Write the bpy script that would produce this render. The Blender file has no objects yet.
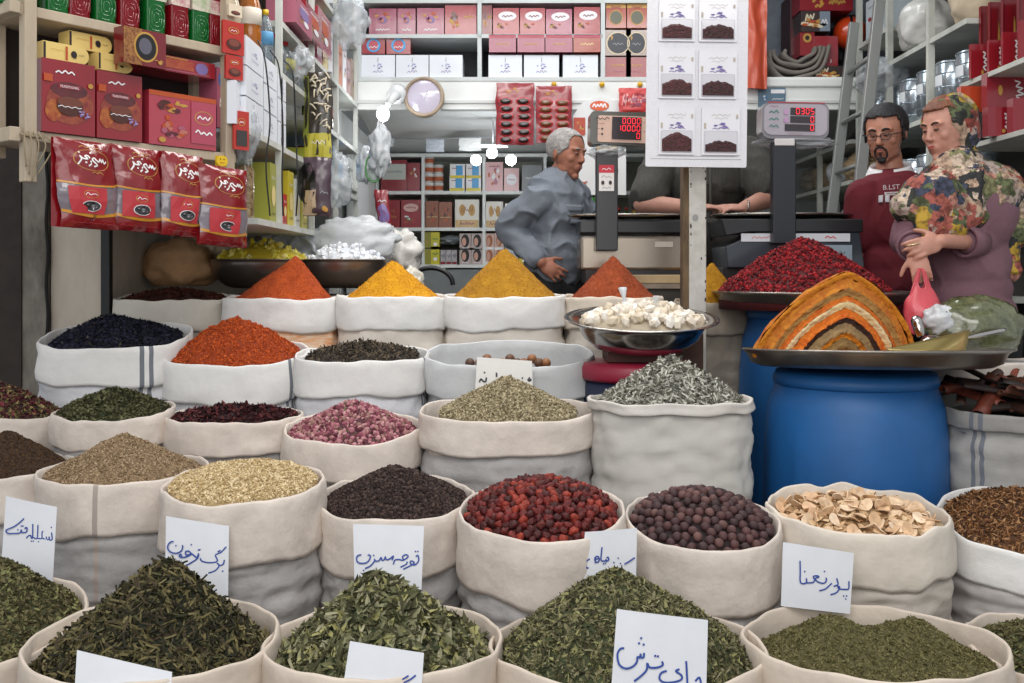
import bpy, math, random
import numpy as np
from mathutils import Vector as V, Matrix, noise as N
random.seed(7); RNG = np.random.default_rng(7)
C = bpy.context.scene.collection
F, H, HY = 1000.0, 1.1, 275.0          # focal length in pixels, camera height, horizon row
PI = math.pi
def P(px, py, Y): return V(((px-512)/F*Y, Y, H-(py-HY)/F*Y))
def lin(h):
    if isinstance(h, str):
        h = h.lstrip('#'); h = [int(h[i:i+2], 16)/255 for i in (0, 2, 4)]
    return tuple(c/12.92 if c <= .04045 else ((c+.055)/1.055)**2.4 for c in h)
MC = {}
def M(col, rough=.6, metal=0, var=0, vs=8, bump=0, bs=60, emit=0, alpha=1, trans=0, weave=0, spec=.5, stretch=None, col2=None, coat=0):
    key = (col, rough, metal, var, vs, bump, bs, emit, alpha, trans, weave, spec, stretch, col2, coat)
    if key in MC: return MC[key]
    m = bpy.data.materials.new('m_%s' % len(MC)); m.use_nodes = True
    nt = m.node_tree; b = nt.nodes['Principled BSDF']; L = nt.links
    c = lin(col)
    b.inputs['Base Color'].default_value = (*c, 1); b.inputs['Roughness'].default_value = rough
    b.inputs['Metallic'].default_value = metal; b.inputs['Specular IOR Level'].default_value = spec
    if coat: b.inputs['Coat Weight'].default_value = coat; b.inputs['Coat Roughness'].default_value = .12
    if alpha < 1: b.inputs['Alpha'].default_value = alpha
    if trans: b.inputs['Transmission Weight'].default_value = trans; b.inputs['IOR'].default_value = 1.25
    if emit: b.inputs['Emission Color'].default_value = (*c, 1); b.inputs['Emission Strength'].default_value = emit
    tc = None
    if var or bump or weave:
        tc = nt.nodes.new('ShaderNodeTexCoord'); out = tc.outputs['Object']
        if stretch:
            mp = nt.nodes.new('ShaderNodeMapping'); mp.inputs['Scale'].default_value = stretch
            L.new(out, mp.inputs[0]); out = mp.outputs[0]
    if var:
        n = nt.nodes.new('ShaderNodeTexNoise'); n.inputs['Scale'].default_value = vs; n.inputs['Detail'].default_value = 6
        n.inputs['Roughness'].default_value = .65
        L.new(out, n.inputs['Vector'])
        r = nt.nodes.new('ShaderNodeValToRGB'); L.new(n.outputs['Fac'], r.inputs[0])
        c2 = lin(col2) if col2 else tuple(x*(1-var) for x in c)
        r.color_ramp.elements[0].position = .36; r.color_ramp.elements[1].position = .64
        r.color_ramp.elements[0].color = (*c2, 1)
        r.color_ramp.elements[1].color = (*[min(1, x*(1+(0 if col2 else var*.6))) for x in c], 1)
        L.new(r.outputs[0], b.inputs['Base Color'])
    if bump or weave:
        bp = nt.nodes.new('ShaderNodeBump'); bp.inputs['Strength'].default_value = bump or .3
        bp.inputs['Distance'].default_value = .01
        n2 = nt.nodes.new('ShaderNodeTexNoise'); n2.inputs['Scale'].default_value = bs; n2.inputs['Detail'].default_value = 4
        L.new(out, n2.inputs['Vector']); L.new(n2.outputs['Fac'], bp.inputs['Height'])
        L.new(bp.outputs[0], b.inputs['Normal'])
        if weave:
            w = nt.nodes.new('ShaderNodeTexWave'); w.inputs['Scale'].default_value = weave; w.bands_direction = 'Z'
            w.inputs['Distortion'].default_value = 1.5; w.inputs['Detail'].default_value = 1
            L.new(tc.outputs['Object'], w.inputs['Vector'])
            bp2 = nt.nodes.new('ShaderNodeBump'); bp2.inputs['Strength'].default_value = .08; bp2.inputs['Distance'].default_value = .002
            L.new(w.outputs['Fac'], bp2.inputs['Height']); L.new(bp.outputs[0], bp2.inputs['Normal']); L.new(bp2.outputs[0], b.inputs['Normal'])
    MC[key] = m
    return m
ICO = None
def ico():
    global ICO
    if ICO is None:
        t = (1+5**.5)/2
        v = np.array([(-1,t,0),(1,t,0),(-1,-t,0),(1,-t,0),(0,-1,t),(0,1,t),(0,-1,-t),(0,1,-t),(t,0,-1),(t,0,1),(-t,0,-1),(-t,0,1)], float)
        v /= np.linalg.norm(v[0])
        f = [(0,11,5),(0,5,1),(0,1,7),(0,7,10),(0,10,11),(1,5,9),(5,11,4),(11,10,2),(10,7,6),(7,1,8),(3,9,4),(3,4,2),(3,2,6),(3,6,8),(3,8,9),(4,9,5),(2,4,11),(6,2,10),(8,6,7),(9,8,1)]
        ICO = (v, f)
    return ICO
class MB:
    """collects shapes (world coordinates, through self.m) and links them as ONE mesh"""
    def __init__(s, m=None): s.v = []; s.f = []; s.mi = []; s.mats = []; s.m = m or Matrix(); s.sm = []
    def mid(s, mat):
        if mat not in s.mats: s.mats.append(mat)
        return s.mats.index(mat)
    def add(s, vs, fs, mat, smooth=False):
        o = len(s.v); s.v += [tuple(s.m @ V(v)) for v in vs]
        k = s.mid(mat)
        for f in fs: s.f.append([i+o for i in f]); s.mi.append(k); s.sm.append(smooth)
        return s
    def box(s, c, d, mat, rot=None):
        x, y, z = [k/2 for k in d]; vs = [V((a*x, b*y, e*z)) for e in (-1, 1) for b in (-1, 1) for a in (-1, 1)]
        if rot is not None: vs = [rot @ v for v in vs]
        c = V(c)
        return s.add([v+c for v in vs], [(0,2,3,1),(4,5,7,6),(0,1,5,4),(2,6,7,3),(0,4,6,2),(1,3,7,5)], mat)
    def lathe(s, prof, c, mat, seg=32, sx=1, sy=1, rot=None, smooth=True):
        c = V(c); vs = []; fs = []
        for r, z in prof:
            for k in range(seg):
                a = 2*PI*k/seg; v = V((r*math.cos(a)*sx, r*math.sin(a)*sy, z))
                vs.append((rot @ v if rot is not None else v)+c)
        for j in range(len(prof)-1):
            for k in range(seg): fs.append((j*seg+k, j*seg+(k+1) % seg, (j+1)*seg+(k+1) % seg, (j+1)*seg+k))
        if prof[0][0] > 1e-6: fs.append(tuple(reversed(range(seg))))
        if prof[-1][0] > 1e-6: fs.append(tuple((len(prof)-1)*seg+k for k in range(seg)))
        return s.add(vs, fs, mat, smooth)
    def tube(s, pts, r, mat, seg=8, smooth=True):
        pts = [V(p) for p in pts]; n = len(pts); vs = []; fs = []
        rs = r if isinstance(r, (list, tuple)) else [r]*n
        ref = None
        for i, p in enumerate(pts):
            t = (pts[min(i+1, n-1)]-pts[max(i-1, 0)])
            if t.length < 1e-9: t = V((0, 0, 1))
            t.normalize()
            if ref is None: ref = V((0, 0, 1)) if abs(t.z) < .9 else V((1, 0, 0))
            a = ref - t*ref.dot(t)
            if a.length < 1e-4: a = V((1, 0, 0)).cross(t)
            a.normalize(); ref = a; b = t.cross(a)
            for k in range(seg):
                q = 2*PI*k/seg; vs.append(p+(a*math.cos(q)+b*math.sin(q))*rs[i])
        for j in range(n-1):
            for k in range(seg): fs.append((j*seg+k, j*seg+(k+1) % seg, (j+1)*seg+(k+1) % seg, (j+1)*seg+k))
        fs.append(tuple(reversed(range(seg)))); fs.append(tuple((n-1)*seg+k for k in range(seg)))
        return s.add(vs, fs, mat, smooth)
    def ell(s, c, r, mat, seg=20, rings=12, rot=None):
        r = (r, r, r) if not isinstance(r, (tuple, list)) else r
        vs = [(0, 0, -r[2])]; fs = []
        for j in range(1, rings):
            a = PI*j/rings
            for k in range(seg):
                b = 2*PI*k/seg; vs.append((math.sin(a)*math.cos(b)*r[0], math.sin(a)*math.sin(b)*r[1], -math.cos(a)*r[2]))
        vs.append((0, 0, r[2])); c = V(c)
        vs = [(rot @ V(v) if rot is not None else V(v))+c for v in vs]
        for k in range(seg):
            fs.append((0, 1+(k+1) % seg, 1+k)); b = 1+(rings-2)*seg
            fs.append((b+k, b+(k+1) % seg, len(vs)-1))
            for j in range(rings-2): a = 1+j*seg; fs.append((a+k, a+(k+1) % seg, a+seg+(k+1) % seg, a+seg+k))
        return s.add(vs, fs, mat, True)
    def cap(s, a, b, ra, rb, mat, seg=16):
        """capsule with two radii"""
        a = V(a); b = V(b); d = b-a; L = d.length
        rot = d.to_track_quat('Z', 'Y').to_matrix()
        prof = [(ra*math.sin(t), -ra*math.cos(t)) for t in [PI/2*k/5 for k in range(6)]]
        prof += [(rb*math.cos(t), L+rb*math.sin(t)) for t in [PI/2*k/5 for k in range(6)]]
        prof[0] = (0, -ra); prof[-1] = (0, L+rb)
        return s.lathe(prof, a, mat, seg, rot=rot)
    def grid(s, fn, nu, nv, mat, smooth=True):
        vs = [fn(i/nu, j/nv) for j in range(nv+1) for i in range(nu+1)]
        fs = [(j*(nu+1)+i, j*(nu+1)+i+1, (j+1)*(nu+1)+i+1, (j+1)*(nu+1)+i) for j in range(nv) for i in range(nu)]
        return s.add(vs, fs, mat, smooth)
    def ribbon(s, pts, w, mat, nrm):
        """flat pen stroke: pts on a surface, nrm = its normal"""
        pts = [V(p) for p in pts]; n = len(pts); vs = []; fs = []; nrm = V(nrm)
        for i, p in enumerate(pts):
            t = pts[min(i+1, n-1)]-pts[max(i-1, 0)]
            if t.length < 1e-9: t = V((1, 0, 0))
            b = t.normalized().cross(nrm).normalized()*w/2; vs += [p+b, p-b]
        for i in range(n-1): fs.append((2*i, 2*i+1, 2*i+3, 2*i+2))
        return s.add(vs, fs, mat)
    def raw(s, vs, fs, mids, mats):
        """numpy bulk add, fs list of equal-length index rows, mids = local material indices"""
        o = len(s.v); s.v += [tuple(v) for v in vs.tolist()] if isinstance(vs, np.ndarray) else vs
        ks = [s.mid(m) for m in mats]
        for f, k in zip((fs+o).tolist(), mids.tolist()): s.f.append(f); s.mi.append(ks[k]); s.sm.append(False)
        return s
    def build(s, name, parent=None, origin=None, bevel=0, solid=0, **props):
        me = bpy.data.meshes.new(name)
        if origin is None:
            if parent is not None: origin = wloc(parent)
            elif s.v:
                a = np.array(s.v); lo, hi = a.min(0), a.max(0); origin = V(((lo[0]+hi[0])/2, (lo[1]+hi[1])/2, lo[2]))
            else: origin = V((0, 0, 0))
        origin = V(origin)
        a = np.array(s.v)-np.array(origin)
        me.from_pydata(a.tolist(), [], s.f); 
        for m in s.mats: me.materials.append(m)
        me.polygons.foreach_set('material_index', s.mi); me.polygons.foreach_set('use_smooth', s.sm)
        me.update()
        o = bpy.data.objects.new(name, me); C.objects.link(o)
        if parent is not None: o.parent = parent; o.location = origin-wloc(parent)
        else: o.location = origin
        if bevel:
            b = o.modifiers.new('b', 'BEVEL'); b.width = bevel; b.segments = 2; b.limit_method = 'ANGLE'
        if solid:
            b = o.modifiers.new('s', 'SOLIDIFY'); b.thickness = solid; b.offset = 0
        for k, v in props.items(): o['label' if k == 'label' else k] = v
        return o
def wloc(o):
    l = V(o.location)
    while o.parent is not None: o = o.parent; l = l+V(o.location)
    return l
def tag(o, label, cat, group=None, kind=None):
    o['label'] = label; o['category'] = cat
    if group: o['group'] = group
    if kind: o['kind'] = kind
    return o
def thing(name, label, cat, loc, group=None):
    o = bpy.data.objects.new(name, None); C.objects.link(o); o.location = loc; o.empty_display_size = .05
    return tag(o, label, cat, group)
def struct(name, mb, **k):
    o = mb.build(name, **k); o['kind'] = 'structure'; return o
def copy_tree(o, parent=None, loc=None):
    c = o.copy(); C.objects.link(c)
    if parent is not None: c.parent = parent
    if loc is not None: c.location = loc
    for ch in list(o.children): copy_tree(ch, c)
    return c
def sm(t, a, b): t = min(1, max(0, (t-a)/(b-a))); return t*t*(3-2*t)
def ns(x, y, z=0): return N.noise(V((x, y, z)))
def cat(pts, n=6):
    """Catmull-Rom smoothing of a polyline"""
    pts = [V(p) for p in pts]
    if len(pts) < 3: return pts
    q = [pts[0]*2-pts[1]]+pts+[pts[-1]*2-pts[-2]]; out = []
    for i in range(1, len(q)-2):
        for k in range(n):
            t = k/n; a, b, c, d = q[i-1:i+3]
            out.append(.5*((2*b)+(c-a)*t+(2*a-5*b+4*c-d)*t*t+(3*b-a-3*c+d)*t**3))
    return out+[pts[-1]]
# ------------------------------------------------------------------ sacks
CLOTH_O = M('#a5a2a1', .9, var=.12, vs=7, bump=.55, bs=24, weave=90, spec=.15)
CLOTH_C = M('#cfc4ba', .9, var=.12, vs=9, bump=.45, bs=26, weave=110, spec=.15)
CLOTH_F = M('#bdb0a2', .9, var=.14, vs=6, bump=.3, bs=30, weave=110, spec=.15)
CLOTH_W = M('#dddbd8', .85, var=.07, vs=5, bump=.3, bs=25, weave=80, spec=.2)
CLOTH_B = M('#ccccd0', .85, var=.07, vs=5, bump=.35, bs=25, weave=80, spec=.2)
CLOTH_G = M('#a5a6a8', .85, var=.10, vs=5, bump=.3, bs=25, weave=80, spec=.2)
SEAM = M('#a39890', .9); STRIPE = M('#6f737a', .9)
class Sack: pass
def sack(px, r_px, Y, pyf, pyb, label, name='cloth_sack', ry=None, n=2.0, cuff=.12, z0=0, body=None, rim=None, cuffs=1, stripe=None, seed=0, lean=0, cat_='sack', seam=None, sag=.008, tilt_depth=None):
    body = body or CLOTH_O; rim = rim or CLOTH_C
    c = P(px, 0, Y); X = c.x; rx = r_px/F*Y; ry = ry or rx
    zf = H-(pyf-HY)/F*(Y-ry); zb = H-(pyb-HY)/F*(Y+ry)
    th = thing(name, label, cat_, (X, Y, z0))
    def rad(a): 
        return 1/((abs(math.cos(a))**n+abs(math.sin(a))**n)**(1/n))
    def rimz(a): 
        t = (math.sin(a)+1)/2
        return zf+(zb-zf)*t + sag*ns(math.cos(a)*1.6+seed*7, math.sin(a)*1.6, seed) + .6*sag*ns(math.cos(a)*4+seed, math.sin(a)*4, 9)
    seg = 112
    def ring(k, z_of, mk, rr):
        out = []
        for i in range(seg):
            a = 2*PI*i/seg; R = rad(a)*k; z = z_of(a)
            w = mk(a, z)
            out.append(V((X+(rx*R+w)*math.cos(a)+lean*(z-z0), Y+(ry*R+w)*math.sin(a), z)))
        return out
    def wr(amp, fz=26, fa=1.1):
        return lambda a, z: amp*(1.2*ns(math.cos(a)*fa+seed*3.1, math.sin(a)*fa, z*fz)+.8*ns(math.cos(a)*3+seed, math.sin(a)*3, z*7)+.9*(1-2*abs(ns(math.cos(a)*2.6, math.sin(a)*2.6+seed, z*34)))+.4*ns(math.cos(a)*10, math.sin(a)*10+seed, z*50))
    def surf(rings, mat, name, seamcols=None, smat=None, closed=False):
        mb = MB(); vs = [v for r in rings for v in r]; fs = []; fs2 = []
        for j in range(len(rings)-1):
            for i in range(seg):
                f = (j*seg+i, j*seg+(i+1) % seg, (j+1)*seg+(i+1) % seg, (j+1)*seg+i)
                (fs2 if seamcols and i in seamcols else fs).append(f)
        fs.append(tuple((len(rings)-1)*seg+k for k in range(seg)))
        mb.add(vs, fs, mat, True)
        if fs2:
            k = mb.mid(smat)
            for f in fs2: mb.f.append(f); mb.mi.append(k); mb.sm.append(True)
        return mb.build(name, th)
    cut = cuff*.96
    sc = set()
    def colof(fr): return int((fr % 1)*seg)
    if seam is not None: sc = {colof(seam)}
    st = {colof(stripe+d) for d in (0, .018)} if stripe is not None else set()
    rings = []; nb = 44
    for j in range(nb+1):
        t = j/nb
        k = .93+.07*sm(t, 0, .3)-.035*sm(t, .86, .97)
        def zo(a, t=t): return z0+(rimz(a)-cut*.8-z0)*t
        e = .0012*(j > 0)
        rings.append(ring(k*.985, zo, wr(.0085, 30, .8), 0))
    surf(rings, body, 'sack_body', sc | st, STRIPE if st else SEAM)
    # rolled cuff(s)
    for q in range(cuffs):
        top = q*cuff*.0
        rs = []
        def cb(a): return cuff*(1+.12*ns(math.cos(a)*1.3+seed*2, math.sin(a)*1.3, 3.3))
        prof = [(-.003, 1.02), (.004, 1.02), (.006, .94), (.006, .75), (.005, .5), (.004, .3), (.004, .14), (.003, .04), (0, 0), (-.003, .0), (-.006, .04), (-.008, .3), (-.012, 1.0), (-.02, 1.5)]
        for off, d in prof:
            def zo(a, d=d): return rimz(a)-cb(a)*d
            w = wr(.0045 if .1 < d < 1.03 else .003, 17)
            rs.append(ring(1.0, zo, (lambda a, z, off=off, w=w: off+w(a, z)), 0))
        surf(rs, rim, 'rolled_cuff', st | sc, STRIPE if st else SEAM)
    s = Sack(); s.X, s.Y, s.rx, s.ry, s.zf, s.zb, s.rad, s.th, s.rimz, s.n = X, Y, rx, ry, zf, zb, rad, th, rimz, n
    return s
# ------------------------------------------------------------------ heaps of loose goods
def rotmats(nrm, tilt, k):
    """random orientations whose z axis is near nrm"""
    n_ = len(nrm)
    z = nrm+RNG.normal(0, tilt, (n_, 3)); z /= np.linalg.norm(z, axis=1)[:, None]
    a = RNG.normal(0, 1, (n_, 3)); x = a-z*(a*z).sum(1)[:, None]; x /= np.linalg.norm(x, axis=1)[:, None]
    y = np.cross(z, x)
    return np.stack([x, y, z], 2)
def leaf_t():
    v = np.array([(-1, 0, 0), (-.4, .42, .10), (.4, .36, .14), (1, 0, .02), (.4, -.36, .14), (-.4, -.42, .10), (0, 0, -.06)])
    return v, [(0, 6, 1), (1, 6, 2), (2, 6, 3), (3, 6, 4), (4, 6, 5), (5, 6, 0)]
def stick_t():
    r = .16; v = np.array([(-1, r, 0), (-1, -r, 0), (-1, 0, r), (1, r, 0), (1, -r, 0), (1, 0, r*1.2), (0, r, .18), (0, -r, .18), (0, 0, .18+r)])
    return v, [(0, 1, 7), (0, 7, 6), (1, 2, 8), (1, 8, 7), (2, 0, 6), (2, 6, 8), (6, 7, 4), (6, 4, 3), (7, 8, 5), (7, 5, 4), (8, 6, 3), (8, 3, 5)]
def grain_t():
    v = np.array([(-1, 0, 0), (1, 0, 0), (0, .45, 0), (0, -.45, 0), (0, 0, .45), (0, 0, -.45)])
    return v, [(0, 2, 4), (2, 1, 4), (1, 3, 4), (3, 0, 4), (2, 0, 5), (1, 2, 5), (3, 1, 5), (0, 3, 5)]
def ball_t():
    v, f = ico(); return v*.9, f
TPL = {'leaf': leaf_t, 'stick': stick_t, 'grain': grain_t, 'ball': ball_t}
def scatter(mb, pts, nrm, kind, size, mats, w=None, tilt=.5, jit=.35, flat=1.0):
    v, f = TPL[kind](); n_ = len(pts)
    R = rotmats(nrm, tilt, n_); s = size*RNG.uniform(1-jit, 1+jit, n_)
    tv = v[None]*np.stack([s, s*RNG.uniform(.7, 1.2, n_)*flat, s*RNG.uniform(.7, 1.3, n_)], 1)[:, None, :]
    out = np.einsum('nij,nkj->nki', R, tv)+pts[:, None, :]
    K = len(v); fs = (np.array(f)[None]+(np.arange(n_)*K)[:, None, None]).reshape(-1, 3)
    mi = RNG.choice(len(mats), n_, p=w); mids = np.repeat(mi, len(f))
    mb.raw(out.reshape(-1, 3), fs, mids, mats)
def heap(s, name, label, cat_, peak, base, layers, core, dx=0, dy=0, prof=1.0, edge=.03, rough=.004, rs=.93, bumps=(), group=None, flatr=0, nf=22, smooth=True, grp=True, over=.0, kind='stuff'):
    """s: Sack (or stand-in) ; peak = photo row of the top ; edge = depth below rim ; bumps = extra (x,y,r,h) in radii
       layers = [(template, size, count, mats, weights, tilt, flat)]"""
    cz = (s.zf+s.zb)/2; zp = H-(peak-HY)/F*(s.Y+dy*s.ry)
    def hz(u, v):
        """u,v in unit disc"""
        rho = math.hypot(u, v)
        d = math.hypot(u-dx, v-dy); 
        # distance to rim from shifted centre
        t = min(1, d/max(.05, (1-.0*rho)+ (dx*u+dy*v)/max(rho, .3)*-1))
        zb_ = s.zf+(s.zb-s.zf)*((v+1)/2)-edge
        t = ((t*t+.0036)**.5-.06)/.942
        t = min(1, t)
        sh = (1-t)**prof if prof <= 1.2 else (1-t*t)**prof*.5+(1-t)*.5
        if flatr and t < flatr: sh = (1-flatr)**prof+(flatr-t)*.25
        top = zp
        z = zb_+(top-(s.zf+(s.zb-s.zf)*((dy+1)/2)-edge))*sh
        for bx, by, br, bh in bumps:
            z += bh*math.exp(-(((u-bx)**2+(v-by)**2)/(br*br)))
        z += rough*(ns(u*4+s.X*5, v*4, 1)*1.2+ns(u*nf*.7, v*nf*.7, s.X*9))
        return z
    nr, na = 40, 72
    def pos(rho, a):
        R = s.rad(a)*rs
        u, v = rho*math.cos(a), rho*math.sin(a)
        return (s.X+s.rx*R*u, s.Y+s.ry*R*v, hz(u, v))
    vs = [pos(0, 0)]; fs = []
    for j in range(1, nr+1):
        for i in range(na): vs.append(pos(j/nr, 2*PI*i/na))
    for i in range(na): fs.append((0, 1+i, 1+(i+1) % na))
    for j in range(nr-1):
        for i in range(na): a = 1+j*na; fs.append((a+i, a+na+i, a+na+(i+1) % na, a+(i+1) % na))
    # closed underside
    o = len(vs)
    for i in range(na):
        p = vs[1+(nr-1)*na+i]; vs.append((p[0], p[1], min(s.zf, s.zb)-edge-.06))
    for i in range(na): a = 1+(nr-1)*na; fs.append((a+i, o+i, o+(i+1) % na, a+(i+1) % na))
    fs.append(tuple(o+i for i in reversed(range(na))))
    mb = MB(); mb.add(vs, fs, core, smooth)
    for lay in layers:
        kind_, size, cnt, mats, w, tilt, flat = (list(lay)+[None, .5, 1.0])[:7] if len(lay) < 7 else lay
        rho = np.sqrt(RNG.uniform(0, .985, cnt)); an = RNG.uniform(0, 2*PI, cnt)
        P3 = np.zeros((cnt, 3)); NN = np.zeros((cnt, 3)); e = .02
        for i in range(cnt):
            r_, a_ = rho[i], an[i]; u, v = r_*math.cos(a_), r_*math.sin(a_)
            R = s.rad(a_)*rs; z = hz(u, v)
            P3[i] = (s.X+s.rx*R*u, s.Y+s.ry*R*v, z+size*.25*random.random())
            NN[i] = (-(hz(u+e, v)-z)/(e*s.rx), -(hz(u, v+e)-z)/(e*s.ry), 1)
        NN /= np.linalg.norm(NN, axis=1)[:, None]
        scatter(mb, P3, NN, kind_, size, mats, w, tilt, flat=flat)
    o = mb.build(name, origin=(s.X, s.Y, min(s.zf, s.zb)-edge))
    tag(o, label, cat_, group, kind)
    s.hz = hz; s.rs = rs
    return o
def berries(s, name, label, cat_, group, size, cnt, mats, cell, protos=6, squash=.85, layers=2, wrinkle=.1, mk=None, lift=.6, tilt=.6):
    """countable goods: individual objects sharing a few meshes"""
    pr = []
    for k in range(protos):
        mb = MB()
        if mk: mk(mb, k, mats[k % len(mats)])
        else:
            mb.ell((0, 0, 0), (size, size*random.uniform(.85, 1), size*squash), mats[k % len(mats)], 10, 7)
            mb.v = [tuple(V(v)*(1+wrinkle*ns(v[0]/size*1.6+k*5, v[1]/size*1.6, v[2]/size*1.6))) for v in mb.v]
        o = mb.build(name, origin=(0, 0, 0)); pr.append(o)
    used = set(); got = []
    tries = 0
    while len(got) < cnt and tries < cnt*60:
        tries += 1
        r_, a_ = math.sqrt(random.random())*.97, random.uniform(0, 2*PI); u, v = r_*math.cos(a_), r_*math.sin(a_)
        R = s.rad(a_)*s.rs; x, y = s.X+s.rx*R*u, s.Y+s.ry*R*v
        z = s.hz(u, v)+size*squash*lift
        p = V((x, y, z))
        if any((p-q).length < cell for q in got): continue
        got.append(p)
    for i, p in enumerate(got):
        if i < len(pr): o = pr[i]
        else: o = pr[i % len(pr)].copy(); C.objects.link(o)
        o.location = p; o.rotation_euler = (random.gauss(0, tilt), random.gauss(0, tilt), random.uniform(0, 6.28))
        tag(o, label, cat_, group)
    return got
def leaves(cols, rough=.8):
    out = []
    for c in cols:
        r, g, b = [int(c[i:i+2], 16) for i in (1, 3, 5)]
        if g > r and g > b: l = (r+g+b)/3; r, g, b = r*.72+l*.28+7, g*.70+l*.30-2, b*.8+l*.2     # dried, not fresh, green
        out.append(M('#%02x%02x%02x' % tuple(int(min(255, max(0, q))) for q in (r, g, b)), rough, spec=.2))
    return out
# ------------------------------------------------------------------ front row (leafy herbs)
FR = dict(body=CLOTH_F, rim=M('#c9bcae', .9, var=.10, vs=6, bump=.3, bs=30, weave=110, spec=.15))
G_FEN = leaves(['#5c6038', '#6d7045', '#474c2a', '#7c7c52', '#3b4226'])
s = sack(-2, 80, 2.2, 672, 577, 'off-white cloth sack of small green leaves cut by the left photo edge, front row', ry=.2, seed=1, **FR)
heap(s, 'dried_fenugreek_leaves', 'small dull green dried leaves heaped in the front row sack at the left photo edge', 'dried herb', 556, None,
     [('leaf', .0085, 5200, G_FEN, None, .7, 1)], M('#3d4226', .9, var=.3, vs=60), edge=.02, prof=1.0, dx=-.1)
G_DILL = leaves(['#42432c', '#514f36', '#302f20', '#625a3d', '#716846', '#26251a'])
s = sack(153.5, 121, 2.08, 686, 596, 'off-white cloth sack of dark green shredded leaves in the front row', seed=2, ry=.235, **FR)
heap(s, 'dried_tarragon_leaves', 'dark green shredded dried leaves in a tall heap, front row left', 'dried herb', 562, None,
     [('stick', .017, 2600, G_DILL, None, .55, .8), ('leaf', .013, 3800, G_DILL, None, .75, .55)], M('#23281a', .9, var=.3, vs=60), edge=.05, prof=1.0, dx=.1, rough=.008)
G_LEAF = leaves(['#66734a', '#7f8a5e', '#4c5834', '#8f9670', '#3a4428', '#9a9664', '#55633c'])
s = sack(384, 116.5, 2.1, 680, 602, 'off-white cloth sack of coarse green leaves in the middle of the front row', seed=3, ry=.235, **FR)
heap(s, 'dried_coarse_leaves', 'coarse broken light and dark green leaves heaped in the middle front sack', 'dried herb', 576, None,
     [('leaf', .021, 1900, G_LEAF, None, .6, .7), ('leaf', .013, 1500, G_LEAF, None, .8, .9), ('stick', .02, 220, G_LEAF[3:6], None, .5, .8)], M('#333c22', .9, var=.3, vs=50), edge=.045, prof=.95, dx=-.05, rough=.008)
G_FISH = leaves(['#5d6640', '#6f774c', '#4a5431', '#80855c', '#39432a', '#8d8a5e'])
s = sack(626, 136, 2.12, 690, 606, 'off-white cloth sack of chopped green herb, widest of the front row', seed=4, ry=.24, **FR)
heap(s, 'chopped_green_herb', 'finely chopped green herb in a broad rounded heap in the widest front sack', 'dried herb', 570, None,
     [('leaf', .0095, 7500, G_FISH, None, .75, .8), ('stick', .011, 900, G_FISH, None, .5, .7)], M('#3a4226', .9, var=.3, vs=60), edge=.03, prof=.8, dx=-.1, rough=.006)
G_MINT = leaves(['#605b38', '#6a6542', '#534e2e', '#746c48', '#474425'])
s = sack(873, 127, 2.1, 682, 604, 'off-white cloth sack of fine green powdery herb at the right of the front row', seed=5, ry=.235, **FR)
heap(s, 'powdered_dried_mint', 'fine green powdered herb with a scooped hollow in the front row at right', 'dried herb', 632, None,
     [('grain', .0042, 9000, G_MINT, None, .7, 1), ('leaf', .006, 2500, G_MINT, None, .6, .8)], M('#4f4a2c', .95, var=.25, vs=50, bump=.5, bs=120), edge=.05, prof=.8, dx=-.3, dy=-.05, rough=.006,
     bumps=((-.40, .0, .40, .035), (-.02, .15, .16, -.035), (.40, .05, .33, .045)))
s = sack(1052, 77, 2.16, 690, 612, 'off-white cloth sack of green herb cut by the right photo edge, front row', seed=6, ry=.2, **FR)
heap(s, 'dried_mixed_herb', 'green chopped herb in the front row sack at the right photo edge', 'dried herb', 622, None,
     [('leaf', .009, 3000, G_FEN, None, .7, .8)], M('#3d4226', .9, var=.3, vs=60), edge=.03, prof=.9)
# ------------------------------------------------------------------ second row
s = sack(6, 66, 2.85, 478, 452, 'off-white cloth sack of dark brown powder at the left edge, second row', ry=.15, seed=7)
heap(s, 'dark_brown_ground_spice', 'dark brown ground spice mounded in the sack at the left edge', 'ground spice', 431, None,
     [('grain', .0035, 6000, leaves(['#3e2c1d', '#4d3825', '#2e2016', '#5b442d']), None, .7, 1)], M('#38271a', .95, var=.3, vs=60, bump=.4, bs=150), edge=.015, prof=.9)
s = sack(124, 81, 2.76, 484, 453, 'tall off-white cloth sack of sandy brown seeds with a vertical seam, second row left', ry=.2, seed=8, seam=.755, cuff=.14)
heap(s, 'sandy_brown_seeds', 'sandy brown tiny seeds in a low cone, second row left', 'spice seeds', 434, None,
     [('grain', .0042, 9000, leaves(['#8a7358', '#9c8568', '#78634a', '#ab967a', '#64523c']), None, .7, 1)], M('#7d684e', .95, var=.2, vs=60, bump=.4, bs=150), edge=.012, prof=1.0)
s = sack(244, 78, 2.56, 504, 462, 'off-white cloth sack of pale oat-coloured seeds behind the dark shredded leaves', ry=.2, seed=9, cuff=.15)
heap(s, 'pale_golden_seeds', 'pale golden seeds filling a sack almost level, second row', 'spice seeds', 463, None,
     [('grain', .0058, 7500, leaves(['#c2ab80', '#d2be98', '#ad956b', '#dccba8', '#967f58']), None, .7, .8)], M('#a8916a', .95, var=.2, vs=60, bump=.4, bs=150), edge=.006, prof=.6)
s = sack(395.5, 78.5, 2.65, 521, 474, 'off-white cloth sack of black-brown seeds in the second row centre', ry=.2, seed=10, cuff=.14)
heap(s, 'black_brown_seeds', 'nearly black brown seeds in a mound, second row centre', 'spice seeds', 467, None,
     [('ball', .0048, 4200, leaves(['#2e2320', '#3b2e2a', '#231a18', '#4b3c36']), None, .7, 1)], M('#261c19', .95, var=.2, vs=60), edge=.02, prof=.85)
s = sack(541.5, 82, 2.5, 541, 480, 'off-white cloth sack of dried red berries in the second row', ry=.2, seed=11, cuff=.15)
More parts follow.
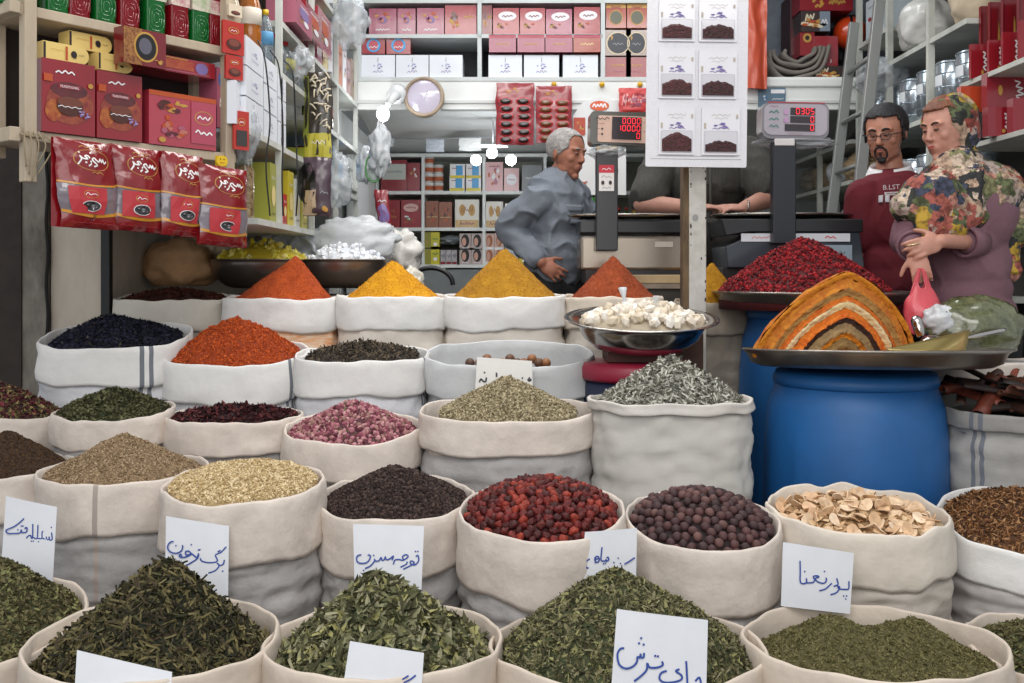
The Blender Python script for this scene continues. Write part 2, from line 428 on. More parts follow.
RED = [M(c, .6, var=.45, vs=60, spec=.35, bump=.6, bs=90) for c in ('#641a18', '#74231c', '#4c1214', '#8a3020', '#581a14', '#40100f')]
heap(s, 'dried_berry_fill', 'dark red bed of dried berries under the top layer of the red berry sack', 'dried fruit', 484, None,
     [], M('#3c1010', .8, var=.4, vs=30, bump=.8, bs=40), edge=.028, prof=.55, kind='stuff')
berries(s, 'dried_red_berry', 'shrivelled dark red dried berry heaped in the second row sack', 'dried fruit', 'dried red berries in the sack', .0125, 300, RED, .0165, squash=.75, wrinkle=.65)
s = sack(702, 75, 2.5, 552, 489, 'off-white cloth sack of round purple-brown berries in the second row', ry=.19, seed=12, cuff=.15)
BRN = [M(c, .7, var=.3, vs=30) for c in ('#432829', '#533433', '#362021', '#5f403c', '#4b2d2b', '#3e272a')]
heap(s, 'round_berry_fill', 'dark bed of round berries under the top layer of the purple-brown berry sack', 'dried fruit', 496, None,
     [], M('#221213', .8, var=.4, vs=30, bump=.8, bs=40), edge=.03, prof=.55)
berries(s, 'dried_round_berry', 'round dusty purple-brown dried berry in the second row sack', 'dried fruit', 'round purple-brown berries in the sack', .0125, 300, BRN, .0195, squash=.92, wrinkle=.16)
s = sack(857, 88, 2.56, 536, 484, 'wrinkled off-white cloth sack of pale dried slices in front of the blue barrel', ry=.2, seed=13, cuff=.13, sag=.02,
         body=M('#b5ada3', .9, var=.1, vs=5, bump=.5, bs=18, weave=90), rim=M('#d3c9bc', .9, var=.1, vs=7, bump=.4, bs=20, weave=110))
heap(s, 'dried_slice_bed', 'crushed pale dried root bits under the dried slices', 'dried goods', 505, None,
     [('leaf', .016, 500, leaves(['#c9a882', '#d8bd98', '#b8946c']), None, .5, 1)], M('#a88862', .9, var=.3, vs=30), edge=.04, prof=.7)
def slice_mk(mb, k, m):
    n_ = 12; R = .021
    vs = []; 
    for t in (0, 1):
        for i in range(n_):
            a = 2*PI*i/n_; r = R*(1+.22*ns(math.cos(a)*2+k*4, math.sin(a)*2)); x, y = r*math.cos(a), r*.72*math.sin(a)
            vs.append((x, y, .22*x*x/R+(-.12 if k % 2 else .2)*y*abs(y)/R+t*.0022))
    vs += [(0, 0, 0), (0, 0, .0022)]
    fs = [(i, (i+1) % n_, n_+(i+1) % n_, n_+i) for i in range(n_)]+[(2*n_, (i+1) % n_, i) for i in range(n_)]+[(2*n_+1, n_+i, n_+(i+1) % n_) for i in range(n_)]
    mb.add(vs, fs, m)
berries(s, 'dried_root_slice', 'thin pale cream dried slice curled in the sack before the blue barrel', 'dried slice', 'pale dried slices in the sack', .016, 120,
        [M(c, .6, var=.2, vs=40) for c in ('#d8b896', '#e6cdb0', '#c9a680', '#e0c2a0', '#d2ad88')], .014, mk=slice_mk, tilt=.55, lift=.8)
s = sack(1030, 87, 2.62, 560, 487, 'white cloth sack of shredded brown bark at the right edge, second row', ry=.2, seed=14, cuff=.1, body=M('#b5b0ad', .9, var=.08, vs=5, bump=.4, bs=18, weave=90), rim=CLOTH_W)
heap(s, 'shredded_brown_bark', 'shredded reddish brown bark chips in the right edge sack', 'dried bark', 493, None,
     [('stick', .010, 2600, leaves(['#6f4a2e', '#87603e', '#553722', '#9c7450', '#40291a']), None, .6, 1), ('leaf', .009, 1800, leaves(['#7a5233', '#93683f', '#5a3b22', '#b08a64']), None, .7, .8)], M('#4a3020', .9, var=.3, vs=60), edge=.015, prof=.8)
# ------------------------------------------------------------------ third row
s = sack(0, 63, 3.22, 421, 406, 'off-white cloth sack of mixed red and green petals at the left edge, third row', ry=.15, seed=15)
heap(s, 'mixed_dried_petals', 'mixed dark red, green and cream dried petals at the left edge', 'dried flowers', 384, None,
     [('leaf', .010, 3600, leaves(['#4a2228', '#5e2c30', '#6e6a44', '#99855c', '#33191e', '#7a3c40', '#4e5232']), None, .7, .8)], M('#331c1e', .9, var=.3, vs=60), edge=.01, prof=.8)
s = sack(114, 58, 3.1, 420, 399, 'off-white cloth sack of small green leaf flakes in the third row', ry=.15, seed=16, cuff=.09)
heap(s, 'green_leaf_flakes', 'dark green dried leaf flakes in a low mound, third row left', 'dried herb', 389, None,
     [('leaf', .010, 3600, leaves(['#46522f', '#58643c', '#36401f', '#6b764a', '#2a3320']), None, .7, .8)], M('#2c341c', .9, var=.3, vs=60), edge=.008, prof=.8)
s = sack(235, 67, 3.12, 423, 406, 'off-white cloth sack of dark red petals in the third row', ry=.16, seed=17, cuff=.1)
heap(s, 'dark_red_petals', 'dark wine-red dried petals, third row', 'dried flowers', 406, None,
     [('leaf', .013, 1500, leaves(['#3b1c20', '#552628', '#2a1417', '#6a3a38', '#1e1012']), None, .7, .8)], M('#2a1416', .9, var=.3, vs=60), edge=.012, prof=.7, rough=.006)
s = sack(353, 68, 3.0, 444, 411, 'off-white cloth sack of pink rosebuds, tilted to the left, third row', ry=.15, seed=18, cuff=.11)
heap(s, 'dried_rosebuds', 'pale pink and mauve dried rosebuds in a mound, third row', 'dried flowers', 402, None,
     [('ball', .0085, 1300, leaves(['#8f5560', '#a86f78', '#7a424e', '#b98a8c', '#96726a', '#5c3038']), None, .7, .8), ('leaf', .009, 1200, leaves(['#9a6068', '#b47f84', '#6e6a4a', '#c49a96']), None, .8, .8)], M('#57303a', .9, var=.3, vs=60), edge=.02, prof=.9)
s = sack(508, 86, 3.02, 421, 397, 'wide off-white cloth sack of grey-green seeds with a writing card behind it', ry=.2, seed=19, cuff=.1, n=2.5)
heap(s, 'grey_green_seeds', 'grey-green dried seeds in a pointed heap before the white card', 'dried herb', 377, None,
     [('grain', .0065, 7000, leaves(['#94886c', '#a89b7c', '#7a6f54', '#b8ac90', '#645a44']), None, .7, .8)], M('#786d52', .9, var=.3, vs=60), edge=.01, prof=1.0, rs=.8)
s = sack(670, 80, 2.96, 404, 392, 'tall straight light grey cloth sack of silvery leaves beside the blue barrel', ry=.19, seed=20, cuff=.03, n=2.3,
         body=M('#bdbab4', .9, var=.06, vs=4, bump=.15, bs=24, weave=90), rim=M('#c6c1ba', .9, var=.1, vs=7, bump=.25, bs=30, weave=110))
heap(s, 'silvery_dried_leaves', 'silvery grey-green curled dried leaves in a tall heap below the steel bowl', 'dried herb', 359, None,
     [('stick', .016, 1900, leaves(['#9c9a90', '#b2b0a4', '#7d7b70', '#c2c0b6', '#626056']), None, .7, 1), ('leaf', .014, 1300, leaves(['#a3a198', '#b6b4aa', '#85837a', '#716f66']), None, .8, .6)], M('#55554a', .9, var=.3, vs=60), edge=.012, prof=.95, rs=.86, rough=.008)
# ------------------------------------------------------------------ fourth row
WH = dict(body=CLOTH_B, rim=CLOTH_W)
s = sack(117, 69, 3.53, 349, 322, 'white woven sack with grey stripes holding black dried flowers', ry=.185, seed=21, n=3, cuff=.13, stripe=.84, **WH)
heap(s, 'black_dried_flowers', 'blue-black dried flowers heaped in the striped white sack', 'dried flowers', 316, None,
     [('leaf', .012, 2600, leaves(['#1d1e2b', '#28293a', '#12131c', '#383848', '#4e5240']), [.3, .28, .3, .08, .04], .8, .8), ('ball', .007, 900, leaves(['#1a1b26', '#262738']), None, .7, 1)], M('#101119', .9), edge=.02, prof=.9, rs=.88, dx=-.12)
s = sack(236, 71, 3.5, 366, 338, 'white woven sack of coarse orange powder in the fourth row', ry=.17, seed=22, n=2.4, cuff=.13, stripe=.90, **WH)
heap(s, 'coarse_orange_spice', 'coarse orange-red ground spice in a rough heap, fourth row', 'ground spice', 317, None,
     [('grain', .0052, 6500, leaves(['#9e4016', '#b54c1c', '#8a3512', '#c65e2a']), None, .7, 1)], M('#963c14', .95, var=.25, vs=40, bump=.6, bs=80, col2='#7c2c0c'), edge=.02, prof=.85, rough=.010, rs=.9)
s = sack(363, 65, 3.45, 362, 345, 'white woven sack of dark curly dried petals in the fourth row', ry=.17, seed=23, n=2.8, cuff=.12, stripe=.93, seam=None, **WH)
heap(s, 'dark_curled_petals', 'dark grey-brown curled dried petals, fourth row', 'dried flowers', 343, None,
     [('stick', .012, 1500, leaves(['#3a332c', '#4d443a', '#2a251f', '#655847']), None, .7, 1)], M('#2c2621', .9), edge=.012, prof=.8, rs=.85)
s = sack(510, 83, 3.43, 366, 341, 'pale grey cloth sack of nutmegs behind the white card, fourth row', ry=.17, seed=24, n=3, cuff=.12, body=M('#b0b2b4', .85, var=.08, vs=5, bump=.3, bs=20, weave=80), rim=M('#c0c2c3', .85, var=.08, vs=5, bump=.3, bs=20, weave=80))
s.rs = .9; s.hz = lambda u, v: s.zf+(s.zb-s.zf)*((v+1)/2)-.035
mb = MB(); mb.lathe([(0, -.1), (s.rx*.85, -.1), (s.rx*.85, 0), (0, 0)], (s.X, s.Y, s.zf-.036), M('#57402e', .9, var=.4, vs=20, bump=.6, bs=30), 40, sy=s.ry/s.rx)
tag(mb.build('nutmeg_fill'), 'brown bed of nutmegs low inside the pale grey sack', 'nutmegs', kind='stuff')
NUT = [M(c, .6, var=.35, vs=20) for c in ('#8a5a3c', '#6b4a36', '#9c6a44', '#5d4436')]
for i, (px, py) in enumerate(((480, 356), (493, 357), (502, 355), (517, 357), (524, 356), (539, 356), (546, 355), (470, 357), (487, 354), (510, 354), (532, 354))):
    o = MB().ell((0, 0, 0), (.017, .017, .021), NUT[i % 4], 14, 10).build('nutmeg', origin=(0, 0, 0))
    o.location = P(px, py, 3.43+(.05 if i > 7 else -.0)); o.location.z = s.zf-.052+.017+(.030 if i <= 7 else .040)
    o.rotation_euler = (1.3, random.uniform(-1, 1), 0); tag(o, 'brown whole nutmeg in the pale grey sack', 'nutmeg', 'nutmegs in the pale grey sack')
# ------------------------------------------------------------------ fifth row: pointed powder cones
PW = dict(cuff=.12, n=3.2)
def powder(c, c2): return M(c, .95, var=.3, vs=22, bump=.5, bs=160, col2=c2)
WARM = M('#d8cfc4', .9, var=.1, vs=5, bump=.3, bs=22, weave=80)
s = sack(174, 54, 3.88, 301, 293, 'off-white cloth sack of dark red-brown spice under the brown paper bag', ry=.14, seed=25, body=M('#b9b4ac', .9, var=.1, vs=5, bump=.3, bs=22, weave=80), rim=M('#c9c3b8', .9, var=.1, vs=5, bump=.3, bs=22, weave=80), **PW)
heap(s, 'dark_red_brown_flakes', 'dark red-brown flaked spice in the sack left of the orange cone', 'spice', 289, None,
     [('leaf', .011, 1500, leaves(['#3c1c15', '#532a1e', '#2b130e']), None, .7, .8)], M('#32160f', .9), edge=.01, prof=.7, rs=.9)
def cone(px, w, py, rim_py, peak, name, label, slabel, col, col2, body, rimc, seed, ry=.16, half=None, Y=3.86, adx=0):
    s = sack(px, w, Y, rim_py, rim_py-4, slabel, ry=ry, seed=seed, body=body, rim=rimc, **PW)
    t = Sack(); t.X, t.Y, t.rx, t.ry, t.n = s.X, s.Y, s.rx*.9, s.ry*.98, 2; t.rad = lambda a: 1; t.zf = s.zf; t.zb = s.zb
    heap(t, name, label, 'ground spice', peak, None, [('grain', .003, 2600, [M(col, .95), M(col2, .95)], None, .7, 1)], powder(col, col2), edge=.004, prof=1.06, rs=.94, rough=.005, dx=adx)
    return s
cone(284, 56, 297, 299, 256, 'orange_chilli_powder', 'bright orange-red powder shaped into a cone beside the dark metal bowls', 'woven sack stained orange under the orange-red powder cone', '#b04a12', '#94380c',
     M('#d99a66', .9, var=.35, vs=14, bump=.3, bs=22, weave=80, stretch=(1, 1, 5), col2='#e6d3bd'), CLOTH_W, 26, adx=.25)
cone(393, 53, 295, 297, 261, 'yellow_turmeric_powder', 'bright yellow powder shaped into a cone, the yellowest of the cones', 'white sack with yellow powder stains under the yellow cone', '#d1960a', '#bd8004', WARM, CLOTH_W, 27)
cone(505, 60, 293, 297, 249, 'golden_curry_powder', 'golden brown-yellow powder cone in front of the man in grey shirt', 'white sack with a vertical seam under the golden powder cone', '#b07f18', '#976810', WARM, CLOTH_W, 28)
cone(613, 48, 295, 298, 256, 'rust_paprika_powder', 'rust-red powder cone behind the steel bowl', 'cream cloth sack under the rust-red cone, behind the steel bowl', '#96431c', '#7d3413', WARM, M('#d2c6b6', .9, var=.1, vs=5, bump=.3, bs=22, weave=80), 29)
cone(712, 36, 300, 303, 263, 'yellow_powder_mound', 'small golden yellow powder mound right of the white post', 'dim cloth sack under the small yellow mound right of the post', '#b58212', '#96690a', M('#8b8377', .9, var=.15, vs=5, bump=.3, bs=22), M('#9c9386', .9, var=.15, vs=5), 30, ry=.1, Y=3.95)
# ------------------------------------------------------------------ right side: bark sack and the sack with a bag on it
s = sack(1022, 80, 3.02, 417, 393, 'grey-white woven sack with black stripes holding dark bark pieces, right edge', ry=.19, seed=31, n=2.5, cuff=.05, stripe=.60,
         body=M('#a3a09c', .85, var=.15, vs=5, bump=.5, bs=14, weave=80), rim=M('#96938f', .85, var=.15, vs=5, bump=.4, bs=20))
mb = MB(); mb.lathe([(0, -.1), (s.rx*.9, -.1), (s.rx*.9, 0), (0, .03)], (s.X, s.Y, s.zf-.03), M('#1d1310', .9, var=.4, vs=20, bump=.8, bs=20), 40, sy=s.ry/s.rx)
tag(mb.build('bark_crumbs'), 'dark bark crumbs below the bark pieces in the right sack', 'dried bark', kind='stuff')
BK = [M(c, .55, var=.4, vs=20) for c in ('#3a221a', '#4b2c1f', '#2b1914', '#5c3526', '#6f3222', '#23150f')]
for i in range(46):
    a = random.uniform(0, 6.28); r_ = math.sqrt(random.random())*.9
    L = random.uniform(.06, .12); w = random.uniform(.012, .022); mb = MB(); cv = random.uniform(.6, 1.4)
    def f(u, v, L=L, w=w, cv=cv): t = (v-.5)*PI*cv; return V(((u-.5)*2*L, w*math.sin(t), w*(math.cos(t)-.3)*(1+.1*math.sin(u*9))))
    mb.grid(f, 6, 6, BK[i % 6])
    o = mb.build('cinnamon_bark', origin=(0, 0, 0), solid=.003)
    o.location = (s.X+s.rx*.8*r_*math.cos(a), s.Y+s.ry*.85*r_*math.sin(a), s.zf+.002+.06*(1-r_)+.0012*i)
    o.rotation_euler = (random.gauss(0, .5), random.gauss(0, .22), random.uniform(0, 3.14)); tag(o, 'dark reddish brown curled bark piece in the striped grey sack', 'bark piece', 'bark pieces in the striped grey sack')
# ------------------------------------------------------------------ handwritten cards
INK = M('#23418f', .6); INKK = M('#2c2f3a', .6)
def card(corners, Yt, Yb, label, crop, sc, strokes, ink=INK, w=.0032, col='#d3d5da', name='price_card', group=None, curl=.006):
    """corners in photo pixels (tl, tr, br, bl); strokes traced in a zoom crop (ox,oy), scale sc"""
    tl, tr, br, bl = corners
    A, B, Cc, D = P(*tl, Yt), P(*tr, Yt), P(*br, Yb), P(*bl, Yb)
    n = (B-A).cross(D-A).normalized()
    if n.y > 0: n = -n
    mb = MB(); m = M(col, .7, var=.05, vs=6)
    def f(u, v): return A.lerp(B, u).lerp(D.lerp(Cc, u), v)+n*(curl*math.sin(u*PI)*(.4+.6*(1-v)))
    def g(u, v): return f(u, v)-n*.0012
    mb.grid(f, 8, 6, m); mb.grid(g, 8, 6, m)
    root = mb.build(name, origin=(D+Cc)/2); tag(root, label, 'price card', group)
    if strokes:
        mk = MB(); o = V((0, 0, H)); o = V((0, 0, H))
        for st in strokes:
            pts = []
            for x, y in st:
                px, py = crop[0]+x/sc, crop[1]+y/sc
                d = P(px, py, 1)-o
                t = n.dot(A-o)/n.dot(d); p = o+d*t
                pu = min(1, max(0, (p-A).dot((B-A).normalized())/(B-A).length)); pv = min(1, max(0, (p-A).dot((D-A).normalized())/(D-A).length))
                pts.append(p+n*(curl*math.sin(pu*PI)*(.4+.6*(1-min(1, pv)))+.0024))
            if len(pts) == 1: pts = [pts[0]-V((w*.5, 0, 0)), pts[0]+V((w*.5, 0, 0))]
            mk.ribbon(cat(pts, 4), w, ink, n)
        mk.build('handwriting', root)
    return root
card(((6, 496), (57, 507), (52, 592), (0, 583)), 2.42, 2.38, 'white card with two blue handwritten words standing in the left edge green herb sack', (0, 490), 6.2, [
    [(157, 175), (130, 200), (95, 225), (60, 240), (42, 250), (55, 268), (95, 268), (130, 265), (140, 245), (142, 262), (160, 262), (172, 258), (175, 235), (165, 232), (163, 242)], [(118, 245)], [(140, 222)], [(150, 222)],
    [(170, 298), (180, 285), (195, 280), (200, 295), (208, 292), (210, 210)], [(210, 292), (235, 298), (241, 215)], [(237, 298), (262, 300), (265, 262), (272, 255)], [(265, 298), (285, 305), (290, 290), (292, 306), (305, 305), (307, 288), (310, 308), (325, 305), (322, 262)], [(320, 232)], [(200, 316)], [(212, 316)], [(243, 320)]], w=.003)
card(((166, 516), (229, 526), (228, 602), (165, 592)), 2.34, 2.30, 'white card with three blue handwritten words behind the dark shredded heap', (160, 510), 7.59, [
    [(108, 238), (80, 245), (62, 275), (70, 305), (100, 325), (140, 325), (170, 305), (178, 275), (172, 268)], [(126, 270)],
    [(235, 335), (205, 340), (200, 315), (225, 312), (240, 335), (200, 355), (165, 358), (150, 345), (165, 335), (170, 362)], [(243, 262)],
    [(245, 330), (270, 350), (285, 360), (298, 330), (290, 365), (240, 400), (205, 418)], [(297, 302)], [(308, 300)],
    [(310, 365), (320, 385), (360, 398), (410, 398), (438, 385), (432, 365), (425, 340), (465, 320), (505, 278)], [(440, 318), (462, 305)],
    [(490, 378), (482, 410), (455, 420), (435, 400), (450, 425), (420, 460), (370, 478)], [(478, 463)]])
card(((353, 524), (424, 526), (421, 602), (355, 602)), 2.33, 2.28, 'white card with two blue handwritten words behind the coarse green leaf heap', (345, 515), 7.19, [
    [(118, 285), (90, 295), (85, 325), (105, 345), (150, 345), (175, 325), (185, 295), (165, 285)], [(145, 385), (185, 365), (215, 330), (212, 315)], [(208, 290)], [(135, 398)],
    [(215, 330), (245, 330), (262, 305), (268, 325), (285, 320), (292, 300), (298, 320), (320, 318), (350, 295), (340, 325)],
    [(350, 355), (360, 325), (390, 320), (420, 325), (455, 300), (440, 285), (415, 300), (425, 325)], [(400, 375), (440, 355), (450, 335)], [(420, 390), (470, 365), (500, 345), (478, 330), (470, 345), (500, 360), (530, 330), (525, 290), (510, 300)], [(508, 262)], [(525, 262)]])
card(((585, 532), (637, 528), (636, 585), (580, 590)), 2.33, 2.31, 'white card with blue handwriting half hidden behind the widest green heap', (575, 520), 11.39, [
    [(168, 440), (130, 470), (118, 515), (135, 545), (155, 540)], [(232, 490), (225, 430), (255, 410), (275, 440), (262, 475), (230, 475), (240, 440), (262, 440)],
    [(305, 305), (298, 380), (296, 455), (340, 462), (350, 445), (355, 465), (380, 450), (375, 420), (355, 425)], [(345, 488)], [(325, 495)], [(490, 430)], [(440, 480)], [(515, 490)], [(560, 500), (620, 465), (680, 425)]])
card(((617, 609), (708, 620), (706, 700), (611, 692)), 1.93, 1.90, 'large white card with two blue handwritten words standing before the widest green heap', (600, 600), 8.225, [
    [(197, 393), (165, 400), (142, 445), (155, 525), (205, 560), (265, 545), (300, 505), (305, 465), (325, 470), (330, 440), (335, 468), (355, 465), (358, 430)], [(318, 352)], [(355, 362)], [(335, 310)],
    [(278, 665), (335, 620), (380, 570), (385, 515), (405, 550), (470, 550), (512, 530), (505, 500)], [(450, 455)], [(472, 458)],
    [(545, 578), (500, 595), (485, 640), (520, 672), (600, 672), (665, 650), (665, 615), (620, 580), (650, 565)], [(705, 498), (710, 580), (716, 690)], [(780, 665), (815, 635), (830, 690)]], w=.0038)
card(((783, 542), (854, 553), (850, 614), (781, 606)), 2.33, 2.30, 'white card with two blue handwritten words behind the fine green powder', (775, 535), 8.03, [
    [(195, 205), (197, 290), (200, 380), (245, 382), (245, 345)], [(232, 290)], [(245, 382), (300, 378), (320, 345), (345, 335), (330, 325), (300, 335), (340, 375), (385, 385), (405, 365), (403, 340)], [(390, 290)],
    [(350, 445), (400, 430), (450, 385)], [(465, 410), (500, 395), (490, 345)], [(440, 478), (490, 460), (515, 420), (500, 410), (510, 430), (560, 435), (588, 430), (590, 370)], [(548, 488)], [(572, 488)], [(565, 512)]])
card(((477, 357), (532, 361), (533, 394), (475, 393)), 3.22, 3.21, 'white card with black marks standing in front of the nutmeg sack', (465, 350), 12.8, [
    [(183, 410), (205, 370), (235, 400), (265, 400), (275, 350)], [(250, 288)], [(403, 290), (405, 345)], [(735, 360)], [(800, 375), (830, 395), (845, 375), (810, 400)], [(830, 350), (815, 370)]], ink=INKK, w=.005, col='#e6e4e0', curl=.004)
card(((350, 641), (424, 653), (420, 710), (341, 700)), 1.89, 1.86, 'white card cut by the bottom photo edge before the coarse leaf heap', (335, 630), 10.24, [
    [(690, 505), (755, 465)], [(640, 580), (700, 540), (770, 505), (828, 462)], [(425, 530), (420, 570)]])
card(((77, 650), (172, 672), (170, 712), (74, 700)), 1.87, 1.84, 'white blank card cut by the bottom photo edge at left', (0, 0), 1, [])
# ------------------------------------------------------------------ the shop shell
def slab(name, lo, hi, mat, bevel=0):
    mb = MB(); c = [(a+b)/2 for a, b in zip(lo, hi)]; mb.box(c, [b-a for a, b in zip(lo, hi)], mat); return struct(name, mb, bevel=bevel)
PLAS = M('#c9cdcd', .8, var=.10, vs=2.2, bump=.15, bs=9); PLASW = M('#e2e4e2', .7, var=.05, vs=3)
STONE = M('#c2b7a8', .55, var=.18, vs=5, bump=.1, bs=12, stretch=(1, 1, .35)); SHELF = M('#c9ccca', .5, var=.10, vs=4)
slab('floor', (-3.2, -.5, -.06), (3.6, 7.9, 0), M('#5e5a55', .5, var=.2, vs=3))
slab('ceiling', (-2.2, 2.75, 3.2), (2.7, 6.3, 3.26), PLAS)
slab('wall_left', (-1.63, 3.83, 0), (-1.57, 7.9, 3.2), STONE)
slab('wall_back', (-1.6, 7.72, 0), (2.7, 7.8, 3.2), M('#aeb3b3', .8, var=.1, vs=2))
slab('wall_right', (2.45, 3.2, 0), (2.52, 7.8, 3.2), PLAS)
mb = MB()   # facing stone slab left of the shop mouth
mb.box((-1.665, 3.87, 1.6), (.21, .06, 3.2), STONE)
struct('wall_left_front', mb)
mb = MB(); mb.box((-1.82, 3.86, 1.6), (.09, .10, 3.2), M('#8b857c', .8, var=.5, vs=9, bump=.5, bs=14, col2='#5a544c', stretch=(1, 1, .4)))
mb.box((-1.93, 3.84, 1.6), (.13, .08, 3.2), M('#2f2723', .8, var=.4, vs=7, bump=.4, bs=20))
pts = [V((-1.771+.004*math.sin(k*1.3), 3.81, .4+k*.05)) for k in range(46)]
mb.tube(pts, .007, M('#1d1a18', .9), 6)
struct('pillar_left', mb)
mb = MB(); mb.box((-2.35, 3.9, 1.6), (.75, .05, 3.2), M('#37302b', .8, var=.3, vs=5)); struct('wall_left_outer', mb)
mb = MB(); mb.box((-1.552, 3.83, 1.0), (.035, .035, 2.0), M('#121214', .5)); tag(mb.build('metal_pole', bevel=.004), 'thin black vertical pole in the corner of the stone wall at left', 'pole')
# alcove, header beam, upper mezzanine shelf unit
slab('wall_alcove_left', (-1.06, 5.8, 0), (-1.0, 7.72, 2.06), PLASW)
mb = MB()     # curved alcove ceiling
def al(u, v): return V((-1.0+3.45*u, 5.84+1.88*v, 2.075+.10*math.sin(PI*min(1, v*1.15+.0))-.07*v))
mb.grid(al, 4, 14, PLASW); mb.grid(lambda u, v: al(u, v)+V((0, 0, .02)), 4, 14, PLASW); struct('ceiling_alcove', mb)
mb = MB(); mb.box((.72, 5.83, 2.155), (3.46, .05, .19), PLASW); mb.box((.72, 5.802, 2.105), (3.46, .012, .02), M('#cfd0ce', .7))
struct('trim_1', mb, bevel=.003)
SU = M('#c3c8c8', .55, var=.08, vs=4)
YU = 5.8
def X(px, Y): return (px-512)/F*Y
def Z(py, Y): return H-(py-HY)/F*Y
th = thing('wall_shelf_unit', 'grey-white upper shelf unit across the back above the beam', 'shelf', (-.3, YU+.2, 2.25))
for i, py in enumerate((79, 36, 1, -30)):
    xe = 603 if py == 36 else 652
    MB().box(((X(358, YU)+X(xe, YU))/2, YU+.18, Z(py, YU)-.0), (X(xe, YU)-X(358, YU), .36, .022), SU).build('shelf_board', th)
for px in (359, 479.5, 603, 652):
    MB().box((X(px, YU), YU+.175, 2.6), (.024, .35, .72), SU).build('upright', th)
MB().box(((X(358, YU)+X(652, YU))/2, YU+.37, 2.6), (X(652, YU)-X(358, YU), .02, .72), M('#4a4d50', .8)).build('back_panel', th)
# recess at the upper right (cloth, helmet, red boxes)
slab('trim_2', (X(652, YU), YU, 2.25), (X(760, YU), YU+.5, 2.29), PLASW)
mb = MB(); mb.box(((X(746, YU)+X(850, YU))/2+.1, YU+.25, 2.215), (.85, .52, .05), PLASW)
struct('trim_3', mb, bevel=.008)
mb = MB(); mb.box((1.9, 6.35, 2.75), (1.5, .05, 1.1), M('#7f8794', .8, var=.25, vs=3, col2='#5b6068')); struct('wall_recess', mb)
mb = MB(); mb.box((1.18, 6.08, 2.75), (.06, .5, 1.0), M('#8b93a0', .8, var=.15, vs=3)); struct('wall_recess_side', mb)
# lower back shelves
YB = 7.3
BS = M('#dfe3e0', .5, var=.05, vs=4)
th = thing('back_shelf_unit', 'white open shelf unit at the very back of the shop behind the man in grey', 'shelf', (-.1, YB+.1, 0))
x0, x1 = X(376, YB), X(672, YB); BZ = [Z(p, YB) for p in (153.5, 191, 227.5, 264.5)]
for z in BZ: MB().box(((x0+x1)/2, YB+.17, z-.012), (x1-x0, .34, .024), BS).build('shelf_board', th)
for px in (377, 423, 484, 545, 607, 670): MB().box((X(px, YB), YB+.17, (BZ[0]+BZ[3])/2), (.022, .345, BZ[0]-BZ[3]), BS).build('upright', th)
MB().box(((x0+x1)/2, YB+.35, 1.0), (x1-x0, .02, 2.0), M('#8f8f84', .8, var=.2, vs=3)).build('back_panel', th)
MB().box(((x0+x1)/2, YB+.16, .57), (x1-x0, .3, 1.14), M('#7e8384', .7, var=.15, vs=3)).build('base_cabinet', th)
mb = MB(); mb.box((-.94, 6.1, .95), (.06, .5, 1.9), M('#dfe3e4', .4)); tag(mb.build('partition_board', bevel=.01), 'white upright panel beside the back shelves at left', 'panel')
# white post
mb = MB(); WP = M('#c9c8c3', .65, var=.10, vs=8, bump=.3, bs=14, col2='#a9a59c')
mb.box((X(697.5, 3.65), 3.68, 1.6), (.062, .075, 3.2), WP)
post = mb; post_o = struct('column_1', mb, bevel=.004)
mb = MB(); mb.box((X(686.5, 3.65)+.002, 3.69, 1.6), (.026, .075, 3.2), M('#6f5a41', .85, var=.5, vs=16, bump=.6, bs=40, col2='#33281d', stretch=(1, 1, .3)))
struct('column_2', mb, bevel=.003)
mb = MB()
for k in range(26):
    z = random.uniform(.9, 1.75); x = X(random.choice([690.5, 690.5, 705, 698+random.uniform(-6, 6)]), 3.65)
    n_ = 7; a0 = random.random(); r = random.uniform(.002, .0065)
    vs = [(x+r*random.uniform(.5, 1)*math.cos(a0+2*PI*i/n_)*.8, 3.6415, z+r*1.5*random.uniform(.6, 1)*math.sin(a0+2*PI*i/n_)) for i in range(n_)]
    mb.add(vs, [tuple(range(n_))], M('#3a332c', .8))
mb.add([(X(695, 3.65)+.011*math.cos(2*PI*i/14), 3.6410, Z(218, 3.65)+.013*math.sin(2*PI*i/14)) for i in range(14)], [tuple(range(14))], M('#8e8e8c', .7))
struct('column_3', mb)
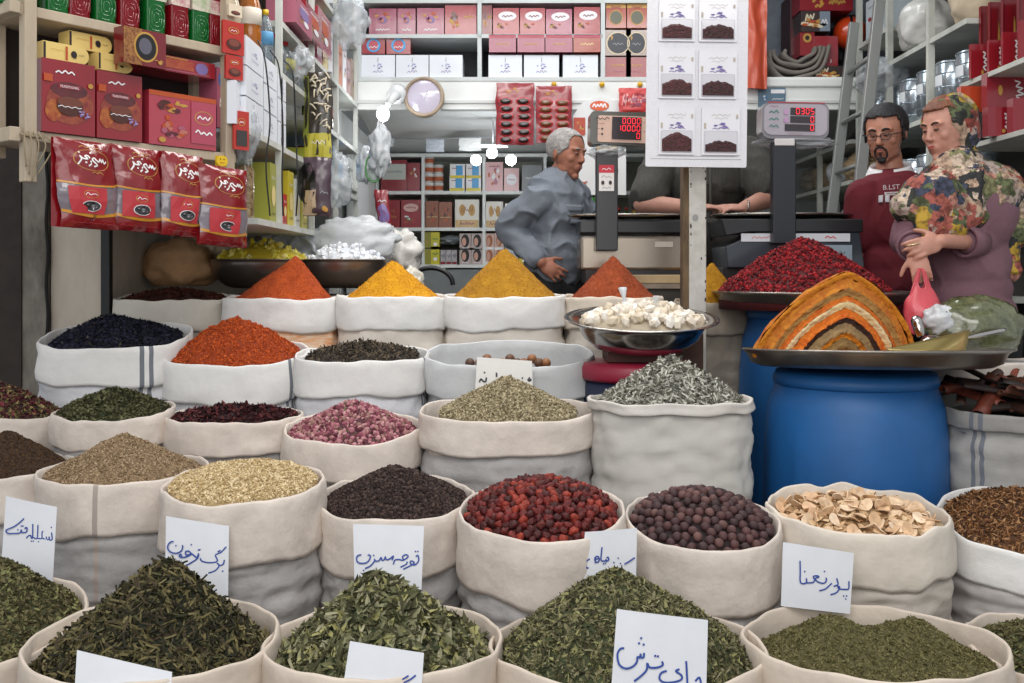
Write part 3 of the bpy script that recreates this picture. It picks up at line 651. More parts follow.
# ------------------------------------------------------------------ printed packs on shelves
def text_mesh(txt, size):
    cu = bpy.data.curves.new('t', 'FONT'); cu.body = txt; cu.size = size; cu.align_x = 'CENTER'; cu.align_y = 'CENTER'; cu.resolution_u = 2
    o = bpy.data.objects.new('t', cu); me = o.to_mesh()
    vs = [v.co.copy() for v in me.vertices]; fs = [tuple(p.vertices) for p in me.polygons]
    o.to_mesh_clear(); bpy.data.objects.remove(o); bpy.data.curves.remove(cu); return vs, fs
def deco(mb, S, W, Hh, items):
    """S(u,v,e): surface point, u,v in 0..1 (v up), e = relief; W,Hh real size"""
    for q, it in enumerate(items):
        k, x, z, w, h, m = it[:6]; e = .0012+.0005*q
        if k == 'r':
            mb.grid(lambda a, b: S(x-w/2+w*a, z-h/2+h*b, e), max(1, int(w*8)), max(1, int(h*8)), m, False)
        elif k == 'e':
            vs = [S(x, z, e)]; n_ = 24
            for r in (.5, 1): vs += [S(x+w/2*r*math.cos(2*PI*i/n_), z+h/2*r*math.sin(2*PI*i/n_), e) for i in range(n_)]
            mb.add(vs, [(0, 1+i, 1+(i+1) % n_) for i in range(n_)]+[(1+i, 1+n_+i, 1+n_+(i+1) % n_, 1+(i+1) % n_) for i in range(n_)], m)
        elif k == 'o':
            t = it[6]; n_ = 32; vs = []
            for r in (1, 1-t): vs += [S(x+w/2*r*math.cos(2*PI*i/n_), z+h/2*r*math.sin(2*PI*i/n_), e) for i in range(n_)]
            mb.add(vs, [(i, n_+i, n_+(i+1) % n_, (i+1) % n_) for i in range(n_)], m)
        elif k == 's':      # scribbled lettering
            rr = random.Random(int(x*999+z*77+w*31)); n_ = max(5, int(w*W/.008)) if len(it) < 8 else it[7]; n_ = min(n_, 26)
            t = it[6] if len(it) > 6 else .0025; pts = []
            for i in range(n_): pts.append((x-w/2+w*i/(n_-1), z+h*.5*(1 if i % 2 else -1)*rr.uniform(.2, 1)))
            cp = cat([(a, b, 0) for a, b in pts], 3); vs = []
            for i, p in enumerate(cp):
                d = cp[min(i+1, len(cp)-1)]-cp[max(i-1, 0)]; d = V((d.x*W, d.y*Hh, 0)); d.normalize() if d.length else None
                vs += [S(p.x-d.y*t/2/W, p.y+d.x*t/2/Hh, e), S(p.x+d.y*t/2/W, p.y-d.x*t/2/Hh, e)]
            mb.add(vs, [(2*i, 2*i+1, 2*i+3, 2*i+2) for i in range(len(cp)-1)], m)
        elif k == 'p':      # traced strokes: list of polylines in 0..1 of w,h (y down)
            for st in it[7]:
                cp = cat([(x-w/2+w*a, z+h/2-h*b, 0) for a, b in st], 3); t = it[6]; vs = []
                if len(cp) == 1: cp = [cp[0]-V((t/W/2, 0, 0)), cp[0]+V((t/W/2, 0, 0))]
                for i, p in enumerate(cp):
                    d = cp[min(i+1, len(cp)-1)]-cp[max(i-1, 0)]; d = V((d.x*W, d.y*Hh, 0)); d.normalize() if d.length else None
                    vs += [S(p.x-d.y*t/2/W, p.y+d.x*t/2/Hh, e), S(p.x+d.y*t/2/W, p.y-d.x*t/2/Hh, e)]
                mb.add(vs, [(2*i, 2*i+1, 2*i+3, 2*i+2) for i in range(len(cp)-1)], m)
        elif k == 't':
            vs, fs = text_mesh(it[6], 1.0); lo = min(v.x for v in vs); hi = max(v.x for v in vs); l2 = min(v.y for v in vs); h2 = max(v.y for v in vs)
            mb.add([S(x+((v.x-lo)/(hi-lo)-.5)*w, z+((v.y-l2)/(h2-l2)-.5)*h, e) for v in vs], fs, m)
        elif k == 'f':      # flower-ish / chunky blob cluster
            rr = random.Random(int(x*999+z*77))
            for j in range(it[6] if len(it) > 6 else 9):
                a = rr.uniform(0, 6.28); r = rr.uniform(.1, .8); cx, cz = x+w/2*r*math.cos(a), z+h/2*r*math.sin(a); bw = w*rr.uniform(.12, .3); bh = h*rr.uniform(.12, .3)
                n_ = 7; mm = m[j % len(m)] if isinstance(m, (list, tuple)) else m
                mb.add([S(cx+bw/2*rr.uniform(.7, 1.2)*math.cos(2*PI*i/n_), cz+bh/2*rr.uniform(.7, 1.2)*math.sin(2*PI*i/n_), e+.0001*j) for i in range(n_)], [tuple(range(n_))], mm)
class Pl:
    def __init__(s, O, u):
        s.O = V((O[0], O[1], 0)); s.u = V((u[0], u[1], 0)).normalized(); s.d = V((-s.u.y, s.u.x, 0))   # d = away from viewer
        s.ri = s.u
    def on(s, px, py, off=0):
        dx = (px-512)/F; O = s.O+s.d*off
        # t*dx = Ox+a*ux ; t = Oy+a*uy
        a = (O.y*dx-O.x)/(s.u.x-s.u.y*dx); t = O.y+a*s.u.y
        return a, H-(py-HY)/F*t
    def pt(s, a, z, dep=0): return s.O+s.u*a+s.d*dep+V((0, 0, z))
def pack(pl, px0, py0, px1, py1, dep, base, items, name, label, cat_, group=None, zb=None, off=.02, side=None, ptilt=0, bev=0, parent=None):
    """box whose front face spans photo px0..px1 ; py0/py1 top/bottom at its left edge ; stands on height zb if given"""
    a0, z1 = pl.on(px0, py0, off); _, z0 = pl.on(px0, py1, off); a1, _ = pl.on(px1, py0, off)
    if zb is not None: z0 = zb
    mb = MB(); q = [(a0, z0), (a1, z0), (a1, z1), (a0, z1)]
    vs = [pl.pt(a, z, off) for a, z in q]+[pl.pt(a, z, off+dep) for a, z in q]
    mb.add(vs, [(0, 1, 2, 3)], base); mb.add(vs, [(5, 4, 7, 6), (4, 0, 3, 7), (1, 5, 6, 2), (3, 2, 6, 7), (4, 5, 1, 0)], side or base)
    W, Hh = a1-a0, z1-z0
    if ptilt:
        c = pl.pt((a0+a1)/2, z0, off+dep/2); R = Matrix.Rotation(ptilt, 3, pl.d)
        mb.v = [tuple(R @ (V(v)-c)+c) for v in mb.v]
        S = lambda u, v, e: R @ (pl.pt(a0+W*u, z0+Hh*v, off-e)-c)+c
    else: S = lambda u, v, e: pl.pt(a0+W*u, z0+Hh*v, off-e)
    deco(mb, S, W, Hh, items)
    o = mb.build(name, parent, bevel=bev)
    if parent is None: tag(o, label, cat_, group)
    return o
GL = lambda c, r=.22: M(c, r, coat=.6, bump=.12, bs=9)
RD, RD2, RD3, MAR = GL('#881a24'), GL('#942631'), GL('#70121c'), GL('#520e18')
PINK, GOLD, ORG, CREAM, WHT, BLU, PUR, BRN2, BLK, DK, GRY, GRN, YEL, SKY = (M(c, .4) for c in ('#a0566a', '#b88c40', '#b04c22', '#e3cf8e', '#e6e4e6', '#4a6aa8', '#7c6aa0', '#4a2620', '#131315', '#251a1c', '#8d9095', '#1f7a3a', '#d6c22a', '#3f9ad0'))
WBOX = M('#d9dde4', .5)
WORD = [[(.98, .5), (.9, .65), (.84, .4), (.8, .62), (.74, .4), (.7, .6), (.62, .55)], [(.62, .55), (.55, .4), (.48, .5), (.55, .7), (.62, .85), (.5, .95)], [(.45, .6), (.4, .75), (.3, .95)], [(.42, .1)], [(.35, .45), (.3, .3), (.22, .35), (.28, .5), (.15, .5), (.08, .35), (.1, .55), (0, .9)], [(.1, .12)], [(.2, .72), (.25, .75)]]
# ---- angled corner shelf at the left
LP = Pl((-1.35, 2.8), (.618, .788)); WOOD = M('#b5a58f', .65, var=.18, vs=7, bump=.2, bs=20, stretch=(1, 1, .3)); L_ = .634+.06
th = thing('corner_shelf', 'rough pale wooden shelf with posts at upper left holding bottles and boxes', 'shelf', (-1.3, 3.0, 1.47))
def lbox(a0, a1, z0, z1, d0, d1, mat, name, parent):
    mb = MB(); vs = [LP.pt(a, z, d) for d in (d0, d1) for z in (z0, z1) for a in (a0, a1)]
    mb.add(vs, [(0, 1, 3, 2), (5, 4, 6, 7), (0, 2, 6, 4), (1, 5, 7, 3), (2, 3, 7, 6), (0, 4, 5, 1)], mat); return mb.build(name, parent, bevel=.003)
for z in (1.825, 1.475): lbox(-.03, L_, z, z+.03, 0, .20, WOOD, 'shelf_board', th)
for a0, d0 in ((-.02, -.012), (L_-.05, -.012), (-.02, .17), (L_-.05, .17)): lbox(a0, a0+.035, 1.36 if d0 < 0 else 1.44, 3.2, d0, d0+.035, WOOD, 'post', th)
lbox(-.06, -.03, 1.825, 1.86, -.01, .30, WOOD, 'side_rail', th); lbox(-.06, -.03, 1.47, 1.51, -.01, .30, WOOD, 'side_rail', th)
mb = MB()
for k in range(5): mb.tube(cat([LP.pt(-.022+.012*k, 1.50, -.016), LP.pt(-.03+.02*k, 1.46, -.03), LP.pt(-.02+.008*k, 1.40-.02*(k % 3), -.02)]), .0022, M('#8f8168', .9), 5)
mb.tube([LP.pt(-.035, 1.49, -.016), LP.pt(.03, 1.485, -.018)], .004, M('#8f8168', .9), 6); mb.build('string', th)
lbox(-.02, L_, 1.475, 3.1, .20, .21, M('#2b211d', .8, var=.4, vs=4), 'back_panel', th)  # dark sheet added, its colour stands in for shade behind the boxes
def sq_bottle(a, col, lab, label, zb=1.855, w=.034):
    g = M(col, .12, coat=.5, trans=.35, bump=.3, bs=25); em = M(col, .1, coat=1)
    th = thing('square_bottle', label, 'bottle', LP.pt(a, zb, .06), 'red and green bottles on the corner shelf')
    mb = MB(LPm(a, zb, .06)); n_ = 28
    def ringp(r, z, sq): 
        return [(r*math.copysign(abs(math.cos(t))**sq, math.cos(t)), r*math.copysign(abs(math.sin(t))**sq, math.sin(t)), z) for t in [2*PI*k/n_ for k in range(n_)]]
    rs = [ringp(.001, 0, 1), ringp(w*.95, 0, .4), ringp(w, .006, .35), ringp(w, .13, .35), ringp(w, .2, .35), ringp(w*.7, .235, .6), ringp(.013, .26, 1), ringp(.013, .30, 1), ringp(.001, .30, 1)]
    vs = [v for r in rs for v in r]; fs = [(j*n_+i, j*n_+(i+1) % n_, (j+1)*n_+(i+1) % n_, (j+1)*n_+i) for j in range(8) for i in range(n_)]
    mb.add(vs, fs, g, True)
    for sx in (0, 1):      # embossed ovals on the faces
        for rr in (.75, .5, .28):
            pts = []
            for k in range(17):
                t = 2*PI*k/16; p = (w*rr*math.copysign(abs(math.cos(t))**.6, math.cos(t)), .052+.04*rr/.75*math.copysign(abs(math.sin(t))**.6, math.sin(t)))
                pts.append((p[0], -w*.995, p[1]) if sx == 0 else (w*.995, p[0], p[1]))
            mb.tube(pts, .0016, em, 5)
    mb.build('bottle_glass', th)
    m2 = MB(LPm(a, zb, .06))
    m2.box((0, 0, .13), (w*2.03, w*2.03, .045), M('#cfc3b4', .6, var=.3, vs=30, col2='#a8566a' if lab else '#8da07a')); m2.build('bottle_label', th)
    m3 = MB(LPm(a, zb, .06)); m3.lathe([(0, .29), (.017, .29), (.017, .32), (0, .32)], (0, 0, 0), M('#b02020' if lab else '#1d6a30', .4), 16); m3.build('cap', th)
def LPm(a, z, d):
    p = LP.pt(a, z, d); m = Matrix.Rotation(math.atan2(LP.u.y, LP.u.x), 4, 'Z'); m.translation = p; return m
for i, px in enumerate((26, 58, 80, 106, 130, 156, 180, 201, 218)):
    a, _ = LP.on(px, 20, .03); red = i % 2 == 0 and i > 0
    if i == 1: red = False
    if i in (2, 4, 6, 8): red = True
    sq_bottle(a if i else -.055+.02, '#8a0c1c' if red else '#0c6a2a', red, ('dark red' if red else 'green')+' cut-glass square bottle, '+('first', 'second', 'third', 'fourth', 'fifth', 'sixth', 'seventh', 'eighth', 'ninth')[i]+' from the left on the corner shelf top')
CAKE = lambda x, z, w, h: [('e', x, z, w, h, BRN2), ('e', x, z+h*.22, w*.95, h*.55, M('#6b3a2c', .5)), ('s', x, z-h*.05, w*.9, h*.15, WHT, .002), ('f', x+w*.55, z-h*.35, w*.6, h*.55, [PUR, M('#9a8ab8', .5)])]
COOKIE = [('e', .52, .42, .9, .58, M('#a2502a', .25, coat=.6, var=.5, vs=26, col2='#78201e')), ('e', .5, .60, .7, .22, M('#5a1a20', .25, coat=.6, var=.3, vs=30)), ('e', .2, .3, .3, .3, M('#b06a34', .3, var=.5, vs=60, col2='#8a2e22')), ('s', .42, .84, .36, .05, WHT, .004), ('r', .5, .645, .42, .055, RD), ('t', .5, .645, .36, .035, WHT, 'TRADITIONAL'), ('e', .9, .7, .1, .07, GOLD), ('r', .1, .74, .16, .1, ORG)]+CAKE(.5, .38, .5, .26)
pack(LP, 42, 57, 95, 133, .05, RD, COOKIE, 'cookie_box', 'shiny red cookie box with a chocolate cake picture, leftmost on the corner shelf', 'box', zb=1.506, off=-.01)
pack(LP, 97, 69.5, 142, 140, .05, RD, COOKIE, 'cookie_box', 'shiny red cookie box with a chocolate cake picture, right beside the leftmost one', 'box', zb=1.506, off=-.01)
def loaf(px0, py0, px1, py1, lab, off=.0):
    a0, z1 = LP.on(px0, py0, off); _, z0 = LP.on(px0, py1, off); a1, _ = LP.on(px1, py0, off)
    mb = MB(); n_ = 8; r = (z1-z0)/2; o = []
    o = [(a0, z0), (a1-r, z0)]+[(a1-r+r*math.sin(PI*k/n_), z0+r-r*math.cos(PI*k/n_)) for k in range(1, n_)]+[(a1-r, z1), (a0, z1)]
    m = M('#d9bd72', .45); k = len(o)
    mb.add([LP.pt(a, z, off) for a, z in o]+[LP.pt(a, z, off+.06) for a, z in o], [tuple(range(k)), tuple(range(2*k-1, k-1, -1))]+[(i, k+i, k+(i+1) % k, (i+1) % k) for i in range(k)], m)
    S = lambda u, v, e: LP.pt(a0+(a1-a0)*u, z0+(z1-z0)*v, off-e)
    deco(mb, S, a1-a0, z1-z0, [('r', .03, .5, .05, .9, DK), ('r', .5, .5, .05, .75, ORG), ('e', .66, .5, .13, .4, DK), ('e', .68, .35, .05, .15, DK), ('s', .3, .6, .3, .1, GOLD, .001), ('s', .82, .5, .12, .08, DK, .001)])
    return tag(mb.build('cream_carton'), lab, 'carton', 'rounded cream cartons on the corner shelf')
c1 = loaf(43, 40, 89, 58.5, 'cream rounded-end carton lying on the leftmost red cookie box'); 
c2 = loaf(69, 30, 112, 47, 'cream rounded-end carton highest of the three, under the bottle shelf', off=.03)
c3 = loaf(98.5, 51.5, 133, 69, 'cream rounded-end carton lying on the second red cookie box')
pack(LP, 123, 25, 166, 62, .05, RD3, [('r', .22, .5, .42, 1, M('#a8763c', .4, var=.6, vs=120, col2='#5e2a1a')), ('e', .52, .52, .56, .84, GOLD), ('e', .52, .52, .48, .72, BLK), ('e', .5, .54, .3, .45, M('#5c5a66', .2)), ('s', .82, .2, .2, .06, GOLD, .002), ('e', .85, .15, .1, .1, GOLD)], 'date_box', 'small red and gold box with a round picture standing against the bottle shelf edge', 'box', off=-.07)
pack(LP, 151, 52, 215, 82, .13, RD2, [('r', .35, .55, .6, .6, M('#b4603a', .35, var=.4, vs=40, col2='#962a2c')), ('e', .78, .5, .2, .75, PUR), ('s', .3, .9, .5, .06, GOLD, .003), ('s', .5, .1, .8, .06, PINK, .003)], 'gift_box', 'red patterned flat box lying on top of the big wrapped red box', 'box', off=.02, zb=1.506+.24)
pack(LP, 149, 89, 216, 142, .12, M('#a63344', .15, coat=1, bump=.5, bs=14), [('r', .5, .955, 1.0, .09, ORG), ('f', .32, .68, .6, .4, [GOLD, BRN2, ORG, MAR], 16), ('f', .3, .3, .5, .4, [ORG, M('#b56a5c', .3), MAR, PINK], 14), ('r', .8, .5, .38, .8, M('#a8384f', .15, coat=1)), ('o', .8, .6, .28, .26, GOLD, .1), ('s', .8, .6, .2, .08, WHT, .004), ('s', .8, .32, .26, .08, WHT, .005), ('e', .18, .1, .1, .1, GOLD)], 'wrapped_gift_box', 'large cellophane-wrapped red box at the right end of the corner shelf', 'box', zb=1.506, off=-.005)
pack(LP, 217, 67, 222, 94, .1, PINK, [('e', .5, .8, .5, .2, BLU), ('f', .5, .4, .8, .3, [WHT, ORG], 5)], 'narrow_box', 'narrow pale pink and blue box by the right post of the corner shelf', 'box', zb=1.59)
# hanging red candy bags
def bag(px0, px1, py0, py1, dpx, off, label, skew=0):
    a0, z1 = LP.on(px0, py0, off); _, z0 = LP.on(px0, py1, off); a1, _ = LP.on(px1, py0, off); W, Hh = a1-a0, z1-z0
    sd = px0
    def S(u, v, e):
        pw = .035*(max(0, math.sin(PI*min(1, max(0, u))))**.6)*(max(0, math.sin(PI*min(1, max(0, v*1.0))))**.5)
        wob = .006*ns(u*3+sd, v*4)+.0035*ns(u*9, v*11+sd)
        side = .012*ns(v*3.5, sd)*(1 if u > .5 else -1)+(.05*(.5-u)*W if v > .93 else 0)
        return LP.pt(a0+W*u+skew*(1-v)+side, z0+Hh*v+(.006*ns(u*7+sd, 2) if v < .05 else 0)-dpx*u, off-pw-wob-e)
    mt = M('#7d1017', .22, coat=.6, bump=.5, bs=16); clr = M('#7a7078', .12, coat=1, bump=.4, bs=20)
    th = thing('candy_bag', label, 'bag', LP.pt((a0+a1)/2, z0, off), 'red candy bags hanging from the corner shelf')
    nu, nv = 20, 32
    def region(v0, v1, mat, name):
        mb = MB(); mb.grid(lambda a, b: S(a, v0+(v1-v0)*b, 0), nu, max(2, int(nv*(v1-v0))), mat)
        return mb
    top = region(.49, 1, mt, ''); 
    deco(top, S, W, Hh, [('o', .55, .77, .66, .24, GOLD, .04), ('p', .56, .78, .56, .18, M('#e8e4e4', .4), .0045, WORD), ('s', .52, .92, .3, .03, GOLD, .002), ('s', .6, .63, .2, .03, GOLD, .002)]); top.build('bag_top', th)
    low = region(0, .15, mt, ''); deco(low, S, W, Hh, [('s', .5, .06, .8, .02, M('#a03036', .3), .002)]); low.build('bag_bottom', th)
    mid = region(.15, .49, clr, ''); mid.build('clear_window', th)
    mb = MB(); gd = M('#c98a2a', .3, coat=.5)
    mb.grid(lambda a, b: S(a, .50-.02*b-.03*math.sin(PI*a)+.02, .003), 16, 1, gd); mb.grid(lambda a, b: S(a, .17-.035*b-.045*math.sin(PI*a)+.03, .003), 16, 1, gd); mb.build('gold_band', th)
    mb = MB(); pk = M('#b5353c', .4)
    deco(mb, lambda u, v, e: S(u, v, e+.0045), W, Hh, [('r', .42, .31, .6, .30, pk), ('o', .45, .38, .22, .09, GOLD, .1), ('s', .45, .38, .16, .04, WHT, .002), ('e', .46, .245, .34, .125, WHT), ('e', .46, .245, .31, .11, M('#3c3c40', .3)), ('f', .46, .245, .26, .1, [GRY, M('#56565c', .3), BLK], 12)])
    mb.build('inner_carton', th)
    mb = MB(); mb.grid(lambda a, b: LP.pt(a0+W*a+.0, z0+Hh*b-dpx*a, off+.012), 8, 8, mt); mb.build('bag_back', th)
bag(53, 112, 136, 226, .006, -.05, 'red candy bag with white script, leftmost of the four hanging', skew=.02)
bag(110, 160, 143, 229, .008, -.035, 'red candy bag with white script, second from left of the four hanging', skew=.012)
bag(161, 204, 150, 234, .010, -.05, 'red candy bag with white script, third from left of the four hanging')
bag(199, 247, 163, 244, .010, -.075, 'red candy bag with white script, lowest and rightmost of the four hanging')
# sachets and smiley at the right post
RS = GL('#b02a20')
def sachet(px0, py0, px1, py1, lab, its, base=RS, dz=.012):
    return pack(LP, px0, py0, px1, py1, dz, base, its, 'date_sachet', lab, 'sachet', 'small date sachets hanging on the shelf post', off=-.03, bev=.003)
dt = [('o', .5, .72, .5, .2, GOLD, .15), ('s', .5, .72, .3, .08, WHT, .002), ('e', .5, .3, .7, .34, BRN2), ('e', .5, .34, .5, .22, M('#7a4438', .3))]
sachet(229, 3, 242, 15, 'cream sachet with dark dates, topmost on the right shelf post', dt[2:], M('#d9c9b0', .4))
sachet(223, 19, 244, 52, 'red sachet with dark dates, the larger one on the right shelf post', dt)
sachet(226, 54, 243, 78, 'red sachet under the larger date sachet on the post', dt)
sachet(234, 110, 249, 149, 'red narrow sachet with a clear window hanging above the rightmost candy bag', dt[:2]+[('r', .5, .3, .7, .4, M('#2c2424', .15, coat=1))], dz=.012)
mb = MB(); a, z = LP.on(222, 161, -.03); mb.box((0, 0, 0), (.001, .001, .001), YEL); mb = MB(); S = lambda u, v, e: LP.pt(a-.022+.044*u, z-.02+.04*v, -.03-e)
deco(mb, S, .04, .04, [('e', .5, .5, 1, .9, M('#e0b820', .5)), ('e', .35, .65, .1, .12, BLK), ('e', .65, .65, .1, .12, BLK), ('s', .5, .35, .4, .05, ORG, .002, 5)]); mb2 = mb
mb2.grid(lambda u, v: S(u, .08+v*.84, -.006), 2, 2, M('#c9a418', .5)); tag(mb2.build('smiley_sticker'), 'small yellow smiley sticker at the foot of the right shelf post', 'sticker')
# ------------------------------------------------------------------ shelves along the left wall
LW = Pl((-.89, 3.30), (0, 1)); SW = M('#c6c8c2', .6, var=.14, vs=5)
th = thing('side_shelf_unit', 'long white shelf unit running back along the left wall', 'shelf', (-1.2, 4.5, 0))
def lw(y0, y1, z, t=.022, x0=-1.22, x1=-.89): 
    MB().box(((x0+x1)/2, (y0+y1)/2, z-t/2), (x1-x0, y1-y0, t), SW).build('shelf_board', th)
for q_ in ((3.36, 3.5, 1.6, .022, -.97), (3.5, 5.78, 1.6), (3.87, 4.5, 1.885), (3.87, 5.78, 2.085), (4.5, 5.78, 1.82), (3.5, 5.78, 2.42), (3.5, 5.78, 1.30), (4.5, 5.78, 1.55)): lw(*q_)
for y in (3.87, 4.5, 5.12, 5.77): MB().box((-.902, y, 2.24 if y < 5 else 1.6), (.024, .024, 1.92 if y < 5 else 3.2), SW).build('upright', th)
MB().box((-1.235, 4.66, 2.23), (.02, 2.24, 1.94), M('#8c8a84', .8, var=.2, vs=3)).build('back_panel', th)
k = 0
LOGO = [('f', .5, .5, .3, .3, [PUR, M('#9aa0c0', .5)], 6), ('s', .5, .3, .4, .08, PUR, .002)]
for c, (px0, px1) in enumerate(((246, 263), (264, 277), (278, 286))):
    for r in range(3):
        y = LW.on(px0, 100)[0]; h = (.103, .097, .09)[c]
        z0 = 1.6+h*r; t = 3.3+y
        py1 = HY-(z0-H)/t*F; py0 = HY-(z0+h-.005-H)/t*F
        pack(LW, px0, py0, px1, py1, .08 if c == 0 else .22, WBOX, LOGO, 'white_carton', '%s white carton in the %s column of the stack on the left wall shelf' % (('bottom', 'middle', 'top')[r], ('nearest', 'second', 'third')[c]), 'carton', 'white cartons stacked on the left wall shelf', zb=z0, off=0)
pack(LW, 236, 80, 246, 110, .03, WBOX, LOGO, 'white_carton', 'single white carton just behind the post with the red sachets', 'carton', 'white cartons stacked on the left wall shelf', zb=1.6)
def bottle(x, y, z, r, h, col, capc, label, lab=None, clear=False, group='bottles on the left wall shelves', name='plastic_bottle'):
    th = thing(name, label, 'bottle', (x, y, z), group)
    m = M(col, .1, coat=.6, trans=.75 if clear else .1, bump=.2 if clear else 0, bs=40)
    pr = [(0, 0), (r*.9, 0), (r, .01), (r, h*.25), (r*.93, h*.3), (r, h*.35), (r, h*.58), (r*.75, h*.74), (r*.32, h*.88), (r*.3, h*.92), (0, h*.92)]
    MB().lathe(pr, (x, y, z), m, 20).build('bottle_body', th)
    MB().lathe([(0, h*.9), (r*.4, h*.9), (r*.4, h), (0, h)], (x, y, z), M(capc, .4), 14).build('cap', th)
    if lab: MB().lathe([(r*1.02, h*.34), (r*1.03, h*.57), (r*1.0, h*.575), (r*1.0, h*.335)], (x, y, z), M(lab, .5), 20).build('bottle_label', th)
def LX(px, py, Y): p = P(px, py, Y); return p
bottle(-.955, 3.53, 2.10, .045, .30, '#8a4a1c', '#b8221e', 'brown oil bottle with red cap on the highest left wall shelf board', '#d8cfc0') if 0 else None
p = P(266, 50, 3.62); bottle(-.945, 3.60, 1.6+.312, .042, .25, '#9a5a20', '#b8221e', 'amber oil bottle with red cap standing on the white cartons', '#dcd3c4')
p = P(279, 55, 3.75); bottle(-.925, 3.755, 1.6+.295, .028, .20, '#b5c3cb', '#d8b020', 'slim clear water bottle with yellow cap beside the amber oil bottle', '#5a9ac8', True)
p = P(244, 40, 3.55); bottle(-.98, 3.50, 1.912, .03, .2, '#b8a890', '#a85a3c', 'pale bottle half behind the amber oil bottle', None)
for i, (y, h) in enumerate(((4.0, .25), (4.14, .25), (4.28, .22), (4.4, .2))):
    bottle(-.955+.01*(i % 2), y, 1.885, .052-.004*i, h-.07, '#b9c2c6', '#c02420', ('nearest', 'second', 'third', 'farthest')[i]+' clear water bottle with red cap on the short left wall shelf', None if i != 1 else '#d8d060', True)
for i in range(5):
    bottle(-.935, 4.6+.15*i, 1.82, .032, .2, '#2a1c1a', '#c8c8c8' if i < 2 else '#b02a24', ('nearest', 'second', 'third', 'fourth', 'farthest')[i]+' dark bottle in the row on the back part of the left wall shelves', '#7a3020' if i % 2 else '#2a5a98')
# mid packs leaning out on the 2.085 board
pk = [(296, -6, 312, 22, PINK), (306, 0, 322, 30, RD), (318, 5, 331, 44, RD2)]
for i, (a, b, c, d, m) in enumerate(pk):
    pack(LW, a, b, c, d, .12, m, [('e', .5, .6, .6, .4, PUR if i == 0 else ORG), ('s', .5, .8, .5, .08, WHT, .004), ('e', .6, .3, .3, .2, WHT), ('f', .4, .3, .5, .3, [GOLD, MAR], 5)], 'snack_packet', ('nearest', 'middle', 'farthest')[i]+' pink-red packet of the three lined up high on the left wall shelf', 'packet', 'pink-red packets high on the left wall', off=-.03+.01*i)
cols = [PINK, CREAM, WHT, GRY, M('#c07a5a', .4), WHT, RD2, M('#a08a7a', .4)]
for i in range(8):
    y = 4.62+.14*i; t = y; px0 = 512-.9*F/t; px1 = 512-.9*F/(t+.12); hh = .20+.03*(i % 3)
    pack(LW, px0, HY-(2.085+hh-H)/t*F, px1, HY-(2.085-H)/t*F, .15, cols[i], [('s', .5, .75, .6, .08, MAR, .004), ('f', .5, .4, .6, .4, [GOLD, BRN2, PUR], 5)], 'slim_carton', ('first', 'second', 'third', 'fourth', 'fifth', 'sixth', 'seventh', 'eighth')[i]+' upright slim carton, counting back, on the left wall shelf below the top', 'carton', 'slim cartons in a row on the left wall shelf', zb=2.085)
cols = [M('#b0b43c', .4), MAR, M('#8fb0c8', .4), SKY, WHT, M('#b8bcb8', .4)]
for i in range(6):
    y = 4.62+.18*i; t = y; px0 = 512-.9*F/t; px1 = 512-.9*F/(t+.15); hh = .14+.03*(i % 3)
    pack(LW, px0, HY-(1.55+hh-H)/t*F, px1, HY-(1.55-H)/t*F, .15, cols[i], [('s', .5, .7, .6, .1, DK, .004), ('r', .5, .3, .7, .3, WHT)], 'grocery_carton', ('first', 'second', 'third', 'fourth', 'fifth', 'sixth')[i]+' small grocery carton, counting back, on the lower left wall shelf', 'carton', 'grocery cartons on the lower left wall shelf', zb=1.55)
# nut jar, tins and cartons on the 1.30 board
th = thing('nut_jar', 'tall clear jar of pale nuts low on the left wall shelf', 'jar', (-.955, 3.56, 1.30))
MB().lathe([(0, 0), (.034, 0), (.036, .01), (.036, .17), (.026, .19), (.026, .2), (0, .2)], (-.955, 3.56, 1.30), M('#a08a66', .2, coat=1, var=.6, vs=70, col2='#5e4426'), 20).build('jar_body', th)
MB().lathe([(0, .19), (.03, .19), (.03, .215), (0, .215)], (-.955, 3.56, 1.30), M('#8d9a8a', .3, coat=1), 20).build('lid', th)
its = [(270, 286, 3.72, 3.82, M('#9a9a3a', .4), .22, 'olive green'), (0, 0, 3.84, 3.92, M('#1b1b1e', .4), .14, 'black'), (0, 0, 3.93, 4.0, M('#b02020', .4), .12, 'red topped'), (0, 0, 4.02, 4.12, M('#c8b832', .4), .22, 'yellow'), (0, 0, 4.14, 4.24, M('#d0d0c4', .4), .2, 'white'), (0, 0, 4.28, 4.4, M('#a8a04a', .4), .17, 'dull green')]
for _, _, y0, y1, m, h, nm in its:
    px0, px1 = 512-.9*F/y0, 512-.9*F/y1
    pack(LW, px0, HY-(1.30+h-H)/y0*F, px1, HY-(1.30-H)/y0*F, .14, m, [('s', .5, .75, .6, .08, WHT, .003), ('e', .5, .45, .6, .35, CREAM), ('s', .5, .15, .6, .06, DK, .003)], 'tea_carton', nm+' carton low on the left wall shelf behind the nut jar', 'carton', 'cartons low on the left wall shelf', zb=1.30)
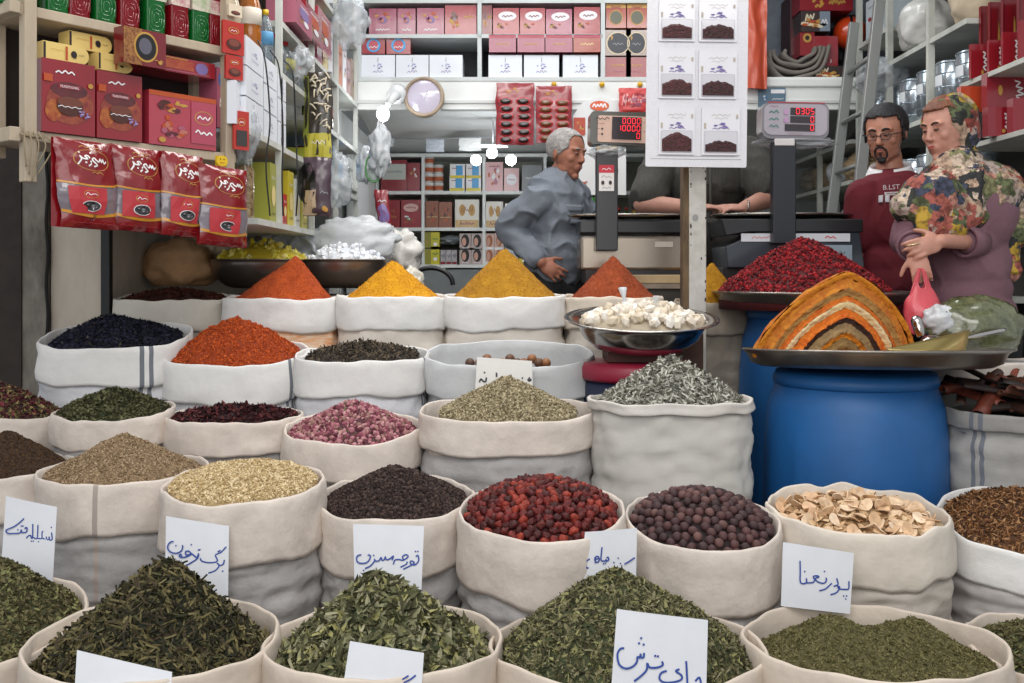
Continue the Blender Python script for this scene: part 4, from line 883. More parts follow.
# hanging bag of dried mushrooms
D = P(318, 115, 4.35); FP = Pl((0, 4.3), (1, 0))
def pillow(px0, py0, px1, py1, Y, dep, mat, nu=14, nv=18, seed=0, wob=.006, skew=0, S=None):
    A = P(px0, py0, Y); B = P(px1, py1, Y); W, Hh = B.x-A.x, A.z-B.z
    def S(u, v, e):
        pw = dep*(max(0, math.sin(PI*min(1, max(0, u))))**.5)*(max(0, math.sin(PI*min(1, max(0, v))))**.5)
        return V((A.x+W*u+wob*1.2*ns(v*5, seed)+skew*(1-v), Y-pw-wob*ns(u*5+seed, v*6)-e, B.z+Hh*v+wob*ns(u*5, seed+3)))
    mb = MB(); mb.grid(lambda a, b: S(a, b, 0), nu, nv, mat); mb.grid(lambda a, b: S(1-a, b, -2*dep*(max(0, math.sin(PI*a))*max(0, math.sin(PI*b)))**.5-.002), nu, nv, mat)
    return mb, S, W, Hh
th = thing('mushroom_bag', 'hanging clear and olive bag of sliced dried mushrooms by the left wall shelves', 'bag', P(318, 158, 4.3))
mb, S, W, Hh = pillow(304, 72, 332, 160, 4.3, .02, M('#3a342c', .2, coat=.8, bump=.4, bs=20), skew=.0); mb.build('bag_body', th)
mb = MB(); deco(mb, S, W, Hh, [('r', .5, .16, .96, .28, M('#b8ae3a', .3)), ('s', .5, .2, .5, .05, WHT, .003), ('r', .1, .6, .2, .7, M('#8a9440', .3))]); mb.build('bag_print', th)
for k in range(34):
    u, v = random.uniform(.3, .9), random.uniform(.36, .95); p = S(u, v, .006); a = random.uniform(0, 6.28); L = random.uniform(.010, .02)
    mb = MB(); mb.tube(cat([p+V((-L*math.cos(a), 0, -L*math.sin(a))), p+V((0, -.004, .004)), p+V((L*math.cos(a), 0, L*math.sin(a)))], 3), [.0035]*7, M('#cfc4ae', .7), 5)
    mb.build('mushroom_slice', th)
th = thing('coffee_bag', 'large dark purple and kraft bag with curved print below the mushroom bag', 'bag', P(318, 214, 4.2))
mb, S, W, Hh = pillow(303, 157, 331, 216, 4.2, .03, M('#4a3a44', .35, coat=.5, bump=.4, bs=14), seed=3); mb.build('bag_body', th)
mb = MB(); deco(mb, S, W, Hh, [('e', .15, .55, .7, .7, BLK), ('r', .25, .22, .5, .42, M('#b8a48c', .6)), ('e', .8, .12, .2, .1, GOLD), ('s', .8, .4, .25, .05, GRY, .003)]); mb.build('bag_print', th)
# cables hanging in front of the shelves
for i, (a, b) in enumerate((((262, 50), (272, 120)), ((276, 60), (285, 130)), ((290, 78), (298, 140)))):
    mb = MB(); pts = [P(a[0]-6, 40+i*10, 3.42+i*.1), P(a[0]+3, 60+i*8, 3.42+i*.1), P(b[0]-2, b[1], 3.44+i*.12), P(b[0]-6+3*i, b[1]+45, 3.44+i*.12), P(b[0]-2, 216, 3.46+i*.12)]
    mb.tube(cat([V((max(p.x, -.87), p.y, p.z)) for p in pts], 8), .0028, M('#17181b', .5), 6)
    tag(mb.build('black_cable'), ('leftmost', 'middle', 'rightmost')[i]+' thin black cable hanging down before the left wall cartons', 'cable', 'black cables by the left wall shelves')
# crumpled plastic
PLA = M('#c6ccd2', .16, alpha=.42, coat=.5, bump=.7, bs=18); PLM = M('#d2d6da', .3, alpha=.8, coat=.4, bump=.8, bs=14)
def crumple(c, r, mat, name, label, cat_='bag', seed=0, amp=.35, group=None, knot=0, f=2.2, flat=None, parent=None):
    mb = MB(); mb.ell((0, 0, 0), r, mat, 40, 26); mb.sm = [True]*len(mb.sm); rr = max(r)
    out = []
    for v in mb.v:
        q = V((v[0]/r[0], v[1]/r[1], v[2]/r[2])); k = 1+amp*(ns(q.x*f+seed, q.y*f, q.z*f)+.5*(.5-abs(ns(q.x*f*2.2, q.y*f*2.2+seed, q.z*f*2.2))*2))
        v2 = V(v)*k
        if flat is not None and v2.z < -r[2]*flat: v2.z = -r[2]*flat
        if knot and q.z > .55: t = (q.z-.55)/.45; v2.x *= 1-.8*t; v2.y *= 1-.8*t; v2.z += knot*t
        out.append(tuple(v2+V(c)))
    mb.v = out; o = mb.build(name, parent)
    if parent is None: tag(o, label, cat_, group)
    return o
for i, (px, py, Y, rx, rz) in enumerate(((300, 62, 4.12, .05, .06), (349, 22, 5.0, .09, .12), (338, 180, 4.6, .06, .12), (247, 130, 3.45, .04, .10))):
    crumple(P(px, py, Y), (rx, .05, rz), PLA, 'plastic_bag', ('crumpled clear bag over the water bottles', 'big clear bag with red caps hanging at the top end of the left shelves', 'clear crumpled bag beside the dark purple bag', 'clear crumpled bag behind the hanging red sachet')[i], seed=i*3, group='clear plastic bags at the left')
# ------------------------------------------------------------------ counter with bowls of sugar candy at the left
TB = M('#4d4238', .7, var=.3, vs=6)
th = thing('display_table', 'low dark wooden table behind the powder cones holding bowls and bags', 'table', (-.95, 4.33, 0))
MB().box((-.95, 4.33, 1.0), (1.14, .5, .03), TB).build('table_top', th)
for x in (-1.49, -.41):
    for y in (4.11, 4.55): MB().box((x, y, .4925), (.05, .05, .985), TB).build('leg', th)
crumple(P(178, 267, 4.3)+V((0, 0, .0)), (.155, .12, .115), M('#b98f66', .8, var=.25, vs=7, bump=.5, bs=14), 'brown_paper_bag', 'crumpled brown paper bag with an open top above the dark flakes sack', seed=5, amp=.22, flat=.7)
crumple(P(215, 246, 4.42), (.10, .06, .06), M('#b8a68c', .7, bump=.5, bs=14), 'paper_wrap', 'crumpled tan paper sticking out behind the brown bag', 'paper', seed=8)
BOWL = M('#8a8078', .32, metal=.9, bump=.1, bs=6)
def bowl(px, rpx, Y, rimpy, botpy, mat, name, label, tilt=0, foot=.5, sy=1):
    c = P(px, rimpy, Y); r = rpx/F*Y; h = (botpy-rimpy)/F*Y
    pr = [(r*foot, -h)]+[(r*(foot+(1-foot)*math.sin(PI/2*t)), -h*math.cos(PI/2*t)**1.2 if t < 1 else 0) for t in [k/12 for k in range(1, 13)]]
    pr += [(r*1.03, .003), (r*1.03, .006), (r*.985, .002)]+[((r-.004)*(foot+(1-foot)*math.sin(PI/2*t)), -h*math.cos(PI/2*t)**1.2+.005) for t in [k/12 for k in range(11, -1, -1)]]+[(0, -h+.005)]
    mb = MB(); mb.lathe([(0, -h)]+pr, c, mat, 48, sy=sy, rot=Matrix.Rotation(tilt, 3, 'X')); o = mb.build(name, origin=c-V((0, 0, h))); tag(o, label, 'bowl'); return c, r, h
def chunks(c, rx, ry, n_, size, mats, name, label, group, cat_, hgt, alpha=None, minz=0):
    pr = []
    for k in range(8):
        mb = MB(); v, f = ico(); v = v*(1+RNG.uniform(-.3, .3, (12, 1)))*size*np.array([1, .8, .6]); mb.add([tuple(q) for q in v], f, mats[k % len(mats)]); pr.append(mb.build(name, origin=(0, 0, 0)))
    for i in range(n_):
        a, q = random.uniform(0, 6.28), math.sqrt(random.random())
        o = pr[i] if i < 8 else pr[i % 8].copy()
        if i >= 8: C.objects.link(o)
        o.location = (c.x+rx*q*math.cos(a), c.y+ry*q*math.sin(a), c.z+minz+hgt*(1-q**2)*random.uniform(.6, 1.05)+.2*size); o.rotation_euler = [random.uniform(0, 3) for _ in range(3)]
        tag(o, label, cat_, group)
for px, rp, mats, core, nm, lb, hg in ((262, 50, [M(c, .25, coat=.6) for c in ('#d6c43a', '#e0d25a', '#c8b228', '#eadf86')], '#c9b430', 'yellow', 'dark metal bowl of yellow rock sugar behind the orange cone', .085), (346, 42, [M(c, .25, coat=.6) for c in ('#dde0e4', '#eceef0', '#c9ced6')], '#cfd2d8', 'white', 'dark metal bowl of white rock sugar right of the yellow one', .07)):
    c, r, h = bowl(px, rp, 4.3, 261, 288, BOWL, 'metal_bowl', lb)
    mb = MB(); mb.lathe([(0, -.05), (r*.85, -.04), (r*.93, -.006), (r*.6, hg*.55), (0, hg*.85)], c, M(core, .5, bump=.8, bs=30), 32); tag(mb.build('sugar_bed'), 'fine '+nm+' sugar crumbs filling the '+nm+' rock sugar bowl', 'sugar', kind='stuff')
    chunks(c, r*.9, r*.9, 110, .017, mats, 'rock_sugar', nm+' rock sugar crystal heaped in the dark metal bowl', nm+' rock sugar crystals', 'sugar crystal', hg)
mb = MB()   # open clear sheet of the sugar bags
def sheet(u, v): a = P(258+62*u, 0, 4.48); return V((a.x+.03*ns(u*4, v*4), 4.50+.05*ns(u*5, v*5, 2), 1.10+.25*v*(.6+.4*math.sin(PI*u))+.02*ns(u*8, v*3, 5)))
mb.grid(sheet, 18, 12, PLA); mb.grid(lambda u, v: sheet(u, v)+V((0, .012, 0)), 18, 12, PLA); tag(mb.build('plastic_sheet'), 'opened clear plastic sheet standing behind the yellow sugar bowl', 'plastic sheet')
mb = MB()
def kr(u, v): a = P(254+50*u, 238-22*v, 4.56); return V((a.x, 4.585+.02*math.sin(u*5), a.z+.05*v*math.sin(PI*u)))
mb.grid(kr, 10, 6, M('#a8825a', .8)); tag(mb.build('kraft_bag', solid=.01), 'tan kraft bag rim showing behind the yellow sugar bowl', 'bag')
crumple(P(352, 240, 4.52)+V((0, .02, .0)), (.20, .05, .10), PLM, 'plastic_bag', 'large white translucent bag spread behind the white sugar bowl', seed=11, amp=.3)
crumple(P(398, 246, 4.7)+V((0, 0, -.04)), (.11, .09, .12), M('#cdcbc6', .4, bump=.6, bs=16), 'white_bag', 'bulging white bag right of the white sugar bowl', seed=13, flat=.9)
crumple(P(412, 283, 4.5), (.05, .06, .07), M('#cfcabc', .4, bump=.6, bs=16), 'white_bag', 'small cream bag between the yellow and the golden cones', seed=17, amp=.25, flat=.9)
th = thing('low_stool', 'low dark stool behind the yellow cone carrying white bags', 'stool', (-.5, 4.68, 0))
MB().box((-.46, 4.72, .965), (.42, .22, .03), TB).build('seat', th)
for x in (-.62, -.30):
    for y in (4.64, 4.8): MB().box((x, y, .475), (.03, .03, .95), TB).build('leg', th)
mb = MB(); mb.tube(cat([P(431+22*math.cos(a), 285-19*math.sin(a)*.9, 4.95) for a in [PI*k/10 for k in range(11)]]+[]), .012, BLK, 8)
tag(mb.build('bicycle_tyre'), 'curved black rubber loop behind the golden cone', 'rubber loop')
# ------------------------------------------------------------------ hanging things at the back left
th = thing('light_bulb', 'glowing round bulb in a white lamp holder at the left of the beam', 'bulb', P(386, 105, 5.45))
MB().ell(P(383, 114, 5.45), (.034, .034, .042), M('#f4f8ff', .3, emit=14), 20, 12).build('glass', th)
mb = MB(); mb.tube([P(388, 105, 5.46), P(392, 99, 5.5), P(396, 95, 5.55)], [.018, .022, .03], M('#d8dada', .4), 16); mb.tube([P(396, 95, 5.55), P(398, 92, 5.8)], .05, M('#d5d7d8', .4), 20); mb.build('lamp_holder', th)
th = thing('triple_lamp', 'cluster of three glowing bulbs hanging under the alcove ceiling', 'lamp', P(493, 140, 6.6))
MB().tube([P(493, 148, 6.6), P(493, 112, 6.6)], .006, WHT, 8).build('stem', th)
MB().box(P(493, 146, 6.6), (.2, .03, .02), WHT).build('bracket', th)
for px, py in ((476, 160), (492, 153), (511, 160)): MB().ell(P(px, py, 6.55), .036, M('#f4f8ff', .3, emit=12), 18, 12).build('glass_bulb', th)
th = thing('round_mirror', 'round wall clock with a wooden ring mounted on the white beam', 'clock', P(424, 97, 5.72))
c = P(424, 97, 5.74); R90 = Matrix.Rotation(PI/2, 3, 'X')
mb = MB(); mb.lathe([(.098, -.03), (.116, -.03), (.118, 0), (.112, .025), (.098, .018), (.096, 0)], c, M('#a3907a', .45, var=.2, vs=10), 48, rot=R90); mb.build('ring_frame', th)
mb = MB(); mb.lathe([(0, -.03), (.1, -.03), (.1, .006), (.09, .012), (0, .022)], c, M('#c0b8c8', .08, coat=1), 48, rot=R90); mb.build('glass_face', th)
mb = MB(); mb.box(c+V((.012, -.022, .005)), (.003, .002, .06), GRY, Matrix.Rotation(.4, 3, 'Y')); mb.build('hand', th); th.name = 'wall_clock'
crumple(P(380, 150, 5.3), (.055, .05, .13), PLM, 'white_plastic_bag', 'white plastic bags bunched on a hook below the bulb', seed=21, amp=.4, knot=.02)
crumple(P(366, 165, 5.35), (.05, .05, .09), PLM, 'white_plastic_bag', 'lower white plastic bundle against the end of the left shelves', seed=23, amp=.4)
th = thing('hand_strainer', 'round white strainer with green rim hanging below the bulb', 'strainer', P(374, 177, 5.3))
mb = MB(); mb.tube([P(374, 166, 5.3)+V((.045*math.cos(a), 0, .075*math.sin(a)-.01)) for a in [2*PI*k/24 for k in range(25)]], .005, M('#5a9a5a', .4), 6); mb.build('rim', th)
mb = MB(); mb.ell(P(374, 166, 5.32)+V((0, 0, -.01)), (.043, .02, .073), M('#c8d2ce', .3, alpha=.8), 16, 10); mb.build('mesh_bowl', th)
th = thing('hanging_packet', 'long red and purple printed packet hanging at the end of the left shelves', 'packet', P(380, 243, 5.0))
mb, S, W, Hh = pillow(374, 190, 388, 245, 5.0, .02, M('#8a2a34', .3, coat=.6, bump=.4, bs=16), seed=9, skew=.03); mb.build('bag_body', th)
mb = MB(); deco(mb, S, W, Hh, [('e', .5, .55, .8, .4, PUR), ('s', .5, .8, .6, .06, WHT, .004), ('e', .5, .25, .7, .2, ORG)]); mb.build('bag_print', th)
# ------------------------------------------------------------------ upper back shelf packs
UP = Pl((0, YU), (1, 0)); ZU = [Z(79, YU)+.011, Z(36, YU)+.011]
ORD = ('first', 'second', 'third', 'fourth', 'fifth', 'sixth', 'seventh', 'eighth', 'ninth', 'tenth', 'eleventh', 'twelfth')
G1 = [('f', .5, .62, .75, .5, [GOLD, ORG, PINK, M('#b8688a', .4)], 14), ('e', .5, .55, .3, .25, PUR), ('s', .5, .2, .5, .08, WHT, .005)]
G2 = [('f', .3, .5, .5, .7, [BRN2, ORG, GOLD, MAR], 14), ('s', .75, .6, .3, .1, GOLD, .006)]
G3 = [('e', .55, .7, .7, .34, M('#d8d4d8', .3)), ('s', .55, .7, .4, .12, MAR, .006), ('f', .35, .3, .6, .4, [ORG, BRN2, GOLD], 8)]
PKB = GL('#8f3452'); OR = GL('#983a26')
i = 0
for px0, px1, m, g, py in ((369, 396.5, PKB, G1, 8.5), (397.5, 415.5, PKB, G1, 8.5), (417, 444, PKB, G1, 8), (445, 476.5, RD2, G2, 5), (482, 492, RD3, G2, 5), (493, 519, RD2, G3, 8), (520, 545, RD2, G3, 8), (546, 572, PKB, G3, 9), (574, 600, RD2, G3, 7)):
    pack(UP, px0, py, px1, 34.5, .2, m, g, 'saffron_candy_box', ORD[i]+' printed box from the left on the upper board of the high back shelf', 'box', 'boxes on the upper board of the high back shelf', zb=ZU[1]); i += 1
for i, (px0, px1) in enumerate(((362, 385), (386.5, 410.5))):
    pack(UP, px0, 37, px1, 54.8, .18, RD2, [('e', .5, .5, .6, .8, SKY), ('e', .5, .5, .42, .6, M('#b8525c', .4)), ('s', .5, .4, .4, .2, WHT, .004)], 'red_tea_box', ('left', 'right')[i]+' red box with blue round print lying on white cartons, high shelf', 'box', 'blue printed red boxes', zb=ZU[0]+(79-55)/F*YU)
PU = [('f', .5, .5, .3, .3, [PUR, M('#9aa0c8', .5)], 7), ('s', .5, .28, .3, .12, PUR, .003), ('r', .5, .78, .02, .2, GRY)]
for i, (px0, px1) in enumerate(((361, 395), (396, 428.5), (429.5, 462.5), (488.5, 522), (524, 559), (563, 598))):
    pack(UP, px0, 55, px1, 78, .25, WBOX, PU, 'white_saffron_carton', ORD[i]+' white carton with a purple flower from the left on the high back shelf', 'carton', 'white cartons on the high back shelf', zb=ZU[0])
for i, px0 in enumerate((489, 517.5, 545.5, 573.5)):
    pack(UP, px0, 34.5, px0+27, 52.5, .2, PKB if i < 3 else OR, [('s', .5, .45, .5, .15, GOLD if i < 3 else CREAM, .004), ('r', .5, .88, 1, .16, M('#a83a50', .3))], 'pink_loaf_box', ORD[i]+' low pink-red box from the left resting on the right white cartons, high shelf', 'box', 'low pink-red boxes over the white cartons', zb=ZU[0]+(79-54)/F*YU, off=.0)
for i, px0 in enumerate((606, 627)):
    pack(UP, px0, 3, px0+20, 27.5, .15, OR, [('r', .5, .9, 1, .2, GOLD), ('e', .5, .42, .68, .6, GOLD), ('e', .5, .42, .6, .52, M('#5a5a4c', .3)), ('s', .5, .84, .5, .12, RD, .005)], 'round_window_box', ('left', 'right')[i]+' orange-red box with a round window at the right end of the high shelf', 'box', 'round window boxes on the high shelf', zb=ZU[0]+(79-29)/F*YU)
    pack(UP, px0-1, 30, px0+25-5*i, 55.5, .15, M('#a09088', .35, coat=.5), [('e', .5, .48, .8, .8, M('#1e2430', .3)), ('o', .5, .48, .9, .88, M('#d8c8a8', .4), .08), ('f', .2, .72, .3, .3, [GOLD], 5), ('s', .5, .45, .4, .1, GRY, .004)], 'dark_wreath_box', ('left', 'right')[i]+' grey box with a dark round picture under the round window boxes', 'box', 'dark round picture boxes on the high shelf', zb=ZU[0]+(79-57)/F*YU, off=.01)
    pack(UP, px0-1, 57, px0+25-5*i, 77, .15, RD, [('s', .5, .6, .5, .12, GOLD, .005), ('s', .5, .3, .4, .06, PINK, .003)], 'flat_red_box', ('left', 'right')[i]+' plain red box on the lowest board at the right end of the high shelf', 'box', 'plain red boxes on the high shelf', zb=ZU[0])
# hanging date cards on the beam
def datecard(px0, py0, px1, py1, lab, rows, dark):
    Y = 5.74; th = thing('date_candy_card', lab, 'hanging card', P((px0+px1)/2, py1, Y), 'red hanging cards of dates on the beam')
    mb, S, W, Hh = pillow(px0, py0, px1, py1, Y, .012, M('#8e2832', .25, coat=.7, bump=.3, bs=20), seed=px0); mb.build('card_back', th)
    mb = MB(); deco(mb, S, W, Hh, [('f', .5, .88, .7, .14, [RD2, GOLD, ORG], 8), ('f', .3, .6, .3, .2, [GOLD, RD2], 6), ('f', .7, .65, .3, .2, [GOLD, ORG], 6)]); mb.build('card_print', th)
    for r in range(rows):
        for c in range(2):
            p = S(.27+.46*c, .08+(.62/(rows-1))*r, .004); MB().ell(p, (.034, .010, .018), dark, 14, 8).build('date', th)
            mb = MB(); mb.ell(p+V((0, .003, 0)), (.042, .008, .024), GL('#b5343a'), 14, 8); mb.build('blister', th)
DT = M('#2a1614', .2, coat=.8); DT2 = M('#6a3a18', .2, coat=.8)
datecard(496, 83, 534, 145, 'left red hanging card with two columns of dark dates under the beam', 6, DT)
datecard(536, 86, 572, 143, 'right red and gold hanging card with two columns of dates under the beam', 6, DT2)
for px, lab in ((554, 'left'), (602, 'middle'), (640, 'right')):
    mb = MB(); c = P(px, 84.5, 5.79); mb.lathe([(0, -.02), (.014, -.018), (.016, 0), (.008, .02), (0, .02)], c, M('#d8a818', .4), 14, rot=R90); tag(mb.build('yellow_hook'), lab+' of the yellow round hooks stuck on the white beam', 'hook', 'yellow hooks on the beam')
th = thing('red_lace_card', 'red cut-out card half hidden by the saffron card, on the beam', 'hanging card', P(635, 118, 5.74))
mb, S, W, Hh = pillow(619, 88, 652, 112, 5.74, .01, M('#c03a3a', .35, bump=.3, bs=20), seed=4); mb.build('card_back', th)
mb = MB(); deco(mb, S, W, Hh, [('s', .5, .5, .8, .6, M('#d8a0a0', .4), .006), ('f', .5, .5, .8, .7, [PINK, RD2], 9)]); mb.build('card_print', th)
th = thing('nut_poster', 'white arched poster with an orange oval logo behind the left scale display', 'poster', P(600, 190, 5.75))
mb = MB(); Y = 5.78; pts = [P(573, 195, Y), P(626, 195, Y), P(626, 112, Y), P(618, 102, Y), P(600, 97, Y), P(582, 103, Y), P(573, 116, Y)]
mb.add(pts, [tuple(range(7))], M('#dcdcdc', .5)); mb.build('board', th, solid=.006)
A, B = P(573, 195, Y-.006), P(626, 97, Y-.006); Sp = lambda u, v, e: V((A.x+(B.x-A.x)*u, A.y-e, A.z+(B.z-A.z)*v))
mb = MB(); deco(mb, Sp, B.x-A.x, B.z-A.z, [('e', .5, .91, .36, .1, M('#d0521e', .4)), ('s', .5, .91, .26, .05, WHT, .008), ('r', .12, .70, .22, .18, M('#b03a1c', .4)), ('f', .12, .7, .2, .14, [GOLD, RD2, ORG], 7), ('f', .2, .12, .3, .1, [ORG, M('#b8683a', .4)], 8), ('f', .75, .12, .3, .1, [ORG, M('#b8683a', .4)], 8), ('r', .75, .25, .2, .03, RD)]); mb.build('poster_print', th)
# ------------------------------------------------------------------ lower back shelf goods
BP = Pl((0, YB), (1, 0)); zz = [z+.001 for z in BZ]    # zz[1], zz[2], zz[3] boards
def bpk(px0, py0, px1, py1, zi, m, g, name, lab, cat_='box', group=None, dep=.15, zadd=0):
    return pack(BP, px0, py0, px1, py1, dep, m, g, name, lab, cat_, group, zb=zz[zi]+zadd)
bpk(381, 160, 407, 188, 1, RD2, [('r', .5, .62, .9, .5, M('#c8ccc4', .4)), ('s', .5, .62, .6, .1, GRY, .005)], 'wrapped_red_box', 'wide red box with a pale label on the top left of the low back shelf')
bpk(407.5, 163, 420, 188, 1, RD2, [('f', .5, .6, .7, .5, [WHT, ORG, GOLD], 8)], 'upright_red_box', 'narrow red box beside the wide pale-labelled one, low back shelf')
for k, (px, n_) in enumerate(((424.5, 4), (434, 3))):
    for r in range(n_):
        th = thing('round_tub', '%s tub of the %s stack of white and orange tubs on the low back shelf' % (('lowest', 'second', 'third', 'top')[r], ('left', 'right')[k]), 'tub', (X(px+4, YB), YB+.07, zz[1]+.066*r), 'white and orange tubs')
        c = (X(px+4, YB), YB+.07, zz[1]+.066*r)
        MB().lathe([(0, 0), (.031, 0), (.034, .05), (0, .05)], c, M('#d6cfc6', .4), 18).build('tub_body', th); MB().lathe([(0, .05), (.036, .05), (.036, .063), (0, .063)], c, WHT, 18).build('lid', th)
        MB().lathe([(.0335, .012), (.0352, .04), (.033, .041), (.031, .011)], c, M('#b8603a', .5), 18).build('tub_label', th)
for i, (px0, r) in enumerate(((449.5, 0), (466, 0), (450, 1), (466, 1))):
    bpk(px0, 176-12*r, px0+15, 189-12*r, 1, WHT, [('r', .62, .55, .45, .7, SKY), ('r', .5, .1, .95, .2, YEL), ('s', .3, .7, .3, .1, RD, .004)], 'blue_yellow_box', ('lower left', 'lower right', 'upper left', 'upper right')[i]+' of the four white-blue-yellow boxes on the low back shelf', group='white-blue-yellow boxes', zadd=.094*r)
bpk(485.5, 162, 503, 188, 1, M('#d8a8a8', .4), [('f', .5, .5, .8, .7, [PINK, ORG, WHT], 12), ('s', .5, .85, .6, .08, RD, .005)], 'pink_pale_box', 'taller pale pink box below the bulbs on the low back shelf')
bpk(504, 168, 519, 188, 1, M('#dcb4b4', .4), [('e', .5, .5, .7, .5, WHT), ('s', .5, .5, .5, .1, PINK, .004)], 'pink_pale_box', 'shorter pale pink box below the bulbs on the low back shelf')
bpk(522, 165, 542, 189, 1, M('#84888a', .3), [('s', .5, .5, .6, .1, WHT, .004)], 'grey_packet', 'grey wrapped packet on the low back shelf by the old man', 'packet')
bpk(386.5, 200, 400, 225, 2, RD2, [('f', .5, .6, .3, .15, [GOLD], 4), ('s', .5, .4, .5, .08, GOLD, .004)], 'plain_red_box', 'plain red box with gold crest on the middle board, low back shelf')
bpk(401, 200, 421, 225, 2, RD2, [('e', .5, .72, .75, .3, M('#d8b0a8', .4)), ('s', .5, .72, .5, .1, RD, .004), ('f', .4, .3, .6, .4, [WHT, GRN, ORG], 8)], 'picture_red_box', 'red box with an oval title and food picture, low back shelf')
for i, px0 in enumerate((425.5, 439)):
    bpk(px0, 201+i, px0+13, 224, 2, M('#8a5038', .35), [('f', .5, .5, .7, .7, [ORG, M('#a8643c', .4), BRN2], 9), ('s', .5, .4, .8, .05, CREAM, .004)], 'brown_snack_pack', ('left', 'right')[i]+' brown snack pack on the middle board, low back shelf', 'packet')
for i, px0 in enumerate((455, 486, 505)):
    bpk(px0, 199.5+2*i, px0+(24 if i == 0 else 17), 225, 2, M('#dedad0', .4), [('e', .3, .62, .26, .42, GOLD), ('e', .7, .62, .26, .42, GOLD), ('s', .5, .62, .5, .3, M('#8a5a28', .4), .004), ('r', .5, .14, .96, .26, M('#c8a870', .4)), ('s', .5, .14, .6, .16, RD, .006)], 'biscuit_carton', ORD[i]+' white carton with golden biscuit pictures, low back shelf', 'carton')
bpk(423, 232, 431, 262, 3, M('#8e8a2a', .4), [('s', .5, .7, .6, .1, GOLD, .004), ('r', .5, .5, .9, .04, DK)], 'olive_tin', 'olive-green tin at the left of the lowest back board', 'tin')
for i, (r, c) in enumerate(((0, .2), (1, .2))):
    bpk(431+.0*r, 232 if r else 246.5, 439.5, 262-15*r, 3, M('#c8be2a', .4), [('s', .5, .6, .7, .14, GRN, .005), ('e', .5, .3, .5, .2, WHT)], 'yellow_tea_tin', ('lower', 'upper')[i]+' yellow tin of the pair on the lowest back board', 'tin', zadd=.11*r)
for i in range(3): bpk(440.5+5.6*i, 250, 445.6+5.6*i, 262, 3, M('#a8a4a8', .4), [('s', .5, .6, .7, .3, DK, .003), ('r', .5, .1, .9, .16, RD)], 'small_grey_pack', ORD[i]+' of the three small grey packs on the lowest back board', 'packet')
HAIR = M('#1a1214', .5); SKINP = M('#c99a86', .5)
for r in range(2):
    for c in range(2):
        bpk(459.5+12*c, 248-14.5*r, 471+12*c, 262-14.5*r, 3, M('#b8a8a4', .4), [('e', .5, .55, .7, .8, HAIR), ('e', .4, .5, .36, .5, SKINP), ('s', .5, .1, .6, .1, WHT, .003)], 'hair_dye_box', '%s %s of the four boxes picturing a dark-haired woman, lowest back board' % (('lower', 'upper')[r], ('left', 'right')[c]), group='boxes picturing a dark-haired woman', zadd=.106*r)
        bpk(485+9.5*c, 248-14.5*r, 494+9.5*c, 262-14.5*r, 3, M('#d0b0a4', .4), [('e', .5, .55, .7, .7, M('#a0603c', .5)), ('e', .4, .5, .36, .5, SKINP), ('r', .5, .08, 1, .16, WHT)], 'face_picture_box', '%s %s of the four pale boxes with an auburn face picture, lowest back board' % (('lower', 'upper')[r], ('left', 'right')[c]), group='boxes with an auburn face picture', zadd=.106*r)
bpk(505, 243, 518, 262, 3, M('#b4c0cc', .4), [('s', .5, .5, .6, .1, BLU, .004)], 'pale_blue_box', 'pale blue box on the lowest back board left of the grey shirt')
bpk(519, 253, 533, 262, 3, M('#c8b83a', .4), [('r', .5, .5, .5, .6, WHT)], 'yellow_flat_box', 'flat yellow and white box on the lowest back board near the elbow')
bpk(413, 246, 420, 262, 3, M('#2a4a8a', .4), [('s', .5, .6, .7, .1, WHT, .003)], 'blue_bottle_pack', 'small dark blue pack on the lowest back board at the far left', 'packet')
bpk(588, 197, 599, 225, 2, M('#3aa02a', .4), [('s', .5, .6, .6, .1, WHT, .004)], 'green_pack', 'bright green pack behind the left scale pole', 'packet')
for i in range(7):
    c = (X(577+7.6*i+(20 if i > 1 else 0), YB), YB+.06, zz[2]); th = thing('sauce_bottle', ORD[i]+' small sauce bottle from the left on the middle back board', 'bottle', c, 'small sauce bottles')
    MB().lathe([(0, 0), (.022, 0), (.022, .09), (.009, .12), (.009, .13), (0, .13)], c, M(('#1e6a2a', '#2a8a30', '#7a1a18', '#1a1a1c', '#2a5a28', '#c8a02a', '#a83020')[i], .3, coat=.5), 14).build('bottle_body', th)
    MB().lathe([(0, .13), (.012, .13), (.012, .15), (0, .15)], c, M('#b82a22', .4), 12).build('cap', th); MB().lathe([(.0228, .03), (.0228, .07), (.021, .07), (.021, .03)], c, M('#c8c4a8', .5), 14).build('bottle_label', th)
# cluttered papers taped over the low shelf and bags
for i, (a, b, c, d) in enumerate(((379, 138, 394, 147), (426, 139, 444, 152), (459, 138, 481, 151), (585, 150, 604, 190))):
    mb, S, W, Hh = pillow(a, b, c, d, 6.9, .006, M(('#c8ccd0', '#c2c8d2', '#e0e2e0', '#dedede')[i], .5), seed=i)
    tag(mb.build('paper_note'), ('small grey paper at the left', 'bluish crumpled paper second from left', 'bright white paper', 'tall white paper behind the left pole')[i]+' hanging over the low back shelf', 'paper')
MB_ = MB(); MB_.tube(cat([P(374, 137, 6.9), P(430, 139, 6.9), P(500, 137, 6.9), P(606, 139, 6.9)], 6), .004, GRY, 6); tag(MB_.build('hanging_wire'), 'thin wire stretched under the alcove ceiling holding papers', 'wire')
for i, (px, py, Y, rx, rz) in enumerate(((398, 255, 7.42, .1, .05), (451, 240, 7.42, .09, .035))):
    crumple(P(px, py, Y), (rx, .07, rz), M('#80888c', .3, bump=.6, bs=16), 'grey_plastic_bag', ('dull plastic bag at the left', 'dark grey plastic over the small packs')[i]+' on the lowest back board', seed=31+i, amp=.3)
